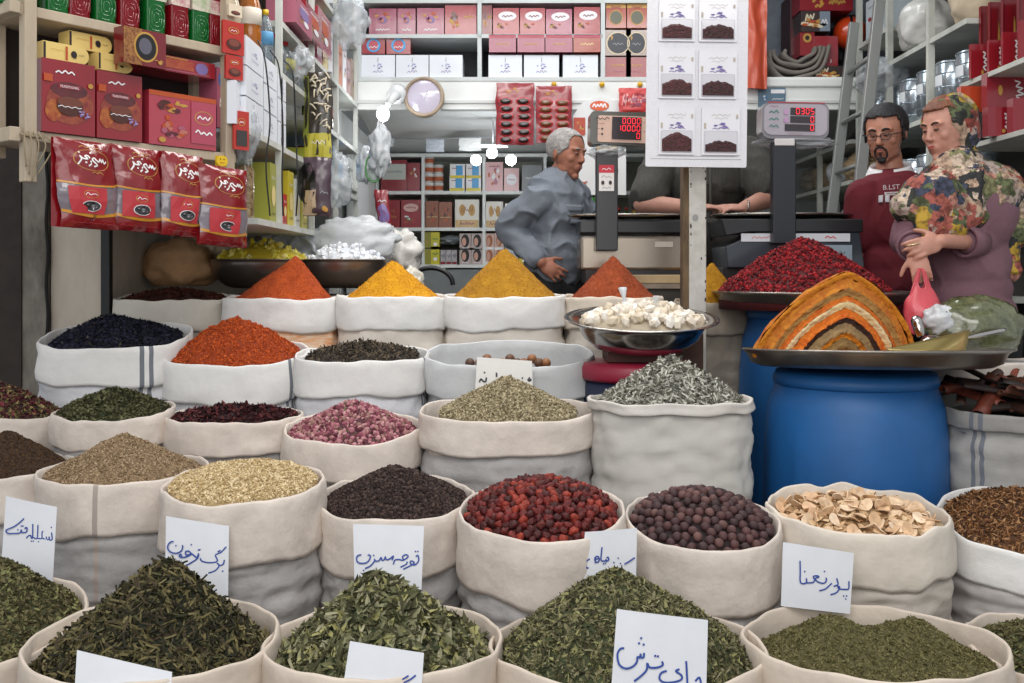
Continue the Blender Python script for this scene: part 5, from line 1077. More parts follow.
# ------------------------------------------------------------------ recess at upper right
mb = MB(); OC = M('#b8492e', .45, coat=.3, bump=.5, bs=8)
def ocf(u, v): a = P(739+29*u, 88-100*v, 5.72); return V((a.x, 5.74+.012*math.sin(u*9+ns(u*2, v*3)*2)+.006*ns(u*5, v*7), a.z+.008*ns(u*6, 1)))
mb.grid(ocf, 22, 30, OC); mb.grid(lambda u, v: ocf(u, v)+V((0, .01, 0)), 22, 30, OC); tag(mb.build('orange_cloth'), 'glossy orange cloth hanging beside the big saffron card', 'cloth')
GCL = M('#77716a', .85, var=.15, vs=8, bump=.3, bs=30)
mb = MB(); zb = 2.24
for k, (rx, rz, dx) in enumerate(((.20, .15, 0), (.165, .115, .01), (.13, .085, .015), (.085, .05, .02))):
    pts = []
    for i in range(19):
        a = PI*(1.0+i/18) if k < 4 else 0; pts.append((rx*math.cos(a), rz*math.sin(a)))
    def band(u, v, pts=pts, k=k, dx=dx, rx=rx): 
        i = min(17, int(u*18)); f = u*18-i; x = pts[i][0]*(1-f)+pts[i+1][0]*f; z = pts[i][1]*(1-f)+pts[i+1][1]*f
        tip = .03*abs(math.cos(PI*u))**6*(1 if u > .5 else .4)
        return V((X(789, 5.98)+dx+x+.035*ns(u*3+k*.6, k*.7), 5.84+.22*v, zb+.165+z+tip+.022*ns(u*3.5+k, v*2, k)))
    mb.grid(band, 26, 4, GCL)
tag(mb.build('folded_cloth', solid=.02), 'grey cloth folded in U-shaped layers on the white ledge', 'cloth')
RP = Pl((0, 5.86), (1, 0))
STK = [('f', .45, .45, .9, .7, [M('#d8c8a8', .5), ORG, GOLD, M('#c08040', .4)], 22), ('s', .3, .7, .3, .5, M('#d8cbb0', .5), .008, 6)]
rb = [(816, 66, 843, 87, M('#3a2c2c', .4), STK, 'dark box with stick snacks picture, lowest right on the white ledge'), (803, 62, 816, 87, M('#4c4648', .4), [('f', .5, .8, .6, .2, [M('#c8b8a0', .5)], 4)], 'dim grey box left of the lowest picture box on the ledge')]
zb0 = Z(88, 5.86)+.006
pack(RP, 816, 66, 843, 87, .3, M('#3a2c2c', .4), STK, 'snack_box', rb[0][6], 'box', zb=2.241, off=0)
pack(RP, 801, 57, 814.5, 87, .3, M('#4c4648', .4), rb[1][5], 'snack_box', rb[1][6], 'box', zb=2.241, off=.03)
pack(RP, 815, 36, 838, 66, .28, RD2, [('s', .5, .6, .3, .25, GOLD, .006), ('f', .65, .15, .2, .15, [WHT], 3)], 'red_snack_box', 'bright red upright box standing on the lowest picture box', 'box', off=.02)
pack(RP, 800, 32, 814.5, 55.5, .25, M('#8a2028', .35), [('e', .5, .75, .6, .4, GOLD), ('e', .5, .75, .3, .2, DK)], 'badge_box', 'dark red box with a gold round badge, left of the bright red one', 'box', off=.04)
pack(RP, 801, 11, 830, 31.5, .28, M('#3a2c2c', .4), STK+[('r', .82, .5, .36, .96, M('#7c8896', .4)), ('s', .8, .5, .2, .3, WHT, .005)], 'snack_box', 'dark box with stick snacks picture and grey side panel, upper on the ledge', 'box', off=.03)
pack(RP, 800, -14, 853, 10.5, .28, M('#861a26', .35), [('f', .3, .3, .3, .5, [GOLD, M('#c8923a', .4)], 9), ('s', .7, .35, .3, .3, GOLD, .01)], 'wide_red_box', 'wide dark red box with gold picture cut by the top photo edge', 'box', off=.03)
pack(RP, 790, -5, 799, 50, .2, M('#3a1c22', .5), [('r', .5, .5, .8, .3, MAR)], 'dark_carton', 'narrow dark carton in shade left of the stacked red boxes', 'carton', off=.2, zb=2.241)
th = thing('orange_ball', 'shiny orange ball with black straps in the upper right recess', 'ball', P(849, 50, 5.95))
c = P(850, 33, 6.0); MB().ell(c, (.10, .10, .10), M('#c8421c', .25, coat=.8), 28, 18).build('ball_shell', th)
mb = MB()
for ax in (0.3, 1.5): mb.tube([c+Matrix.Rotation(ax, 3, 'Z') @ V((.103*math.cos(a)*.5, .103*math.cos(a)*.86, .103*math.sin(a))) for a in [2*PI*k/28 for k in range(29)]], .007, BLK, 6)
mb.build('strap', th)
crumple(P(838, 44, 6.1), (.05, .06, .12), M('#16181c', .6, bump=.5, bs=14), 'black_bag', 'black crumpled bag behind the orange ball', seed=41)
pack(Pl((1.95, 3.2), (0, -1)), 0, 0, 1, 1, .1, RD, [], 'x', 'x', 'x') if 0 else None
mb = MB(); A = P(765, 91, 5.79); Sq = lambda u, v, e: V((A.x-.04+.16*u, 5.799-e, A.z-.09+.11*v)); deco(mb, Sq, .16, .11, [('r', .5, .5, 1, 1, M('#5a7488', .4)), ('r', .72, .8, .5, .2, WHT), ('f', .25, .5, .35, .6, [SKY, WHT, BLU], 6), ('s', .72, .4, .4, .1, WHT, .003)])
mb.v = [tuple(V(v)-V((0, .004, 0))) for v in mb.v]; tag(mb.build('blue_sticker'), 'small blue-grey printed sticker on the beam above the right scale', 'sticker')
# ------------------------------------------------------------------ counter and scales
CT = M('#3a3733', .5, var=.2, vs=4)
th = thing('shop_counter', 'dark counter behind the powder cones carrying two scales', 'counter', (.84, 4.33, 0))
MB().box((.86, 4.33, .53), (1.02, .5, 1.04), CT).build('cabinet', th, bevel=.004)
MB().box((.86, 4.33, 1.055), (1.06, .54, .02), M('#85796a', .5, var=.25, vs=6)).build('counter_top', th)
STEEL = M('#a8a49c', .22, metal=1, bump=.05, bs=5); DST = M('#55534f', .3, metal=.9); BPL = M('#16171a', .35, coat=.2); NAVY = M('#1c2026', .3, coat=.3)
LED = M('#ff2a3c', .4, emit=1.3); DISP = M('#2b2328', .15, coat=.6)
SEG = {'0': 'abcdef', '1': 'bc', '3': 'abgcd', '5': 'afgcd'}
def digits(mb, S, x, z, w, h, txt, W, Hh, e=.003):
    """right-aligned seven-segment figures ending at x"""
    for i, ch in enumerate(reversed(txt)):
        cx = x-w*.5-i*w*1.25
        for sgm in SEG[ch]:
            gx, gz, gw, gh = {'a': (0, .5, .6, .1), 'g': (0, 0, .6, .1), 'd': (0, -.5, .6, .1), 'b': (.38, .25, .12, .42), 'c': (.38, -.25, .12, .42), 'e': (-.38, -.25, .12, .42), 'f': (-.38, .25, .12, .42)}[sgm]
            a, b = cx+gx*w, z+gz*h*.95; ww, hh = gw*w/2, gh*h/2*.95
            mb.add([S(a-ww, b-hh, e), S(a+ww, b-hh, e), S(a+ww, b+hh, e), S(a-ww, b+hh, e)], [(0, 1, 2, 3)], LED)
def rrect(mb, S, x, z, w, h, r, mat, e, W, Hh, dep=0):
    n_ = 6; pts = []
    for cx, cz, a0 in ((1, 1, 0), (-1, 1, 1), (-1, -1, 2), (1, -1, 3)):
        for k in range(n_+1):
            a = PI/2*(a0+k/n_); pts.append((x+cx*(w/2-r/W)+r/W*math.cos(a), z+cz*(h/2-r/Hh)+r/Hh*math.sin(a)))
    vs = [S(a, b, e) for a, b in pts]; k = len(vs)
    if dep: vs += [S(a, b, e-dep) for a, b in pts]; fs = [tuple(range(k)), tuple(range(2*k-1, k-1, -1))]+[(i, k+i, k+(i+1) % k, (i+1) % k) for i in range(k)]
    else: fs = [tuple(range(k))]
    mb.add(vs, fs, mat)
def plane_S(px0, py1, px1, py0, Y, yaw=0, roll=0):
    A, B = P(px0, py1, Y), P(px1, py0, Y); W, Hh = B.x-A.x, B.z-A.z; c = (A+B)/2; R = Matrix.Rotation(yaw, 3, 'Z') @ Matrix.Rotation(roll, 3, 'Y')
    return (lambda u, v, e: R @ V(((u-.5)*W, -e, (v-.5)*Hh))+c), W, Hh
# left scale
def scale(name, label, pole, pan, body, disp, Y):
    th = thing(name, label, 'scale', P((pan[0]+pan[1])/2, 282, Y+.05))
    return th
YS = 4.2
th = scale('weighing_scale', 'left shop scale with black pole, steel body and beige display reading 10000', 0, (567, 690), 0, 0, YS)
MB().box(P(606.5, 199, YS-.145), (21/F*YS, .05, 100/F*YS), BPL).build('display_pole', th, bevel=.004)
x0, x1 = X(567, YS), X(684, YS); cx = (x0+x1)/2+.02
mb = MB(); mb.lathe([(0, -.012), (.86, -.012), (.97, -.004), (1, .004), (.985, .006), (.95, -.002), (0, -.004)], (cx, YS, Z(216.5, YS)), STEEL, 48, sx=(x1-x0)/2+.02, sy=.13); mb.build('weighing_pan', th)
MB().box((cx+.015, YS, Z(228, YS)), (x1-x0-.02, .22, .055), BPL).build('pan_frame', th, bevel=.006)
mb = MB(); mb.box((cx+.02, YS+.03, Z(253.5, YS)), (x1-x0-.02, .26, 34/F*YS), M('#9c9184', .25, metal=.85, bump=.08, bs=4)); mb.build('steel_body', th, bevel=.012)
mb = MB(); mb.box((x1-.10, YS-.102, Z(245, YS)), (.075, .004, .022), M('#b5aba0', .5)); mb.build('rating_label', th)
MB().box((cx+.02, YS+.03, 1.0955), (x1-x0-.06, .24, .06), BPL).build('base', th, bevel=.004)
mb = MB(); S, W, Hh = plane_S(599, 191, 614, 165, YS-.172); deco(mb, S, W, Hh, [('r', .5, .5, 1, 1, M('#ddd8d4', .5)), ('r', .5, .85, 1, .3, M('#c22a3c', .5)), ('s', .5, .85, .6, .1, WHT, .0025), ('s', .5, .55, .7, .1, GRY, .002), ('e', .25, .32, .22, .16, DK), ('e', .75, .32, .22, .16, DK), ('s', .5, .12, .6, .06, GRY, .002)]); mb.build('warning_sticker', th)
S, W, Hh = plane_S(590, 145, 660, 112, YS-.16, yaw=.03, roll=.03)
mb = MB(); rrect(mb, S, .5, .5, 1, 1, .018, M('#4c4a44', .25, coat=.6), 0, W, Hh, .10); mb.build('display_housing', th)
mb = MB(); rrect(mb, S, .55, .47, .88, .80, .008, M('#c9a898', .45), .004, W, Hh, .004); mb.build('display_face', th)
mb = MB(); S2 = lambda u, v, e: S(u, v, e+.006); deco(mb, S2, W, Hh, [('r', .52, .50, .42, .68, DISP), ('s', .17, .78, .2, .1, DK, .003), ('s', .15, .62, .1, .03, RD, .0015), ('r', .86, .7, .2, .012, DK), ('r', .86, .42, .2, .012, DK), ('e', .17, .46, .03, .07, DK), ('e', .17, .3, .03, .07, DK), ('r', .11, .46, .06, .01, DK), ('r', .11, .3, .06, .01, DK)]); mb.build('display_window', th)
mb = MB(); digits(mb, S2, .715, .72, .055, .17, '0000', W, Hh, .0045); digits(mb, S2, .715, .50, .055, .17, '10000', W, Hh, .0045); digits(mb, S2, .715, .28, .055, .17, '0', W, Hh, .0045); mb.build('display_digits', th)
MB().box(P(606.5, 149.5, YS-.145), (.085, .06, .02), M('#9c8a6a', .3, metal=.6)).build('pole_bracket', th, bevel=.004)
crumple(P(607, 152, YS-.13), (.075, .06, .028), PLA, 'plastic_wrap', '', seed=51, parent=None).name = 'plastic_wrap'
o = bpy.data.objects['plastic_wrap']; tag(o, 'clear plastic film bunched at the top of the left scale pole', 'plastic film')
# right scale
YS = 4.15
th = scale('weighing_scale', 'right shop scale with black pole and grey display reading 0305', 0, (710, 858), 0, 0, YS)
MB().box(P(783, 193, YS-.15), (22/F*YS, .05, 98/F*YS), M('#1a1d26', .4)).build('display_pole', th, bevel=.004)
x0, x1 = X(712, YS), X(857, YS); cx = (x0+x1)/2
mb = MB(); mb.lathe([(0, -.012), (.88, -.012), (.97, -.004), (1, .004), (.985, .006), (.95, -.002), (0, -.004)], (cx, YS+.04, Z(215.5, YS)), STEEL, 48, sx=(x1-x0)/2, sy=.17); mb.build('weighing_pan', th)
mb = MB(); zc = Z(225, YS); hw = (x1-x0)/2
pts = [(-hw+.01, .018), (-hw+.03, -.05), (-hw+.12, -.035), (hw-.02, -.035), (hw-.02, .018)]
mb.add([(cx+a, YS-.13, zc+b) for a, b in pts]+[(cx+a, YS+.17, zc+b) for a, b in pts], [tuple(range(5)), tuple(range(9, 4, -1))]+[(i, 5+i, 5+(i+1) % 5, (i+1) % 5) for i in range(5)], BPL); mb.build('pan_frame', th, bevel=.004)
mb = MB(); zt, zbm = Z(233, YS), Z(268, YS)
pts = [(-hw+.04, zbm), (-hw+.03, zt-.06), (-hw+.16, zt), (hw-.03, zt), (hw-.01, zbm)]
mb.add([(cx+a, YS-.12, b) for a, b in pts]+[(cx+a, YS+.16, b) for a, b in pts], [tuple(range(5)), tuple(range(9, 4, -1))]+[(i, 5+i, 5+(i+1) % 5, (i+1) % 5) for i in range(5)], M('#353c44', .25, coat=.5)); mb.build('scale_body', th, bevel=.005)
MB().box((cx, YS+.03, 1.098), (hw*1.8, .24, .066), BPL).build('base', th, bevel=.004)
mb = MB(); S, W, Hh = plane_S(741, 242, 850, 233, YS-.126); deco(mb, S, W, Hh, [('r', .5, .5, 1, .9, M('#c9ccd2', .4)), ('s', .2, .5, .2, .3, M('#c86a70', .5), .003), ('s', .82, .5, .1, .4, M('#c22a3c', .5), .004)]); mb.build('front_label', th)
mb = MB(); S, W, Hh = plane_S(805, 261, 852, 245, YS-.128); deco(mb, S, W, Hh, [('r', .5, .5, 1, 1, M('#8a99a4', .3)), ('s', .5, .5, .7, .3, DK, .002)]); mb.build('side_label', th)
S, W, Hh = plane_S(762, 139, 829, 102, YS-.17, roll=.02)
mb = MB(); rrect(mb, S, .5, .5, 1, 1, .035, M('#7c7a80', .3, coat=.6), 0, W, Hh, .09); mb.build('display_housing', th)
mb = MB(); rrect(mb, S, .5, .52, .94, .84, .03, M('#a39ca6', .35, coat=.5), .004, W, Hh, .004); mb.build('display_face', th)
mb = MB(); deco(mb, lambda u, v, e: S(u, v, e+.006), W, Hh, [('r', .60, .74, .37, .2, DISP), ('r', .60, .52, .37, .18, DISP), ('r', .56, .30, .45, .18, DISP), ('r', .5, .975, .86, .03, M('#a02a38', .4)), ('s', .17, .72, .14, .1, M('#2a7a6a', .4), .004), ('s', .17, .52, .14, .1, M('#2a7a6a', .4), .004), ('s', .17, .32, .14, .1, M('#2a7a6a', .4), .004), ('s', .17, .86, .12, .03, RD, .0015), ('r', .35, .72, .06, .14, M('#b08ab0', .4)), ('r', .35, .5, .06, .14, M('#b08ab0', .4)), ('s', .5, .12, .2, .03, RD, .001)]); mb.build('display_window', th)
mb = MB(); S2 = lambda u, v, e: S(u, v, e+.0105); digits(mb, S2, .765, .74, .058, .16, '0305', W, Hh); digits(mb, S2, .765, .52, .058, .15, '0', W, Hh); digits(mb, S2, .765, .30, .058, .15, '0', W, Hh); mb.build('display_digits', th)
mb = MB(); mb.box(P(783, 143, YS-.15), (.08, .055, .028), M('#c8c4c4', .4)); mb.build('pole_collar', th, bevel=.003)
o = crumple(P(795, 143, YS-.10), (.15, .07, .022), PLA, 'plastic_wrap', 'clear plastic film gathered under the right scale display', 'plastic film', seed=53, amp=.4)
# small wooden tray/box seen between cones on the counter
mb = MB(); mb.box(P(655, 284, 4.08)+V((0, .04, 0)), (.22, .06, .035), M('#a8926e', .6, var=.2, vs=8)); o = mb.build('wooden_strip', bevel=.003); o.location.z = 1.066; tag(o, 'pale wooden strip lying at the front edge of the counter', 'wood strip')
# ------------------------------------------------------------------ saffron card hung in front of the post
YC = 3.56; S, W, Hh = plane_S(646.5, 167, 747.5, -6, YC, roll=.012)
th = thing('saffron_card', 'big white patterned card with six saffron packets hung on the white post', 'hanging card', S(.5, 0, 0))
CARD = M('#dcdbe0', .35, var=.04, vs=60, coat=.3)
mb = MB(); rrect(mb, S, .5, .5, 1, 1, .006, CARD, 0, W, Hh, .008); mb.build('backing_card', th)
mb = MB(); DOT = M('#c3c0c8', .5)
for i in range(26):
    for j in range(44):
        u, v = (i+.5+.5*(j % 2))/27, (j+.5)/44; e = .0012; a = .006
        mb.add([S(u-a*.7, v-a*.3, e), S(u, v+a*.35, e), S(u+a*.7, v+a*.3, e), S(u, v-a*.1, e)], [(0, 1, 2, 3)], DOT)
deco(mb, S, W, Hh, [('r', .5, .045, .9, .003, GRY), ('r', .5, .062, .8, .002, GRY)]); mb.build('card_pattern', th)
SAF = [M('#4a1c1e', .6, var=.5, vs=80, bump=.8, bs=120), M('#3c1518', .6, var=.5, vs=80, bump=.8, bs=120)]; PKT = M('#e2e1e6', .25, coat=.7)
VIO = M('#6f5f9c', .5); VIO2 = M('#8f80b4', .5); GREY2 = M('#b4a89a', .5)
nrow = ((.12, .485), (.40, .80), (.71, .12))
for r, (py_t, py_b) in enumerate(((-2, 42), (50, 99), (107, 155))):
    for c in range(2):
        px0 = (659, 699)[c]-(2-r)*.5+(3 if c and r == 2 else 0); px1 = px0+(36, 38)[c]
        u0, u1 = (px0-646.5)/101, (px1-646.5)/101; v1, v0 = 1-(py_t+6)/173, 1-(py_b+6)/173
        T = lambda a, b, e, u0=u0, u1=u1, v0=v0, v1=v1: S(u0+(u1-u0)*a, v0+(v1-v0)*b, e+.002); w_, h_ = (u1-u0)*W, (v1-v0)*Hh
        pt = thing('x', 'x', 'x', (0, 0, 0)); bpy.data.objects.remove(pt)
        mb = MB(); rrect(mb, T, .5, .5, 1, 1, .004, PKT, .006, w_, h_, .005); pk_ = mb.build('saffron_packet', th)
        mb = MB(); T2 = lambda a, b, e, T=T: T(a, b, e+.006)
        deco(mb, T2, w_, h_, [('s', .5, .83, .5, .05, GREY2, .0015), ('s', .5, .76, .34, .04, GREY2, .0012), ('f', .5, .60, .5, .16, [VIO, VIO2, VIO], 9), ('s', .5, .55, .45, .04, VIO, .002), ('r', .08, .6, .05, .12, GREY2), ('r', .92, .8, .05, .08, GREY2)]); mb.build('packet_print', pk_)
        mb = MB(); rrect(mb, T2, .5, .27, .88, .46, .004, M('#bdbbc2', .3), .002, w_, h_); rrect(mb, T2, .5, .27, .84, .43, .003, M('#d0ced4', .08, coat=1), .0028, w_, h_)
        mb.build('clear_window', pk_)
        mb = MB(); pts = [(.09, .065), (.91, .065)]; rr = random.Random(r*2+c)
        top = (.36, .36, .36, .34, .42, .27)[r*2+c]
        for k in range(15): u = .91-.82*k/14; pts.append((u, top*(.72+.35*math.sin(PI*(k+1)/16))+rr.uniform(-.02, .02)))
        n_ = len(pts); vs = [T2(a, b, .0036) for a, b in pts]+[T2(.09+(a-.09)*.95+.02, .08+(b-.08)*.85, .008) for a, b in pts]
        mb.add(vs, [tuple(range(n_, 2*n_))]+[(i, (i+1) % n_, n_+(i+1) % n_, n_+i) for i in range(n_)], SAF[c]); mb.build('saffron_threads', pk_)
MB().tube([S(.5, 1, -.004), S(.5, 1, -.004)+V((0, .05, .25))], .002, WHT, 6).build('cord', th)
# ------------------------------------------------------------------ steel bowl on a drum
BY = 3.3; BST = M('#b9b6b2', .2, metal=1, bump=.08, bs=4)
c = P(641, 320, BY); r = 77/F*BY; tl = Matrix.Rotation(-.13, 3, 'X') @ Matrix.Rotation(0, 3, 'Y')
tl = Matrix.Rotation(.13, 3, 'X')
pr = [(0, -.098), (r*.45, -.098), (r*.62, -.085), (r*.75, -.055), (r*.82, -.02), (r*.84, -.004), (r*1.0, .004), (r*1.005, .008), (r*.99, .010), (r*.83, .0), (r*.80, -.02), (r*.73, -.052), (r*.6, -.08), (0, -.09)]
mb = MB(); mb.lathe(pr, c, BST, 64, rot=tl); tag(mb.build('steel_bowl'), 'wide-rimmed steel bowl of pale dried pieces in front of the white post', 'bowl')
PCS = [M(k, .6, var=.15, vs=30) for k in ('#d8cdbc', '#e2d8ca', '#cdbfa8', '#e8e2d8', '#d2c4ae')]
mb = MB(); mb.lathe([(0, -.05), (r*.7, -.04), (r*.8, -.004), (r*.5, .03), (0, .045)], c, M('#c2b49e', .8, bump=.8, bs=30, var=.2), 40, rot=tl); tag(mb.build('dried_piece_bed'), 'bed of pale dried pieces filling the steel bowl', 'dried goods', kind='stuff')
chunks(c, r*.78, r*.78, 190, .022, PCS, 'dried_piece', 'pale cream dried chunk heaped in the wide-rimmed steel bowl', 'pale dried chunks in the steel bowl', 'dried piece', .055, minz=-.004)
for i, (dx, dz, hh) in enumerate(((-.065, .05, .075), (.04, .045, .05))):
    mb = MB(); b = c+V((dx, -.05, dz-.02)); mb.lathe([(.05, -.02), (.045, .0), (.02, .018), (.008, .028), (.006, .04), (.016, hh), (.012, hh+.004), (0, hh-.005)], b, PLM if i == 0 else PLA, 18)
    mb.v = [tuple(V(v)+V((.012*ns(v[0]*30, v[1]*30, v[2]*20), .01*ns(v[1]*30, v[2]*30), 0))) for v in mb.v]
    tag(mb.build('twisted_bag'), ('taller', 'shorter')[i]+' twisted clear plastic bag top standing in the steel bowl', 'bag')
th = thing('storage_drum', 'dark blue drum with crimson lid under the steel bowl', 'drum', (c.x-.02, BY+.03, 0))
D0 = V((c.x-.015, BY+.04, 0)); mb = MB(); mb.lathe([(0, 0), (.16, 0), (.175, .03), (.175, .70), (.17, .76), (0, .76)], D0, M('#1b2540', .4), 48); mb.build('drum_body', th)
mb = MB(); mb.lathe([(0, .76), (.18, .755), (.185, .765), (.185, .795), (.176, .812), (.1, .815), (0, .815)], D0, M('#8e1f38', .4), 48); mb.build('drum_lid', th)
mb = MB(); mb.box((D0.x+.0, D0.y, .835), (.2, .2, .035), M('#4a2a22', .7)); o = mb.build('wooden_block'); tag(o, 'small dark block between drum lid and steel bowl', 'block')
mb = MB(); mb.box((X(683, 3.48), 3.52, .45), (.14, .10, .9), M('#5a4238', .75, var=.35, vs=8)); tag(mb.build('brown_box', bevel=.005), 'tall brown carton standing at the foot of the white post', 'carton')
# ------------------------------------------------------------------ blue barrels and trays
def barrel(px, Y, r, zt, label, mat, dent=True):
    X0 = X(px, Y); th = thing('blue_barrel', label, 'barrel', (X0, Y, 0))
    pr = [(0, 0), (r*.9, 0), (r*.95, .02), (r*.985, .05), (r*1.0, zt*.2), (r*.975, zt*.23), (r*1.0, zt*.26), (r*1.01, zt*.5), (r*1.0, zt*.74), (r*.96, zt*.87), (r*.88, zt*.945), (r*.84, zt*.955), (r*.84, zt*.96)]
    mb = MB(); mb.lathe(pr, (X0, Y, 0), mat, 96)
    if dent:
        out = []
        for v in mb.v:
            x, y, z = v; d = math.hypot((x-(X0-r*.93))/.035, (z-zt*.58)/.075)
            if d < 1 and y < Y: k = .035*(1-d*d)**.5; x += k*.9; y += k*.5
            out.append((x, y, z))
        mb.v = out
    mb.build('barrel_body', th)
    MB().lathe([(r*.86, zt*.95), (r*.9, zt*.955), (r*.905, zt*.975), (r*.87, zt), (0, zt)], (X0, Y, 0), mat, 72).build('barrel_lid', th)
    return X0
BLM = M('#1c5a96', .5, var=.15, vs=3, bump=.1, bs=6)
TZ = Z(371, 3.1)
X1 = barrel(854.5, 3.1, .272, TZ, 'nearer bright blue plastic barrel carrying the tray of layered turmeric', BLM)
X2 = barrel(812, 3.80, .27, .985, 'farther blue plastic barrel carrying the tray of crimson barberries', BLM, False)
TRM = M('#8f8880', .32, metal=.9, bump=.15, bs=5, var=.2, vs=6)
def tray(name, cx, Y, z, r, label, tx=0, ty=0, h=.05):
    pr = [(0, 0), (r*.86, 0), (r*.93, .012), (r*.965, h*.8), (r*1.0, h), (r*.99, h+.005), (r*.955, h*.85), (r*.915, .02), (r*.85, .008), (0, .008)]
    R = Matrix.Rotation(ty, 3, 'Y') @ Matrix.Rotation(tx, 3, 'X')
    mb = MB(); mb.lathe(pr, (cx, Y, z), TRM, 72, rot=R); tag(mb.build(name), label, 'tray'); return R
tz1 = TZ+.016; r1 = .395
R1 = tray('metal_tray', X(872.5, 3.1), 3.1, tz1, r1, 'dull round metal tray of layered turmeric on the nearer blue barrel', tx=-.055, ty=.0, h=.05)
r2 = .365
tray('metal_tray', X(810, 3.8), 3.8, .99, r2, 'dull round metal tray of crimson barberries on the farther blue barrel', h=.045)
# sumac / barberry heap
t = Sack(); t.X, t.Y, t.rx, t.ry, t.n = X(803, 3.8), 3.8, .315, .315, 2; t.rad = lambda a: 1; t.zf = 1.032; t.zb = 1.032
BB = leaves(['#6e1218', '#84181e', '#560d14', '#971f24', '#43080f'], .5)
heap(t, 'barberry_heap', 'crimson dried barberries in a tall rounded heap on the farther tray', 'dried fruit', 239, None, [('ball', .0075, 5200, BB, None, .6, .8)], M('#4a0b10', .8, var=.3, vs=50), edge=.0, prof=.8, rs=1.0, rough=.012, flatr=.1)
# layered turmeric mound: sectioned dome with strata facing the camera
cx, cy, z0 = .985, 3.19, tz1+.03
LAY = [(1.0, '#c07a12', '#a85f0a'), (.93, '#a8591a', '#c07a22'), (.82, '#8e6a38', '#a57e44'), (.74, '#b3530f', '#c96a18'), (.68, '#d6c39a', '#c9b07c'), (.60, '#b8520e', '#cf7018'), (.50, '#2a1712', '#3c241a'), (.44, '#7c6444', '#93784f'), (.33, '#c47a16', '#a9640f'), (.27, '#6e5530', '#85683a'), (.14, '#9a5a20', '#b36c24')]
RW, RH = .248, .262
def arch(k, a): 
    """pointed arch outline, a 0..pi"""
    x = math.cos(a); s_ = math.sin(a)
    return x*RW*k, RH*(k**1.08)*(.5*s_+.5*(1-abs(x)**1.25)) if s_ > 0 else 0
th = thing('layered_turmeric', 'tall cut mound of turmeric showing orange, white and dark curved layers', 'ground spice', (cx+.03, cy, z0))
na = 56
tl_ = .10
def apx(a, k, y): x, z = arch(k, a); return V((cx+x+.045*(z/RH), y, z0+z))
mb = MB(); M0 = M('#c27a10', .95, var=.5, vs=14, bump=.7, bs=60, col2='#a34e0a')
vs = []; fs = []; nd = 16
for j in range(nd+1):
    t_ = j/nd; k = math.sqrt(max(.0, 1-t_**2.2)); y = cy-.13+.22*t_
    for i in range(na+1):
        p = apx(PI*i/na, max(k, .02), y); p += V((0, 0, .010*ns(p.x*30, p.y*30, p.z*30)+.012*ns(p.x*10, p.y*10, 2))); vs.append(p)
for j in range(nd):
    for i in range(na): a = j*(na+1)+i; fs.append((a, a+1, a+na+2, a+na+1))
mb.add(vs, fs, M0, True); mb.build('mound_crust', th)
def facey(k, a): return cy-.13-.10*(1-k)-.006*math.sin(k*40)+.004*ns(math.cos(a)*9, k*22, 3)
for q, (k, c1, c2) in enumerate(LAY):
    k2 = LAY[q+1][0] if q+1 < len(LAY) else .001; mb = MB(); n3 = 5; vs = []; fs = []
    for j in range(n3+1):
        for i in range(na*2+1):
            a = PI*i/(na*2); kk = k+(k2-k)*j/n3
            kk2 = kk+(.014*ns(math.cos(a)*4, q, 2)+.012*ns(math.cos(a)*14, q+5, 2) if 0 < q or j > 0 else 0)*(1 if kk > .1 else 0)
            p = apx(a, min(1, max(.001, kk2)), 0); p.y = facey(kk2, a)+.0045*ns(p.x*90, p.z*90, q)
            vs.append(p)
    w_ = na*2+1
    for j in range(n3):
        for i in range(na*2): a = j*w_+i; fs.append((a, a+w_, a+w_+1, a+1))
    mb.add(vs, fs, M(c1, .95, var=.45, vs=35, bump=.9, bs=90, col2=c2), True); mb.build('spice_layer', th)
t = Sack(); t.X, t.Y, t.rx, t.ry, t.n = X(868, 3.1), 3.1, .33, .33, 2; t.rad = lambda a: 1; t.zf = tz1+.055; t.zb = tz1+.018
heap(t, 'spilled_turmeric', 'thin bed of orange turmeric spread over the tray below the layered mound', 'ground spice', 355, None, [('grain', .005, 2500, leaves(['#b5600e', '#c87a14', '#9a4c0c']), None, .6, 1)], M('#b5640e', .95, var=.4, vs=20, bump=.5, bs=80), edge=.0, prof=.6, rs=.98)
for v_ in bpy.data.objects['spilled_turmeric'].data.vertices: v_.co.z = max(v_.co.z, -.0)
# scoops on the tray
BR = M('#a8955e', .3, metal=.75, var=.15, vs=8)
th = thing('brass_scoop', 'wide brass-coloured scoop lying at the right of the turmeric tray', 'scoop', P(930, 352, 2.9))
mb = MB(); A, B, Cc = P(886, 349, 2.86), P(970, 330, 2.98), P(965, 352, 2.80)
def sc(u, v): 
    base = A.lerp(B, u); low = A.lerp(Cc, u); p = base.lerp(low, v); return p-V((0, 0, .028*math.sin(PI*v)*math.sin(PI*min(1, u*.9+.1))*1.2))
mb.grid(sc, 16, 12, BR); mb.build('scoop_blade', th, solid=.003)
th = thing('metal_spoon', 'steel spoon handle pointing right out of the turmeric tray', 'spoon', P(990, 334, 3.05))
mb = MB(); mb.tube(cat([P(965, 338, 3.0), P(985, 334, 3.03), P(1006, 329.5, 3.06)]), [.004, .005, .006, .007, .008, .008, .008, .008, .008, .008, .008, .007, .004][:13], BST, 8); mb.build('handle', th)
mb = MB(); mb.ell(P(958, 341, 2.99), (.03, .02, .006), BST, 16, 8); mb.build('spoon_bowl', th)
th = thing('small_ladle', 'small steel ladle with upright handle behind the turmeric mound', 'ladle', P(920, 335, 3.25))
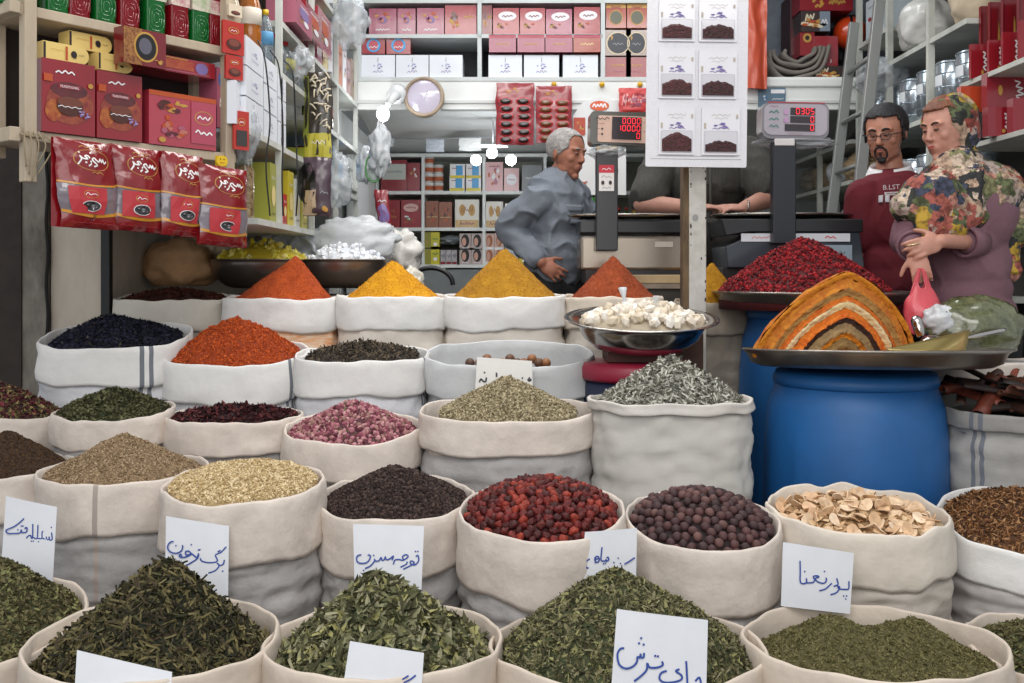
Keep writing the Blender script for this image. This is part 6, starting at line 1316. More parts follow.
mb = MB(); mb.tube(cat([P(921, 336, 3.25), P(918, 326, 3.26), P(915, 316, 3.27)]), [.012, .014, .016, .017, .018, .018, .017, .018, .019, .018, .017, .014, .008], BST, 10); mb.build('handle', th)
mb = MB(); mb.ell(P(932, 342, 3.25), (.04, .03, .022), BST, 20, 10); mb.build('ladle_bowl', th)
# sack with a bag of green herb at the right
s = sack(1000, 77, 3.42, 364, 357, 'off-white cloth sack behind the bark sack carrying the clear bag', ry=.15, seed=60, n=2.6, cuff=.10)
mb = MB(); mb.lathe([(0, -.1), (s.rx*.93, -.1), (s.rx*.93, 0), (0, .006)], (s.X, s.Y, s.zf-.012), CLOTH_W, 40, sy=s.ry/s.rx); mb.build('folded_top', s.th)
GB = M('#6c7050', .15, var=.5, vs=40, coat=1, bump=.7, bs=14, col2='#44482c')
o = crumple(P(975, 327, 3.42), (.165, .11, .108), GB, 'herb_bag', 'full clear plastic bag of green dried herb lying behind the spoon at right', seed=61, amp=.14, flat=.78)
o = crumple(P(941, 321, 3.40), (.055, .06, .055), PLM, 'bag_knot', '', seed=62, amp=.22); o.parent = bpy.data.objects['herb_bag']; o.location -= bpy.data.objects['herb_bag'].location
for k in ('label', 'category', 'group'):
    if k in o: del o[k]
# ------------------------------------------------------------------ right wall shelves
RW_ = M('#b9bbb4', .6, var=.2, vs=5)
th = thing('right_shelf_unit', 'long grey-white shelf unit along the right wall behind the customers', 'shelf', (2.2, 5.2, 0))
for y0, y1, z in ((4.38, 5.78, 2.226), (5.3, 5.78, 2.42), (4.38, 5.78, 1.86), (4.38, 7.2, 1.45), (4.38, 7.2, 1.0), (5.9, 7.3, 1.66), (5.9, 7.3, 1.9), (5.9, 7.3, 1.3)):
    MB().box((2.2, (y0+y1)/2, z-.012), (.42, y1-y0, .024), RW_).build('shelf_board', th)
for y in (4.78, 5.3, 5.76, 6.5, 7.25): MB().box((2.0, y, 1.6 if y < 5.8 else 1.03), (.03, .03, 3.2 if y < 5.8 else 2.06), RW_).build('upright', th)
MB().box((2.42, 5.6, 1.6), (.02, 3.5, 3.1), M('#3c3b3a', .8, var=.2, vs=3)).build('back_panel', th)
CAN = M('#a9b4bd', .22, metal=.75); CANW = M('#d8dde2', .4)
n_ = 0
for tier, z in ((0, 1.86), (1, 1.45)):
    for i in range(6):
        y = 4.5+.22*i; th = thing('paint_can', '%s can, counting back, in the %s row of the right wall shelves' % (ORD[i], ('upper', 'lower')[tier]), 'can', (2.09, y, z), 'metal cans on the right wall shelves')
        MB().lathe([(0, 0), (.085, 0), (.085, .24), (.08, .245), (0, .24)], (2.09, y, z), CAN, 32).build('can_body', th)
        for zz_ in (.055, .12, .185, .235): MB().tube([V((2.09+.086*math.cos(a), y+.086*math.sin(a), z+zz_)) for a in [2*PI*k/24 for k in range(25)]], .003, CAN, 5).build('rib_ring', th)
        mb = MB(); vs = [V((2.09-.0865*math.cos(a), y-.0865*math.sin(a), z+q)) for q in (.13, .18) for a in [-.5+k*.14 for k in range(8)]]; mb.add(vs, [(k, k+1, k+9, k+8) for k in range(7)], CANW); mb.build('can_label', th)
crumple(V((2.09, 5.05, 2.36)), (.13, .15, .15), M('#d0d0cc', .35, alpha=.9, bump=.5, bs=14, coat=.5), 'white_bag', 'knotted white plastic bag on the right wall shelf above the cans', seed=71, amp=.2, knot=.07, flat=.75)
crumple(V((2.13, 4.55, 2.345)), (.13, .12, .14), M('#b5a690', .85, bump=.5, bs=14), 'cloth_sack', 'beige cloth bundle on the right wall shelf by the hanging red boxes', 'sack', seed=72, amp=.2, flat=.75)
crumple(P(868, 78, 5.4)+V((.07, 0, 0)), (.12, .16, .10), PLA, 'clear_bag', 'clear bag of pink goods on the right shelf behind the ladder', seed=73)
RP2 = Pl((1.99, 6.2), (0, -1))
pack(RP2, 866, 3, 884, 55, .2, M('#b8c2c8', .5), [('s', .5, .5, .7, .1, M('#a83040', .5), .012), ('s', .5, .8, .7, .04, GRY, .004)], 'tall_white_carton', 'tall pale carton with a red line of writing on the upper right shelf', 'carton', zb=2.421)
for i in range(4):
    crumple(V((2.12, 6.08+.29*i, 1.30+.10)), (.1, .13, .10), (M('#a89272', .6, bump=.5), PLM, M('#8a8578', .5, bump=.5), M('#b5a68c', .6, bump=.5))[i], 'goods_bag', ORD[i]+' dull goods bag, counting back, on the low rear right rack', seed=80+i, flat=.85, group='bags on the rear right rack')
    crumple(V((2.12, 6.08+.29*i, 1.66+.09)), (.1, .13, .09), (M('#b09878', .6, bump=.5), PLM, M('#9a8a70', .5, bump=.5), M('#7c766c', .6, bump=.5))[i], 'goods_bag', ORD[i]+' dull goods bag, counting back, on the upper rear right rack', seed=90+i, flat=.85, group='bags on the rear right rack')
th = thing('market_ladder', 'grey metal ladder leaning against the right wall shelves', 'ladder', (1.7, 5.3, 0)); LM = M('#9a9c9a', .4, metal=.6)
ra, rb_ = (V((1.875, 5.1, 2.50)), V((1.60, 5.1, 0))), (V((1.90, 5.55, 2.50)), V((1.60, 5.55, 0)))
for a, b in (ra, rb_):
    d = (b-a); mb = MB(); R = d.to_track_quat('Z', 'Y').to_matrix(); mb.box((a+b)/2, (.03, .055, d.length), LM, R); mb.build('rail', th, bevel=.003)
for k in range(1, 9): t_ = k/9; MB().tube([ra[0].lerp(ra[1], t_), rb_[0].lerp(rb_[1], t_)], .014, LM, 10).build('rung', th)
# red gift boxes near right edge
RR = Pl((1.93, 4.6), (0, -1)); FX = lambda px, Y: (px-512)/F*Y
th = thing('display_rack', 'narrow shelf boards at the right edge carrying red gift boxes', 'shelf', (2.1, 4.05, 1.6))
for z in (1.66, 1.935): MB().box((2.16, 4.10, z-.01), (.40, .56, .02), RW_).build('shelf_board', th)
MB().box((2.3, 3.84, 1.9), (.03, .03, 2.6), RW_).build('post', th)
HF = lambda Y: Pl((0, Y), (1, 0))
GB_ = [('s', .72, .5, .2, .5, GOLD, .004), ('e', .72, .25, .12, .12, GOLD)]
GV = [('p', .72, .5, .3, .55, WHT, .006, [[(.2, 0), (.6, .1), (.3, .3), (.8, .4), (.4, .55), (.9, .7), (.3, .8), (.7, 1)]]), ('e', .6, .18, .14, .13, GOLD)]
sp = [(971, 44, 990, 78, 4.25, GV, 'lower left of the small red gift boxes hanging in a row'), (989, 40, 1005, 74, 4.15, GV, 'second small red gift box of the hanging row'), (1003, 32, 1022, 66, 4.05, GV, 'third small red gift box of the hanging row'), (1020, 20, 1040, 55, 3.95, GV, 'small red gift box cut by the right photo edge')]
for i, (a, b, c, d, Y, g, lb) in enumerate(sp):
    pack(HF(Y), a, b, c, d, .02, RD, g, 'red_gift_box', lb, 'gift box', 'small red gift boxes in a row', zb=1.9355, off=0)
for i, (a, b, c, d, Y) in enumerate(((981, 6, 992, 44, 4.32), (990, 2, 1003, 40, 4.22), (1003, -4, 1020, 32, 4.12), (1019, -8, 1040, 24, 4.02))):
    pack(HF(Y), a, b, c, d, .02, RD3, [('r', .06, .5, .06, 1, MAR)]+GB_[:1], 'tall_red_box', ORD[i]+' tall red box from the left behind the small red gift boxes', 'gift box', 'tall red boxes at upper right', off=.03, zb=1.9355)
RD_ = GL('#861826', .15)
pack(HF(4.1), 987, 73, 1031, 108, .05, RD_, GV+[('e', .3, .5, .1, .3, GOLD)], 'large_red_box', 'large glossy red box at the right edge above the lower pair', 'gift box', zb=1.79, off=.02)
pack(HF(4.02), 988, 107, 1014, 139, .05, RD_, GV, 'medium_red_box', 'glossy red box under the large one, beside the patterned headscarf', 'gift box', off=.02, zb=1.661)
pack(HF(3.95), 1013, 98, 1040, 129, .05, RD_, GV, 'medium_red_box', 'glossy red box cut by the right photo edge at shoulder height', 'gift box', off=.02, zb=1.661)
pack(HF(4.2), 961, 86, 986, 112, .04, GL('#b5452a', .12), [], 'orange_red_box', 'shiny orange-red box peeking out above the headscarf', 'gift box', off=.02)
# ------------------------------------------------------------------ people
def blob(name, mb, mat, voxel, parent, smooth=3, disp=None, keep=None):
    me = bpy.data.meshes.new('tmp'); me.from_pydata([tuple(v) for v in mb.v], [], mb.f); me.update()
    o = bpy.data.objects.new('tmp', me); C.objects.link(o)
    r = o.modifiers.new('r', 'REMESH'); r.mode = 'VOXEL'; r.voxel_size = voxel; r.use_smooth_shade = True
    if smooth: s = o.modifiers.new('s', 'SMOOTH'); s.iterations = smooth; s.factor = .5
    bpy.context.view_layer.update(); dg = bpy.context.evaluated_depsgraph_get()
    m2 = bpy.data.meshes.new_from_object(o.evaluated_get(dg)); bpy.data.objects.remove(o); bpy.data.meshes.remove(me)
    n_ = len(m2.vertices); co = np.empty(n_*3); no = np.empty(n_*3); m2.vertices.foreach_get('co', co); m2.vertices.foreach_get('normal', no)
    co = co.reshape(-1, 3); no = no.reshape(-1, 3)
    if disp: co = co+no*np.array([disp(V(c)) for c in co])[:, None]
    co = co-np.array(wloc(parent)); m2.vertices.foreach_set('co', co.ravel()); m2.update()
    m2.materials.clear(); m2.materials.append(mat); m2.polygons.foreach_set('use_smooth', [True]*len(m2.polygons)); m2.polygons.foreach_set('material_index', [0]*len(m2.polygons))
    q = bpy.data.objects.new(name, m2); C.objects.link(q); q.parent = parent; m2.name = name
    return q
def hmat(c, hh, yaw, pitch, roll=0):
    """head frame: -y is where the face points; yaw 0 = to the camera, positive = to the photo's right"""
    return Matrix.Translation(c) @ Matrix.Rotation(yaw, 4, 'Z') @ Matrix.Rotation(roll, 4, 'Y') @ Matrix.Rotation(pitch, 4, 'X') @ Matrix.Diagonal((hh, hh, hh, 1))
def head(mb, Mh, fem=0, nose=1, ears=True):
    s = MB(Mh); k = None
    E = lambda c, r, rot=None: s.ell(c, r, k, 22, 14, rot)
    E((0, .07, .14), (.335, .40, .36)); E((0, -.06, .03), (.30, .30, .40)); E((0, -.12, -.13), (.255, .24, .30)); E((0, -.13, -.30), (.195-.02*fem, .20, .17))
    E((0, -.285, -.415), (.085-.015*fem, .07, .075)); E((0, -.28, -.24), (.12, .10, .10))
    for x in (-1, 1):
        E((x*.155, -.245, -.08), (.09, .08, .09)); E((x*.12, -.30, .115), (.10, .055, .04)); E((x*.035, -.40, -.115), (.033, .035, .028)); E((x*.18, -.08, -.28), (.06, .15, .12))
        E((x*.108, -.300, .035), (.052, .045, .038))
        if ears: E((x*.325, .045, -.02), (.028, .072, .115), Matrix.Rotation(x*.3, 3, 'Z'))
    s.cap((0, -.33, .09), (0, -.415*(.97+.03*nose), -.09), .034, .046*nose, k, 12); E((0, -.425, -.10), (.04, .04*nose, .035))
    E((0, -.365, -.215), (.07, .03, .022)); E((0, -.36, -.255), (.06, .032, .022))
    s.cap((0, .06, -.25), (0, .14, -.66), .20-.03*fem, .225-.04*fem, k, 18)
    mb.v += s.v if False else []; o = len(mb.v); mb.v += s.v; mb.f += [[i+o for i in f] for f in s.f]
    mb.mi += [0]*len(s.f); mb.sm += [True]*len(s.f)
    if not mb.mats: mb.mats = [SKIN]
SKIN = M('#a87560', .5, var=.10, vs=20, spec=.35)
def face_bits(Mh, th, brow='#3a3230', lip='#94554a', closed=.6, beard=None, glasses=False, browt=.016):
    for x in (-1, 1):
        m = MB(Mh); m.ell((x*.108, -.325, .028), (.042, .026, .024), M('#c9c2bc', .3), 12, 8); e = m.build('eye', th)
        m = MB(Mh); m.ell((x*.108, -.344, .020), (.020, .010, .018), M('#1c1412', .2), 10, 6); m.build('iris', e)
        m = MB(Mh); m.ell((x*.108, -.328, .028+.018*closed), (.050, .030, .022), M('#94604c', .5), 14, 8); m.tube(cat([(x*.062, -.345, .026), (x*.108, -.362, .018+.008*(1-closed)), (x*.155, -.335, .024)], 4), .006, M('#17110f', .6), 6); m.build('eyelid', th)
        m = MB(Mh); m.tube(cat([(x*.05, -.362, .108), (x*.11, -.362, .135), (x*.185, -.315, .11)], 4), [browt*.8]+[browt]*7+[browt*.4], M(brow, .8), 8); m.build('eyebrow', th)
    m = MB(Mh); m.ell((0, -.385, -.217), (.072, .018, .013), M(lip, .45), 14, 6); m.ell((0, -.383, -.247), (.06, .022, .016), M(lip, .45), 14, 6); m.build('lips', th)
def hair_shell(Mh, th, mat, cond, name='hair', k=1.05, extra=0, lump=.02, c=(0, .07, .14), r=(.335, .40, .36)):
    m = MB(); m.ell(c, tuple(a*k+extra for a in r), mat, 64, 44)
    keep = [all(cond(m.v[i]) for i in f) for f in m.f]
    m.f = [f for f, q in zip(m.f, keep) if q]; m.mi = [0]*len(m.f); m.sm = [True]*len(m.f)
    out = []
    for v in m.v: d = 1+lump*ns(v[0]*18, v[1]*18, v[2]*30)+lump*.6*ns(v[0]*50, v[1]*50, v[2]*8); out.append(tuple(Mh @ V((c[0]+(v[0]-c[0])*d, c[1]+(v[1]-c[1])*d, c[2]+(v[2]-c[2])*d))))
    m.v = out; used = sorted({i for f in m.f for i in f}); mp = {a: b for b, a in enumerate(used)}; m.v = [m.v[i] for i in used]; m.f = [[mp[i] for i in f] for f in m.f]
    return m.build(name, th, solid=.008)
def hand(mb, wr, d, nrm, side, curl=.3, spread=.12, sz=1.0, thumb=.8):
    """wr wrist, d pointing direction, nrm = back of hand normal, side = +1/-1 thumb side"""
    d = V(d).normalized(); nrm = (V(nrm)-d*V(nrm).dot(d)).normalized(); t = d.cross(nrm).normalized()*side
    R = Matrix((t, d, nrm)).transposed()
    mb.ell(wr+d*.045*sz, (.040*sz, .052*sz, .016*sz), None, 16, 10, R); mb.ell(wr+d*.065*sz, (.041*sz, .028*sz, .013*sz), None, 14, 8, R)
    for i, (off, L, r) in enumerate(((.031, .072, .0088), (.0105, .080, .009), (-.0105, .074, .0086), (-.031, .058, .0078))):
        b = wr+d*.082*sz+t*off*sz; dd = (d+t*spread*(1.5-i)).normalized(); p = b
        for j, fr in enumerate((.45, .3, .25)):
            ax = dd.cross(nrm).normalized(); q = Matrix.Rotation(-curl*(.5+.5*j)*(1+.12*i), 3, ax); dd = (q @ dd).normalized()
            e = p+dd*L*fr*sz; mb.cap(p, e, r*sz*(1-.08*j), r*sz*(.95-.1*j), None, 10); p = e
    b = wr+d*.022*sz+t*.03*sz; dd = (d*.7+t*thumb-nrm*.3).normalized(); e = b+dd*.038*sz; mb.cap(b, e, .012*sz, .010*sz, None, 10)
    dd = (dd+d*.5-nrm*.2).normalized(); mb.cap(e, e+dd*.03*sz, .010*sz, .008*sz, None, 10)
def limb(mb, a, b, c, ra, rb, rc): mb.cap(a, b, ra, rb, None, 18); mb.cap(b, c, rb*.98, rc, None, 18)
def torso(mb, pel, waist, chest, shR, shL, neck, yaw, w=.17, d=.11, belly=0, inf=0):
    if inf: neck = neck-V((0, 0, .04))
    R = Matrix.Rotation(yaw, 3, 'Z'); E = lambda c, r: mb.ell(c, tuple(q+inf for q in r), None, 26, 18, R)
    E(pel, (w*.98, d*1.05, .12)); E(waist, (w*.92, d*.98+belly*.6, .16)); E(waist.lerp(pel, .45)+R @ V((0, -belly*.8, 0)), (w*.88, d*.95+belly*.4, .13)); E(chest, (w*1.0, d*1.08, .19)); E(chest.lerp((shR+shL)/2, .5)+V((0, 0, .0)), (w*1.0, d*.92, .11))
    for s_ in (shR, shL): mb.cap(s_, chest.lerp(neck, .62), .056+inf*.6, .066+inf*.6, None, 18)
    mb.cap(chest.lerp(neck, .5), neck, .085+inf*.7, .058+inf*.5, None, 18)
def legs(mb, pel, yaw, inf=0, z1=.07, w=.095, toe=True):
    R = Matrix.Rotation(yaw, 3, 'Z')
    for s_ in (-1, 1):
        h = pel+R @ V((s_*w, 0, -.05)); k = V((h.x, h.y, .5))+R @ V((s_*.01, -.015, 0)); a = V((h.x, h.y, z1))+R @ V((s_*.015, .01, 0))
        mb.cap(h, k, .092+inf, .062+inf, None, 18); mb.cap(k, a, .062+inf, .042+inf*1.4, None, 18)
        if toe: mb.cap(a+V((0, 0, -.025)), a+R @ V((0, -.15, -.035)), .038, .032, None, 14)
def folds(amp, f=9, seed=0, dirs=(1, 1, .45)):
    def fn(p):
        q = V((p.x*f*dirs[0]+seed, p.y*f*dirs[1], p.z*f*dirs[2]*2.2))
        a = 1-2*abs(N.noise(q)); b = N.noise(q*2.3)
        return amp*(a*a*a+.4*b)
    return fn
def shoes(pel, yaw, th, mat, w=.095):
    R = Matrix.Rotation(yaw, 3, 'Z')
    for s_ in (-1, 1):
        h = pel+R @ V((s_*(w+.015), 0, 0)); a = V((h.x, h.y, 0)); mb = MB()
        mb.cap(a+R @ V((0, .03, .045)), a+R @ V((0, -.16, .04)), .047, .042, None, 16); mb.v = [(v[0], v[1], max(0.0, v[2])) for v in mb.v]
        blob('shoe', mb, mat, .008, th, 2)
def person(label, joints, Hc_, hh, hyaw, hpitch, byaw, skin, build):
    th = thing('person', label, 'person', (joints['pel'].x, joints['pel'].y, 0)); return th
# ---- the old man in a grey shirt, hand on hip
global_skin = {}
def make(label, J, hc, hh, hyaw, hpitch, byaw, skin, fem=0, hroll=0, w=.17, d=.11, belly=0, nose=1, ears=True, hands=(), armr=(.050, .040, .028), vox=.0048):
    th = thing('person', label, 'person', (J['pel'].x, J['pel'].y, 0)); Mh = hmat(hc, hh, hyaw, hpitch, hroll)
    mb = MB(); mb.mats = [skin]; head(mb, Mh, fem, nose, ears)
    torso(mb, J['pel'], J['waist'], J['chest'], J['shR'], J['shL'], J['neck'], byaw, w-.012, d-.012, belly)
    mb.cap(J['neck'], hc+(Mh.to_3x3() @ V((0, .1, -.4))), .058-.008*fem, .052-.008*fem, None, 18)
    for s_ in 'RL': limb(mb, J['sh'+s_], J['el'+s_], J['wr'+s_], *armr)
    for hd in hands: hand(mb, *hd)
    legs(mb, J['pel'], byaw)
    blob('body', mb, skin, vox, th, 3)
    return th, Mh
YO = 4.56
p = lambda x, y, dy=0: P(x, y, YO+dy)
J = dict(pel=p(553, 292, .04), waist=p(556, 245, .03), chest=p(556, 211, .02), neck=p(559, 189, .02), shR=p(538, 201, -.10), shL=p(573, 197, .13),
         elR=p(508, 226, -.03), wrR=p(541, 262, -.13), elL=p(590, 232, .18), wrL=p(594, 268, .10))
SK1 = M('#9a6652', .5, var=.14, vs=22, spec=.35)
th, Mh = make('elderly man in a grey shirt with short white hair, hand on his hip, looking down', J, p(567, 154), .228, math.radians(48), math.radians(10), math.radians(48), SK1, hands=((J['wrR'], (.75, -.1, -.55), (-.1, -1, .1), -1, .45, .10, .9),), w=.150, d=.110, belly=.02, nose=1.15)
face_bits(Mh, th, brow='#8c8782', lip='#8a5246', closed=.9)
HG = M('#a9a6a4', .85, var=.25, vs=40, col2='#7e7a78', bump=.6, bs=120)
hair_shell(Mh, th, HG, lambda v: v[2] > (.36 if v[1] < -.22 else (.10+ -.9*(v[1]+.22)*.9 if v[1] < .02 else -.10)) , k=1.012, lump=.010)
GS = M('#6b727c', .75, var=.10, vs=6, bump=.25, bs=160)
mb = MB(); torso(mb, J['waist'].lerp(J['pel'], .45), J['waist'], J['chest'], J['shR'], J['shL'], J['neck'], math.radians(48), .150, .112, .025, .012)
for s_ in 'RL':
    w_ = J['el'+s_].lerp(J['wr'+s_], .86); limb(mb, J['sh'+s_], J['el'+s_], w_, .070, .060, .044)
shirt = blob('shirt', mb, GS, .007, th, 3, folds(.016, 9, 3))
mb = MB(); nb = J['neck']; c0 = nb+V((.0, -.0, .012)); Rn = Matrix.Rotation(math.radians(48), 3, 'Z')
for k in range(22):
    pass
def collar(th, nk, yaw, r, h, mat, open_=.5, lean=.0, drop=.05):
    R = Matrix.Rotation(yaw, 3, 'Z'); mb = MB()
    def f(u, v):
        a = -PI/2+open_/2+(2*PI-open_)*u; rr = r*(1.12-.10*v if v < .5 else .98+.2*(v-.5)); z = h*(1-abs(2*v-1)) if v < .5 else h-(h+drop*(1 if abs(u-.5) > .36 else .25))*(v-.5)*2
        return nk+R @ V((rr*math.cos(a), rr*math.sin(a)*1.05, z+lean*math.sin(a)*-.3))
    def g(u, v):
        a = -PI/2+open_/2+(2*PI-open_)*u; e = min(1, max(0, (abs(u-.5)-.34)/.16))
        if v < .5: t = v*2; rr = r*(1.0+.02*t); z = -.02+(h+.02)*t
        else: t = (v-.5)*2; rr = r*(1.03+.22*t+.1*e*t); z = h-(h*.9+drop*e)*t
        return nk+R @ V((rr*math.cos(a), rr*math.sin(a), z-lean*.1*math.sin(a)))
    mb.grid(g, 36, 8, mat); return mb.build('collar', th, solid=.003)
collar(th, J['neck']+V((.012, -.008, .020)), math.radians(52), .062, .034, GS, .7, -.25, .035)
mb = MB(); Rb = Matrix.Rotation(math.radians(62), 3, 'Z')
def on(u, z, base, e=.0): return base
pl = [J['neck']+Rb @ V((.0, -.075, -.02)), J['chest']+Rb @ V((0, -.128, .06)), J['chest']+Rb @ V((0, -.140, -.06)), J['waist']+Rb @ V((0, -.145, -.03))]
mb.tube(cat(pl), .008, M('#5e656e', .75), 6); mb.build('button_placket', th)
Rp = Matrix.Rotation(math.radians(25), 3, 'Z'); mb = MB(); pc = J['chest']+Rp @ V((.02, -.138, -.015))
def pkf(u, v): return pc+Rp @ V((-.045+.09*u, -.004+.012*(u-.5)**2, -.05+.08*v))
mb.grid(pkf, 6, 6, GS); mb.grid(lambda u, v: pkf(u, .62+.38*v)+V((0, -.006, .005)), 6, 3, GS); mb.build('chest_pocket', th, solid=.004)
BT = M('#15161a', .8, bump=.2, bs=30)
mb = MB(); mb.ell(J['pel']+V((0, 0, .0)), (.165, .13, .15), None, 24, 16, Matrix.Rotation(math.radians(48), 3, 'Z')); mb.ell(J['pel']+V((0, 0, .08)), (.16, .13, .07), None, 24, 16, Matrix.Rotation(math.radians(48), 3, 'Z')); legs(mb, J['pel'], math.radians(48), .02, .09, toe=False); blob('trousers', mb, BT, .009, th, 3, folds(.006, 7, 1))
shoes(J['pel'], math.radians(48), th, M('#1a1412', .4))
# ---- the shopkeeper behind the saffron card, forearms on the raised ledge
YK = 4.84
mb = MB(); LEDGE = thing('raised_ledge', 'narrow dark ledge raised behind the two scales on the counter', 'ledge', (.84, 4.50, 1.066))
MB().box((.88, 4.52, 1.345), (1.0, .12, .018), CT).build('ledge_top', LEDGE)
for x in (.42, 1.32): MB().box((x, 4.52, 1.2), (.03, .10, .27), CT).build('ledge_support', LEDGE)
p = lambda x, y, dy=0: P(x, y, YK+dy)
J = dict(pel=p(703, 300, .05), waist=p(703, 235, .0), chest=p(703, 180, -.05), neck=p(703, 143, -.08), shR=p(664, 161, -.07), shL=p(748, 155, -.07),
         elR=P(644, 204, 4.62), wrR=P(695, 208, 4.53), elL=P(768, 198, 4.64), wrL=P(744, 208, 4.53))
SK2 = M('#b08272', .5, var=.10, vs=20, spec=.35)
th, Mh = make('shopkeeper in a dark short-sleeved shirt leaning on his forearms, head hidden behind the saffron card', J, p(703, 117, -.12), .225, math.radians(-8), math.radians(35), 0, SK2,
              hands=((J['wrR'], (.9, -.25, .05), (.1, -.2, 1), -1, .35, .1, .95), (J['wrL'], (-.9, -.2, .02), (.1, -.35, 1), 1, .5, .1, .98)), w=.20, d=.14, belly=.06, armr=(.056, .050, .031))
face_bits(Mh, th, closed=.8); hair_shell(Mh, th, M('#2a2422', .8, bump=.5, bs=120), lambda v: v[2] > (.34 if v[1] < -.2 else .0), k=1.04)
DG = M('#33322f', .85, var=.2, vs=120, bump=.25, bs=150, stretch=(1, 1, .05), col2='#403e3a')
mb = MB(); torso(mb, J['waist'].lerp(J['pel'], .5), J['waist'], J['chest'], J['shR'], J['shL'], J['neck'], 0, .205, .145, .06, .014)
for s_ in 'RL':
    e_ = J['sh'+s_].lerp(J['el'+s_], .80 if s_ == 'R' else .78); mb.cap(J['sh'+s_], e_, .092, .088, None, 18)
blob('shirt', mb, DG, .008, th, 3, folds(.009, 7, 8))
collar(th, J['neck'], 0, .075, .03, DG, .7, -.3)
mb = MB(); mb.tube([J['chest']+V((0, -.165, .06)), J['chest']+V((0, -.180, -.1)), J['waist']+V((0, -.2, -.05))], .007, M('#3c3a36', .85), 6); mb.build('button_placket', th)
pc = J['chest']+V((.10, -.150, .0)); mb = MB(); mb.grid(lambda u, v: pc+V((-.055+.11*u, -.012+.05*u*u, -.07+.13*v)), 6, 4, DG); mb.build('chest_pocket', th, solid=.004)
mb = MB(); mb.ell(J['pel'], (.20, .15, .16), None, 24, 16); legs(mb, J['pel'], 0, .02, .09, toe=False); blob('trousers', mb, BT, .009, th, 3, folds(.006, 7, 2)); shoes(J['pel'], 0, th, M('#1a1412', .4))
mb = MB(); wq = J['wrL']; mb.tube([wq+V((.012+.005*math.sin(a), .033*math.cos(a), .033*math.sin(a))) for a in [2*PI*k/20 for k in range(21)]], .004, STEEL, 6); mb.build('wristwatch', th)
# ---- man in the maroon polo shirt with glasses
YM = 4.2; by = math.radians(-18)
p = lambda x, y, dy=0: P(x, y, YM+dy)
J = dict(pel=p(893, 318, .03), waist=p(893, 268, .02), chest=p(893, 216, .0), neck=p(891, 183, .02), shR=p(864, 197, -.03), shL=p(930, 195, .06),
         elR=p(857, 252, -.01), wrR=p(858, 300, -.06), elL=p(944, 252, .10), wrL=p(938, 300, .04))
SK3 = M('#a3705c', .45, var=.10, vs=20, spec=.4)
th, Mh = make('bearded man with glasses in a maroon polo shirt with white collar', J, p(885.5, 134), .242, math.radians(-37), math.radians(15), by, SK3, hands=((J['wrR'], (.1, -.2, -1), (-1, -.2, 0), 1, .3, .1), (J['wrL'], (0, -.2, -1), (1, -.1, 0), -1, .3, .1)), w=.185, d=.125, belly=.03, nose=1.1)
face_bits(Mh, th, brow='#161211', lip='#9a5c50', closed=.8, browt=.019)
HB = M('#17151a', .55, bump=.7, bs=130, var=.2, vs=40)
hair_shell(Mh, th, HB, lambda v: v[2] > (.315 if v[1] < -.16 else (.12 - .9*(v[1]+.16) if v[1] < -.0 else -.17+ .0*v[0])) and not (v[1] < -.30 and v[2] < .34), k=1.06, lump=.02)
m = MB(Mh)
for (c, r) in (((0, -.315, -.405), (.075, .05, .065)), ((0, -.38, -.30), (.022, .018, .03))): m.ell(c, r, HB, 16, 10)
m.tube(cat([(-.10, -.35, -.245), (-.05, -.392, -.175), (0, -.405, -.168), (.05, -.392, -.175), (.10, -.35, -.245)], 5), .017, HB, 8)
for x in (-1, 1): m.tube(cat([(x*.10, -.35, -.245), (x*.10, -.335, -.32), (x*.06, -.325, -.39)], 4), .015, HB, 8)
m.build('goatee', th)
for x in (-1, 1): m = MB(Mh); m.grid(lambda u, v, x=x: V((x*(.322+.012*math.sin(PI*u)), -.10+.07*u, .10-.22*v)), 4, 6, HB); m.build('sideburn', th, solid=.006)
m = MB(Mh); GM = M('#141416', .3, coat=.5)
for x in (-1, 1):
    m.tube([(x*.115+.083*math.copysign(abs(math.cos(a))**.7, math.cos(a)), -.405+.25*abs(.083*math.cos(a)*.6), .012+.055*math.copysign(abs(math.sin(a))**.7, math.sin(a))) for a in [2*PI*k/28 for k in range(29)]], .0085, GM, 6)
    m.tube(cat([(x*.197, -.39, .035), (x*.315, -.25, .035), (x*.345, .03, .02)], 4), .0085, GM, 6)
m.tube(cat([(-.033, -.405, .02), (0, -.425, .032), (.033, -.405, .02)], 4), .0075, GM, 6); m.build('glasses', th)
PM = M('#5e0f1e', .85, var=.08, vs=8, bump=.2, bs=200)
mb = MB(); torso(mb, J['waist'].lerp(J['pel'], .7), J['waist'], J['chest'], J['shR'], J['shL'], J['neck'], by, .188, .128, .035, .012)
for s_ in 'RL': mb.cap(J['sh'+s_], J['sh'+s_].lerp(J['el'+s_], .72), .078, .072, None, 18)
blob('polo_shirt', mb, PM, .007, th, 3, folds(.006, 7, 5))
collar(th, J['neck']+V((-.006, -.004, .030)), math.radians(-26), .078, .044, M('#cfcdcf', .7), .55, -.28, .03)
Rp = Matrix.Rotation(math.radians(-32), 3, 'Z')
mb = MB(); a0 = J['neck']+Rp @ V((0, -.095, -.012)); a1 = J['chest']+Rp @ V((-.004, -.158, .048))
for off in (-.013, .013): mb.grid(lambda u, v, off=off: a0.lerp(a1, v)+Rp @ V((off+(u-.5)*.018, -.012*math.sin(PI*v), 0)), 2, 8, M('#b9b6bc', .7))
mb.build('placket', th, solid=.003)
mb = MB(); bc = P(891.5, 190, YM-.165); Rq = Matrix.Rotation(math.radians(14), 3, 'Z') @ Matrix.Rotation(math.radians(-4), 3, 'Y')
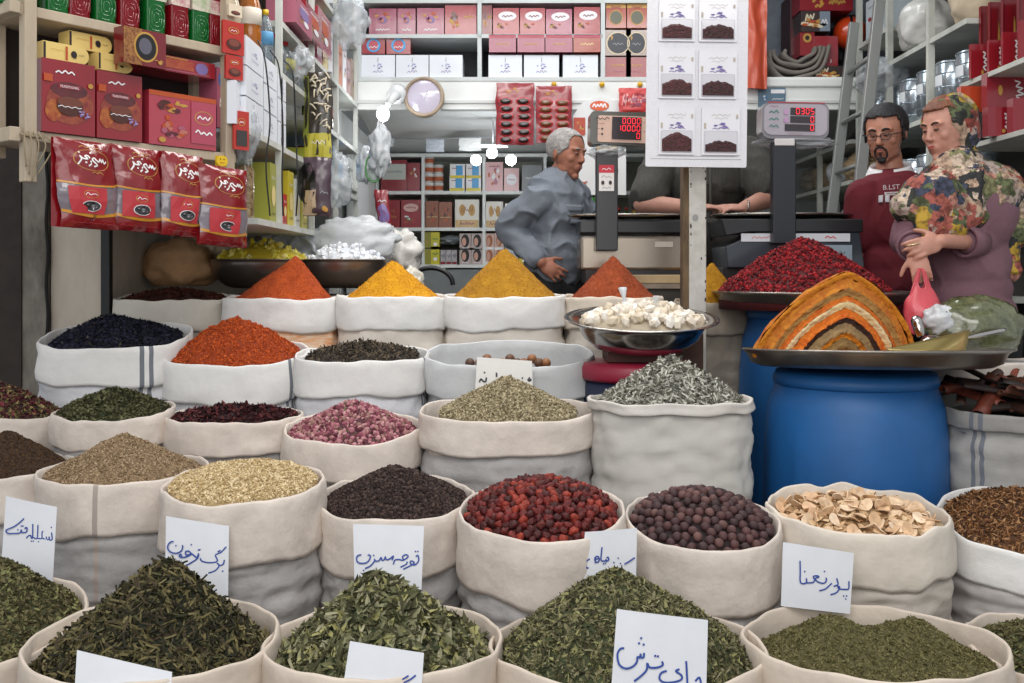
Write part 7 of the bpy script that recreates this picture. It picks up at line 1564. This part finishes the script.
S = lambda u, v, e: bc+Rq @ V(((u-.5)*.085, -e-.0, (v-.5)*.05)); deco(mb, S, .085, .05, [('t', .5, .74, .9, .38, M('#d8d0d2', .6), 'B.LST'), ('r', .5, .22, .8, .26, M('#d8d0d2', .6)), ('s', .5, .22, .6, .1, MAR, .002)]); mb.build('shirt_print', th)
mb = MB(); mb.ell(J['pel'], (.19, .14, .16), None, 24, 16, Matrix.Rotation(by, 3, 'Z')); legs(mb, J['pel'], by, .022, .09, toe=False); blob('trousers', mb, BT, .009, th, 3, folds(.006, 7, 4)); shoes(J['pel'], by, th, M('#1a1412', .4))
# ---- woman in a flowered headscarf and mauve coat
YW = 3.72; by = math.radians(-38)
p = lambda x, y, dy=0: P(x, y, YW+dy)
J = dict(pel=p(965, 318, .04), waist=p(963, 262, .03), chest=p(964, 212, .01), neck=p(957, 174, .0), shR=p(922, 196, -.06), shL=p(993, 198, .08),
         elR=p(908, 240, -.05), wrR=P(916, 250, YW-.20), elL=P(1000, 243, YW-.02), wrL=P(941, 241, YW-.21))
SK4 = M('#b98674', .45, var=.08, vs=20, spec=.4)
th, Mh = make('woman in a colourful flowered headscarf and mauve coat with clasped hands', J, p(946, 129), .238, math.radians(-64), math.radians(12), by, SK4, fem=1, ears=False, w=.165, d=.12, belly=.0, nose=.85, armr=(.046, .036, .025),
              hands=((J['wrL'], (-.95, -.18, -.28), (.1, -1, .25), 1, .45, .05, .92), (J['wrR']+V((.0, 0, -.012)), (.15, -.25, -.9), (-.25, -1, -.1), 1, .9, .04, .9)))
face_bits(Mh, th, brow='#2e201c', lip='#a8504a', closed=.75, browt=.015)
HBR = M('#5a3322', .55, bump=.6, bs=110, var=.3, vs=40, col2='#7a4a30')
hair_shell(Mh, th, HBR, lambda v: v[2] > .33-.85*abs(v[1]+.16)*(1 if v[1] > -.16 else .2) and v[2] > .05 and (v[2] > .30 or abs(v[0]) > .20), k=1.05, lump=.02)
# scarf: procedural flowered cloth
sc_m = bpy.data.materials.new('flowered'); sc_m.use_nodes = True; nt = sc_m.node_tree; b = nt.nodes['Principled BSDF']; b.inputs['Roughness'].default_value = .8
tc = nt.nodes.new('ShaderNodeTexCoord'); nz = nt.nodes.new('ShaderNodeTexNoise'); nz.inputs['Scale'].default_value = 22; nz.inputs['Detail'].default_value = 3
mx = nt.nodes.new('ShaderNodeMixRGB'); mx.inputs[0].default_value = .14; vo = nt.nodes.new('ShaderNodeTexVoronoi'); vo.inputs['Scale'].default_value = 19
nt.links.new(tc.outputs['Object'], nz.inputs['Vector']); nt.links.new(tc.outputs['Object'], mx.inputs[1]); nt.links.new(nz.outputs['Color'], mx.inputs[2]); nt.links.new(mx.outputs[0], vo.inputs['Vector'])
sp_ = nt.nodes.new('ShaderNodeSeparateColor'); nt.links.new(vo.outputs['Color'], sp_.inputs[0])
rp = nt.nodes.new('ShaderNodeValToRGB'); rp.color_ramp.interpolation = 'CONSTANT'; nt.links.new(sp_.outputs[0], rp.inputs[0])
PAL = ['#b99d86', '#a0564a', '#b39232', '#26272a', '#c4b09c', '#5a6240', '#b07a6c', '#3c4256', '#82805a', '#8e4238', '#2e302c', '#a8968c']
while len(rp.color_ramp.elements) < len(PAL): rp.color_ramp.elements.new(.5)
for i, c_ in enumerate(PAL): rp.color_ramp.elements[i].position = i/len(PAL); rp.color_ramp.elements[i].color = (*lin(c_), 1)
n2 = nt.nodes.new('ShaderNodeTexNoise'); n2.inputs['Scale'].default_value = 60; n2.inputs['Detail'].default_value = 4; nt.links.new(tc.outputs['Object'], n2.inputs['Vector'])
r2 = nt.nodes.new('ShaderNodeValToRGB'); r2.color_ramp.elements[0].position = .40; r2.color_ramp.elements[1].position = .56; nt.links.new(n2.outputs['Fac'], r2.inputs[0])
r2.color_ramp.elements[0].color = (.25, .22, .2, 1); r2.color_ramp.elements[1].color = (1, 1, 1, 1)
ml = nt.nodes.new('ShaderNodeMixRGB'); ml.blend_type = 'MULTIPLY'; ml.inputs[0].default_value = .75; nt.links.new(rp.outputs[0], ml.inputs[1]); nt.links.new(r2.outputs[0], ml.inputs[2]); nt.links.new(ml.outputs[0], b.inputs['Base Color'])
mb = MB(); sH = MB(Mh)
sH.ell((0, .12, .15), (.385, .42, .385), None, 26, 18); sH.ell((0, .20, -.05), (.37, .34, .42), None, 24, 16); sH.ell((0, .10, -.42), (.31, .29, .22), None, 24, 16)
blob_in = sH
scarf = blob('headscarf', sH, sc_m, .006, th, 3, folds(.008, 11, 7))
# open the scarf where the face is: drop faces ahead of the hair line
me = scarf.data; inv = Mh.inverted(); ox = wloc(th); import bmesh
bm = bmesh.new(); bm.from_mesh(me); kill = []
for f in bm.faces:
    q = inv @ (f.calc_center_median()+ox)
    if q.y < -.20+.12*max(0, q.z) + (.0 if q.z > -.38 else -.5) and q.z < .42: kill.append(f)
bmesh.ops.delete(bm, geom=kill, context='FACES'); bm.to_mesh(me); bm.free(); sd = scarf.modifiers.new('s', 'SOLIDIFY'); sd.thickness = .006
COAT = M('#75545e', .85, var=.10, vs=9, bump=.25, bs=160)
mb = MB(); torso(mb, J['pel'], J['waist'], J['chest'], J['shR'], J['shL'], J['neck'], by, .172, .122, 0, .014)
mb.cap(J['pel']+V((0, 0, .05)), J['pel']+V((0, 0, -.42)), .160, .175, None, 28)
for s_, fr in (('R', .55), ('L', .50)):
    w_ = J['el'+s_].lerp(J['wr'+s_], fr); limb(mb, J['sh'+s_], J['el'+s_], w_, .074, .061, .050)
blob('coat', mb, COAT, .007, th, 3, folds(.006, 7, 9))
for s_, fr in (('R', .55), ('L', .50)):
    a, b_ = J['el'+s_].lerp(J['wr'+s_], fr-.12), J['el'+s_].lerp(J['wr'+s_], fr+.12); mb = MB(); d_ = (b_-a); mb.lathe([(.046, 0), (.055, .0), (.058, d_.length), (.048, d_.length), (.046, d_.length*.4)], a, COAT, 28, rot=d_.to_track_quat('Z', 'Y').to_matrix()); mb.build('cuff', th)
# shawl part over the shoulders and chest
mb = MB()
mb.cap(J['neck']+V((-.01, -.02, .02)), J['neck']+V((.0, .0, -.05)), .085, .11, None, 20)
mb.cap(J['shR']+V((.03, -.0, .0)), J['neck']+V((0, 0, -.03)), .070, .088, None, 18); mb.cap(J['shL']+V((-.0, .0, .01)), J['neck']+V((0, 0, -.03)), .100, .10, None, 18)
mb.cap(J['shR']+V((.0, -.03, .0)), p(911, 207, -.09), .084, .06, None, 18)
mb.cap(J['shR']+V((.04, -.03, 0)), p(930, 224, -.13), .09, .06, None, 18)
mb.cap(J['chest']+V((-.02, -.05, .06)), p(948, 226, -.12), .125, .065, None, 20); mb.cap(J['chest']+V((.05, -.02, .06)), p(972, 214, -.08), .12, .07, None, 20)
mb.cap(J['shL']+V((.0, 0, .0)), p(1000, 210, .0), .106, .092, None, 18)
mb.cap(J['shL']+V((.03, -.03, -.02)), p(1012, 232, -.04), .085, .06, None, 18); mb.cap(p(1006, 226, -.05), p(1012, 276, -.05), .05, .022, None, 16)
mb.ell(J['chest']+V((.012, .01, .055)), (.196, .150, .15), None, 26, 18, Matrix.Rotation(by, 3, 'Z'))
mb.cap(J['shL']+V((-.02, .03, .03)), J['shL']+V((.03, .0, -.06)), .10, .10, None, 18)
blob('shawl', mb, sc_m, .007, th, 4, folds(.014, 9, 4, (1, 1, .25)))
mb = MB(); legs(mb, J['pel'], by, .012, .09, toe=False); blob('trousers', mb, BT, .01, th, 2); shoes(J['pel'], by, th, M('#1a1412', .4))
wq = J['wrR']; mb = MB(); mb.tube([J['wrR']+V((-.01+.030*math.cos(a), .03*math.sin(a), .02+.006*math.cos(a))) for a in [2*PI*k/20 for k in range(21)]], .003, M('#c9b48c', .3, metal=.7), 6); mb.build('bracelet', th)
# pink plastic carrier bag in her hand
PB = M('#cf4d58', .4, alpha=.93, coat=.3, bump=.6, bs=12)
cb = P(919, 316, YW-.24); th = thing('carrier_bag', 'pink-red plastic carrier bag hanging from the woman\'s hands', 'bag', cb)
A = J['wrR']+V((.006, -.03, -.085))
mb = MB()
def cbf(u, v):
    a = 2*PI*u; wd = .018+.050*sm(v, 0, .65)+.006*ns(math.cos(a)*2, v*5, 1); dp = .012+.035*sm(v, 0, .6)
    return V((A.x+.012*v+wd*math.cos(a)*(1+.15*ns(math.cos(a)*3, math.sin(a)*3, v*6)), A.y+dp*math.sin(a), A.z-.05-.16*v+(.05*abs(math.cos(a))**3*(1-v))))
mb.grid(cbf, 36, 20, PB); c_ = cbf(0, 1); mb.build('bag_body', th, solid=.002)
for sx in (-1, 1):
    mb = MB(); q0 = A+V((sx*.006, 0, .02)); q1 = A+V((sx*.022, -.005, -.045)); q2 = A+V((sx*.030, 0, -.09))
    mb.grid(lambda u, v: cat([q0, q1, q2], 6)[int(round(v*12))]+V(((u-.5)*(.012+.022*v), .003*math.sin(u*9), 0)), 4, 12, PB); mb.build('bag_handle', th, solid=.002)
# ------------------------------------------------------------------ light, camera
w = bpy.data.worlds.new('World'); bpy.context.scene.world = w; w.use_nodes = True
w.node_tree.nodes['Background'].inputs[0].default_value = (.92, .96, 1.0, 1); w.node_tree.nodes['Background'].inputs[1].default_value = .68
def area(name, loc, rot, size, power, col=(1, 1, 1), sy=None):
    l = bpy.data.lights.new(name, 'AREA'); l.energy = power; l.size = size; l.color = col
    if sy: l.shape = 'RECTANGLE'; l.size_y = sy
    o = bpy.data.objects.new(name, l); C.objects.link(o); o.location = loc; o.rotation_euler = rot; return o
area('awning_daylight', (0.2, .2, 3.4), (math.radians(28), 0, 0), 3.5, 80, (1, .97, .94), 1.6)
area('low_front_fill', (-.6, -.9, 1.9), (math.radians(86), 0, math.radians(-4)), 3.2, 34, (1, .98, .96), 1.6)  # extra fill added low in front to brighten the left wall
area('overhead_fill_front', (0, 3.6, 3.1), (0, 0, 0), 2.4, 48, (1, .98, .95), .5)  # added overhead fill without a fixture, brightens the sack rows
area('overhead_fill_back', (.4, 5.1, 3.1), (0, 0, 0), 2.4, 24, (.95, .98, 1), .5)  # second added fill, unseen, lifts the rear of the shop
def bulb_light(loc, power, r=.04, col=(.95, .98, 1)):
    l = bpy.data.lights.new('bulb_light', 'POINT'); l.energy = power; l.shadow_soft_size = r; l.color = col
    o = bpy.data.objects.new('bulb_light', l); C.objects.link(o); o.location = loc
bulb_light(P(383, 122, 5.45), 3)
for px, py in ((476, 166), (492, 160), (511, 166)): bulb_light(P(px, py, 6.55), 2.6)
cam = bpy.data.cameras.new('camera'); co = bpy.data.objects.new('camera', cam); C.objects.link(co)
co.location = (0, 0, H); co.rotation_euler = (PI/2, 0, 0); cam.sensor_width = 36; cam.lens = 36*F/1024; cam.shift_y = -(341.5-HY)/1024
cam.clip_start = .05; bpy.context.scene.camera = co
vs_ = bpy.context.scene.view_settings; vs_.view_transform = 'Standard'; vs_.look = 'None'; vs_.gamma = 1; vs_.exposure = .0; vs_.use_curve_mapping = False
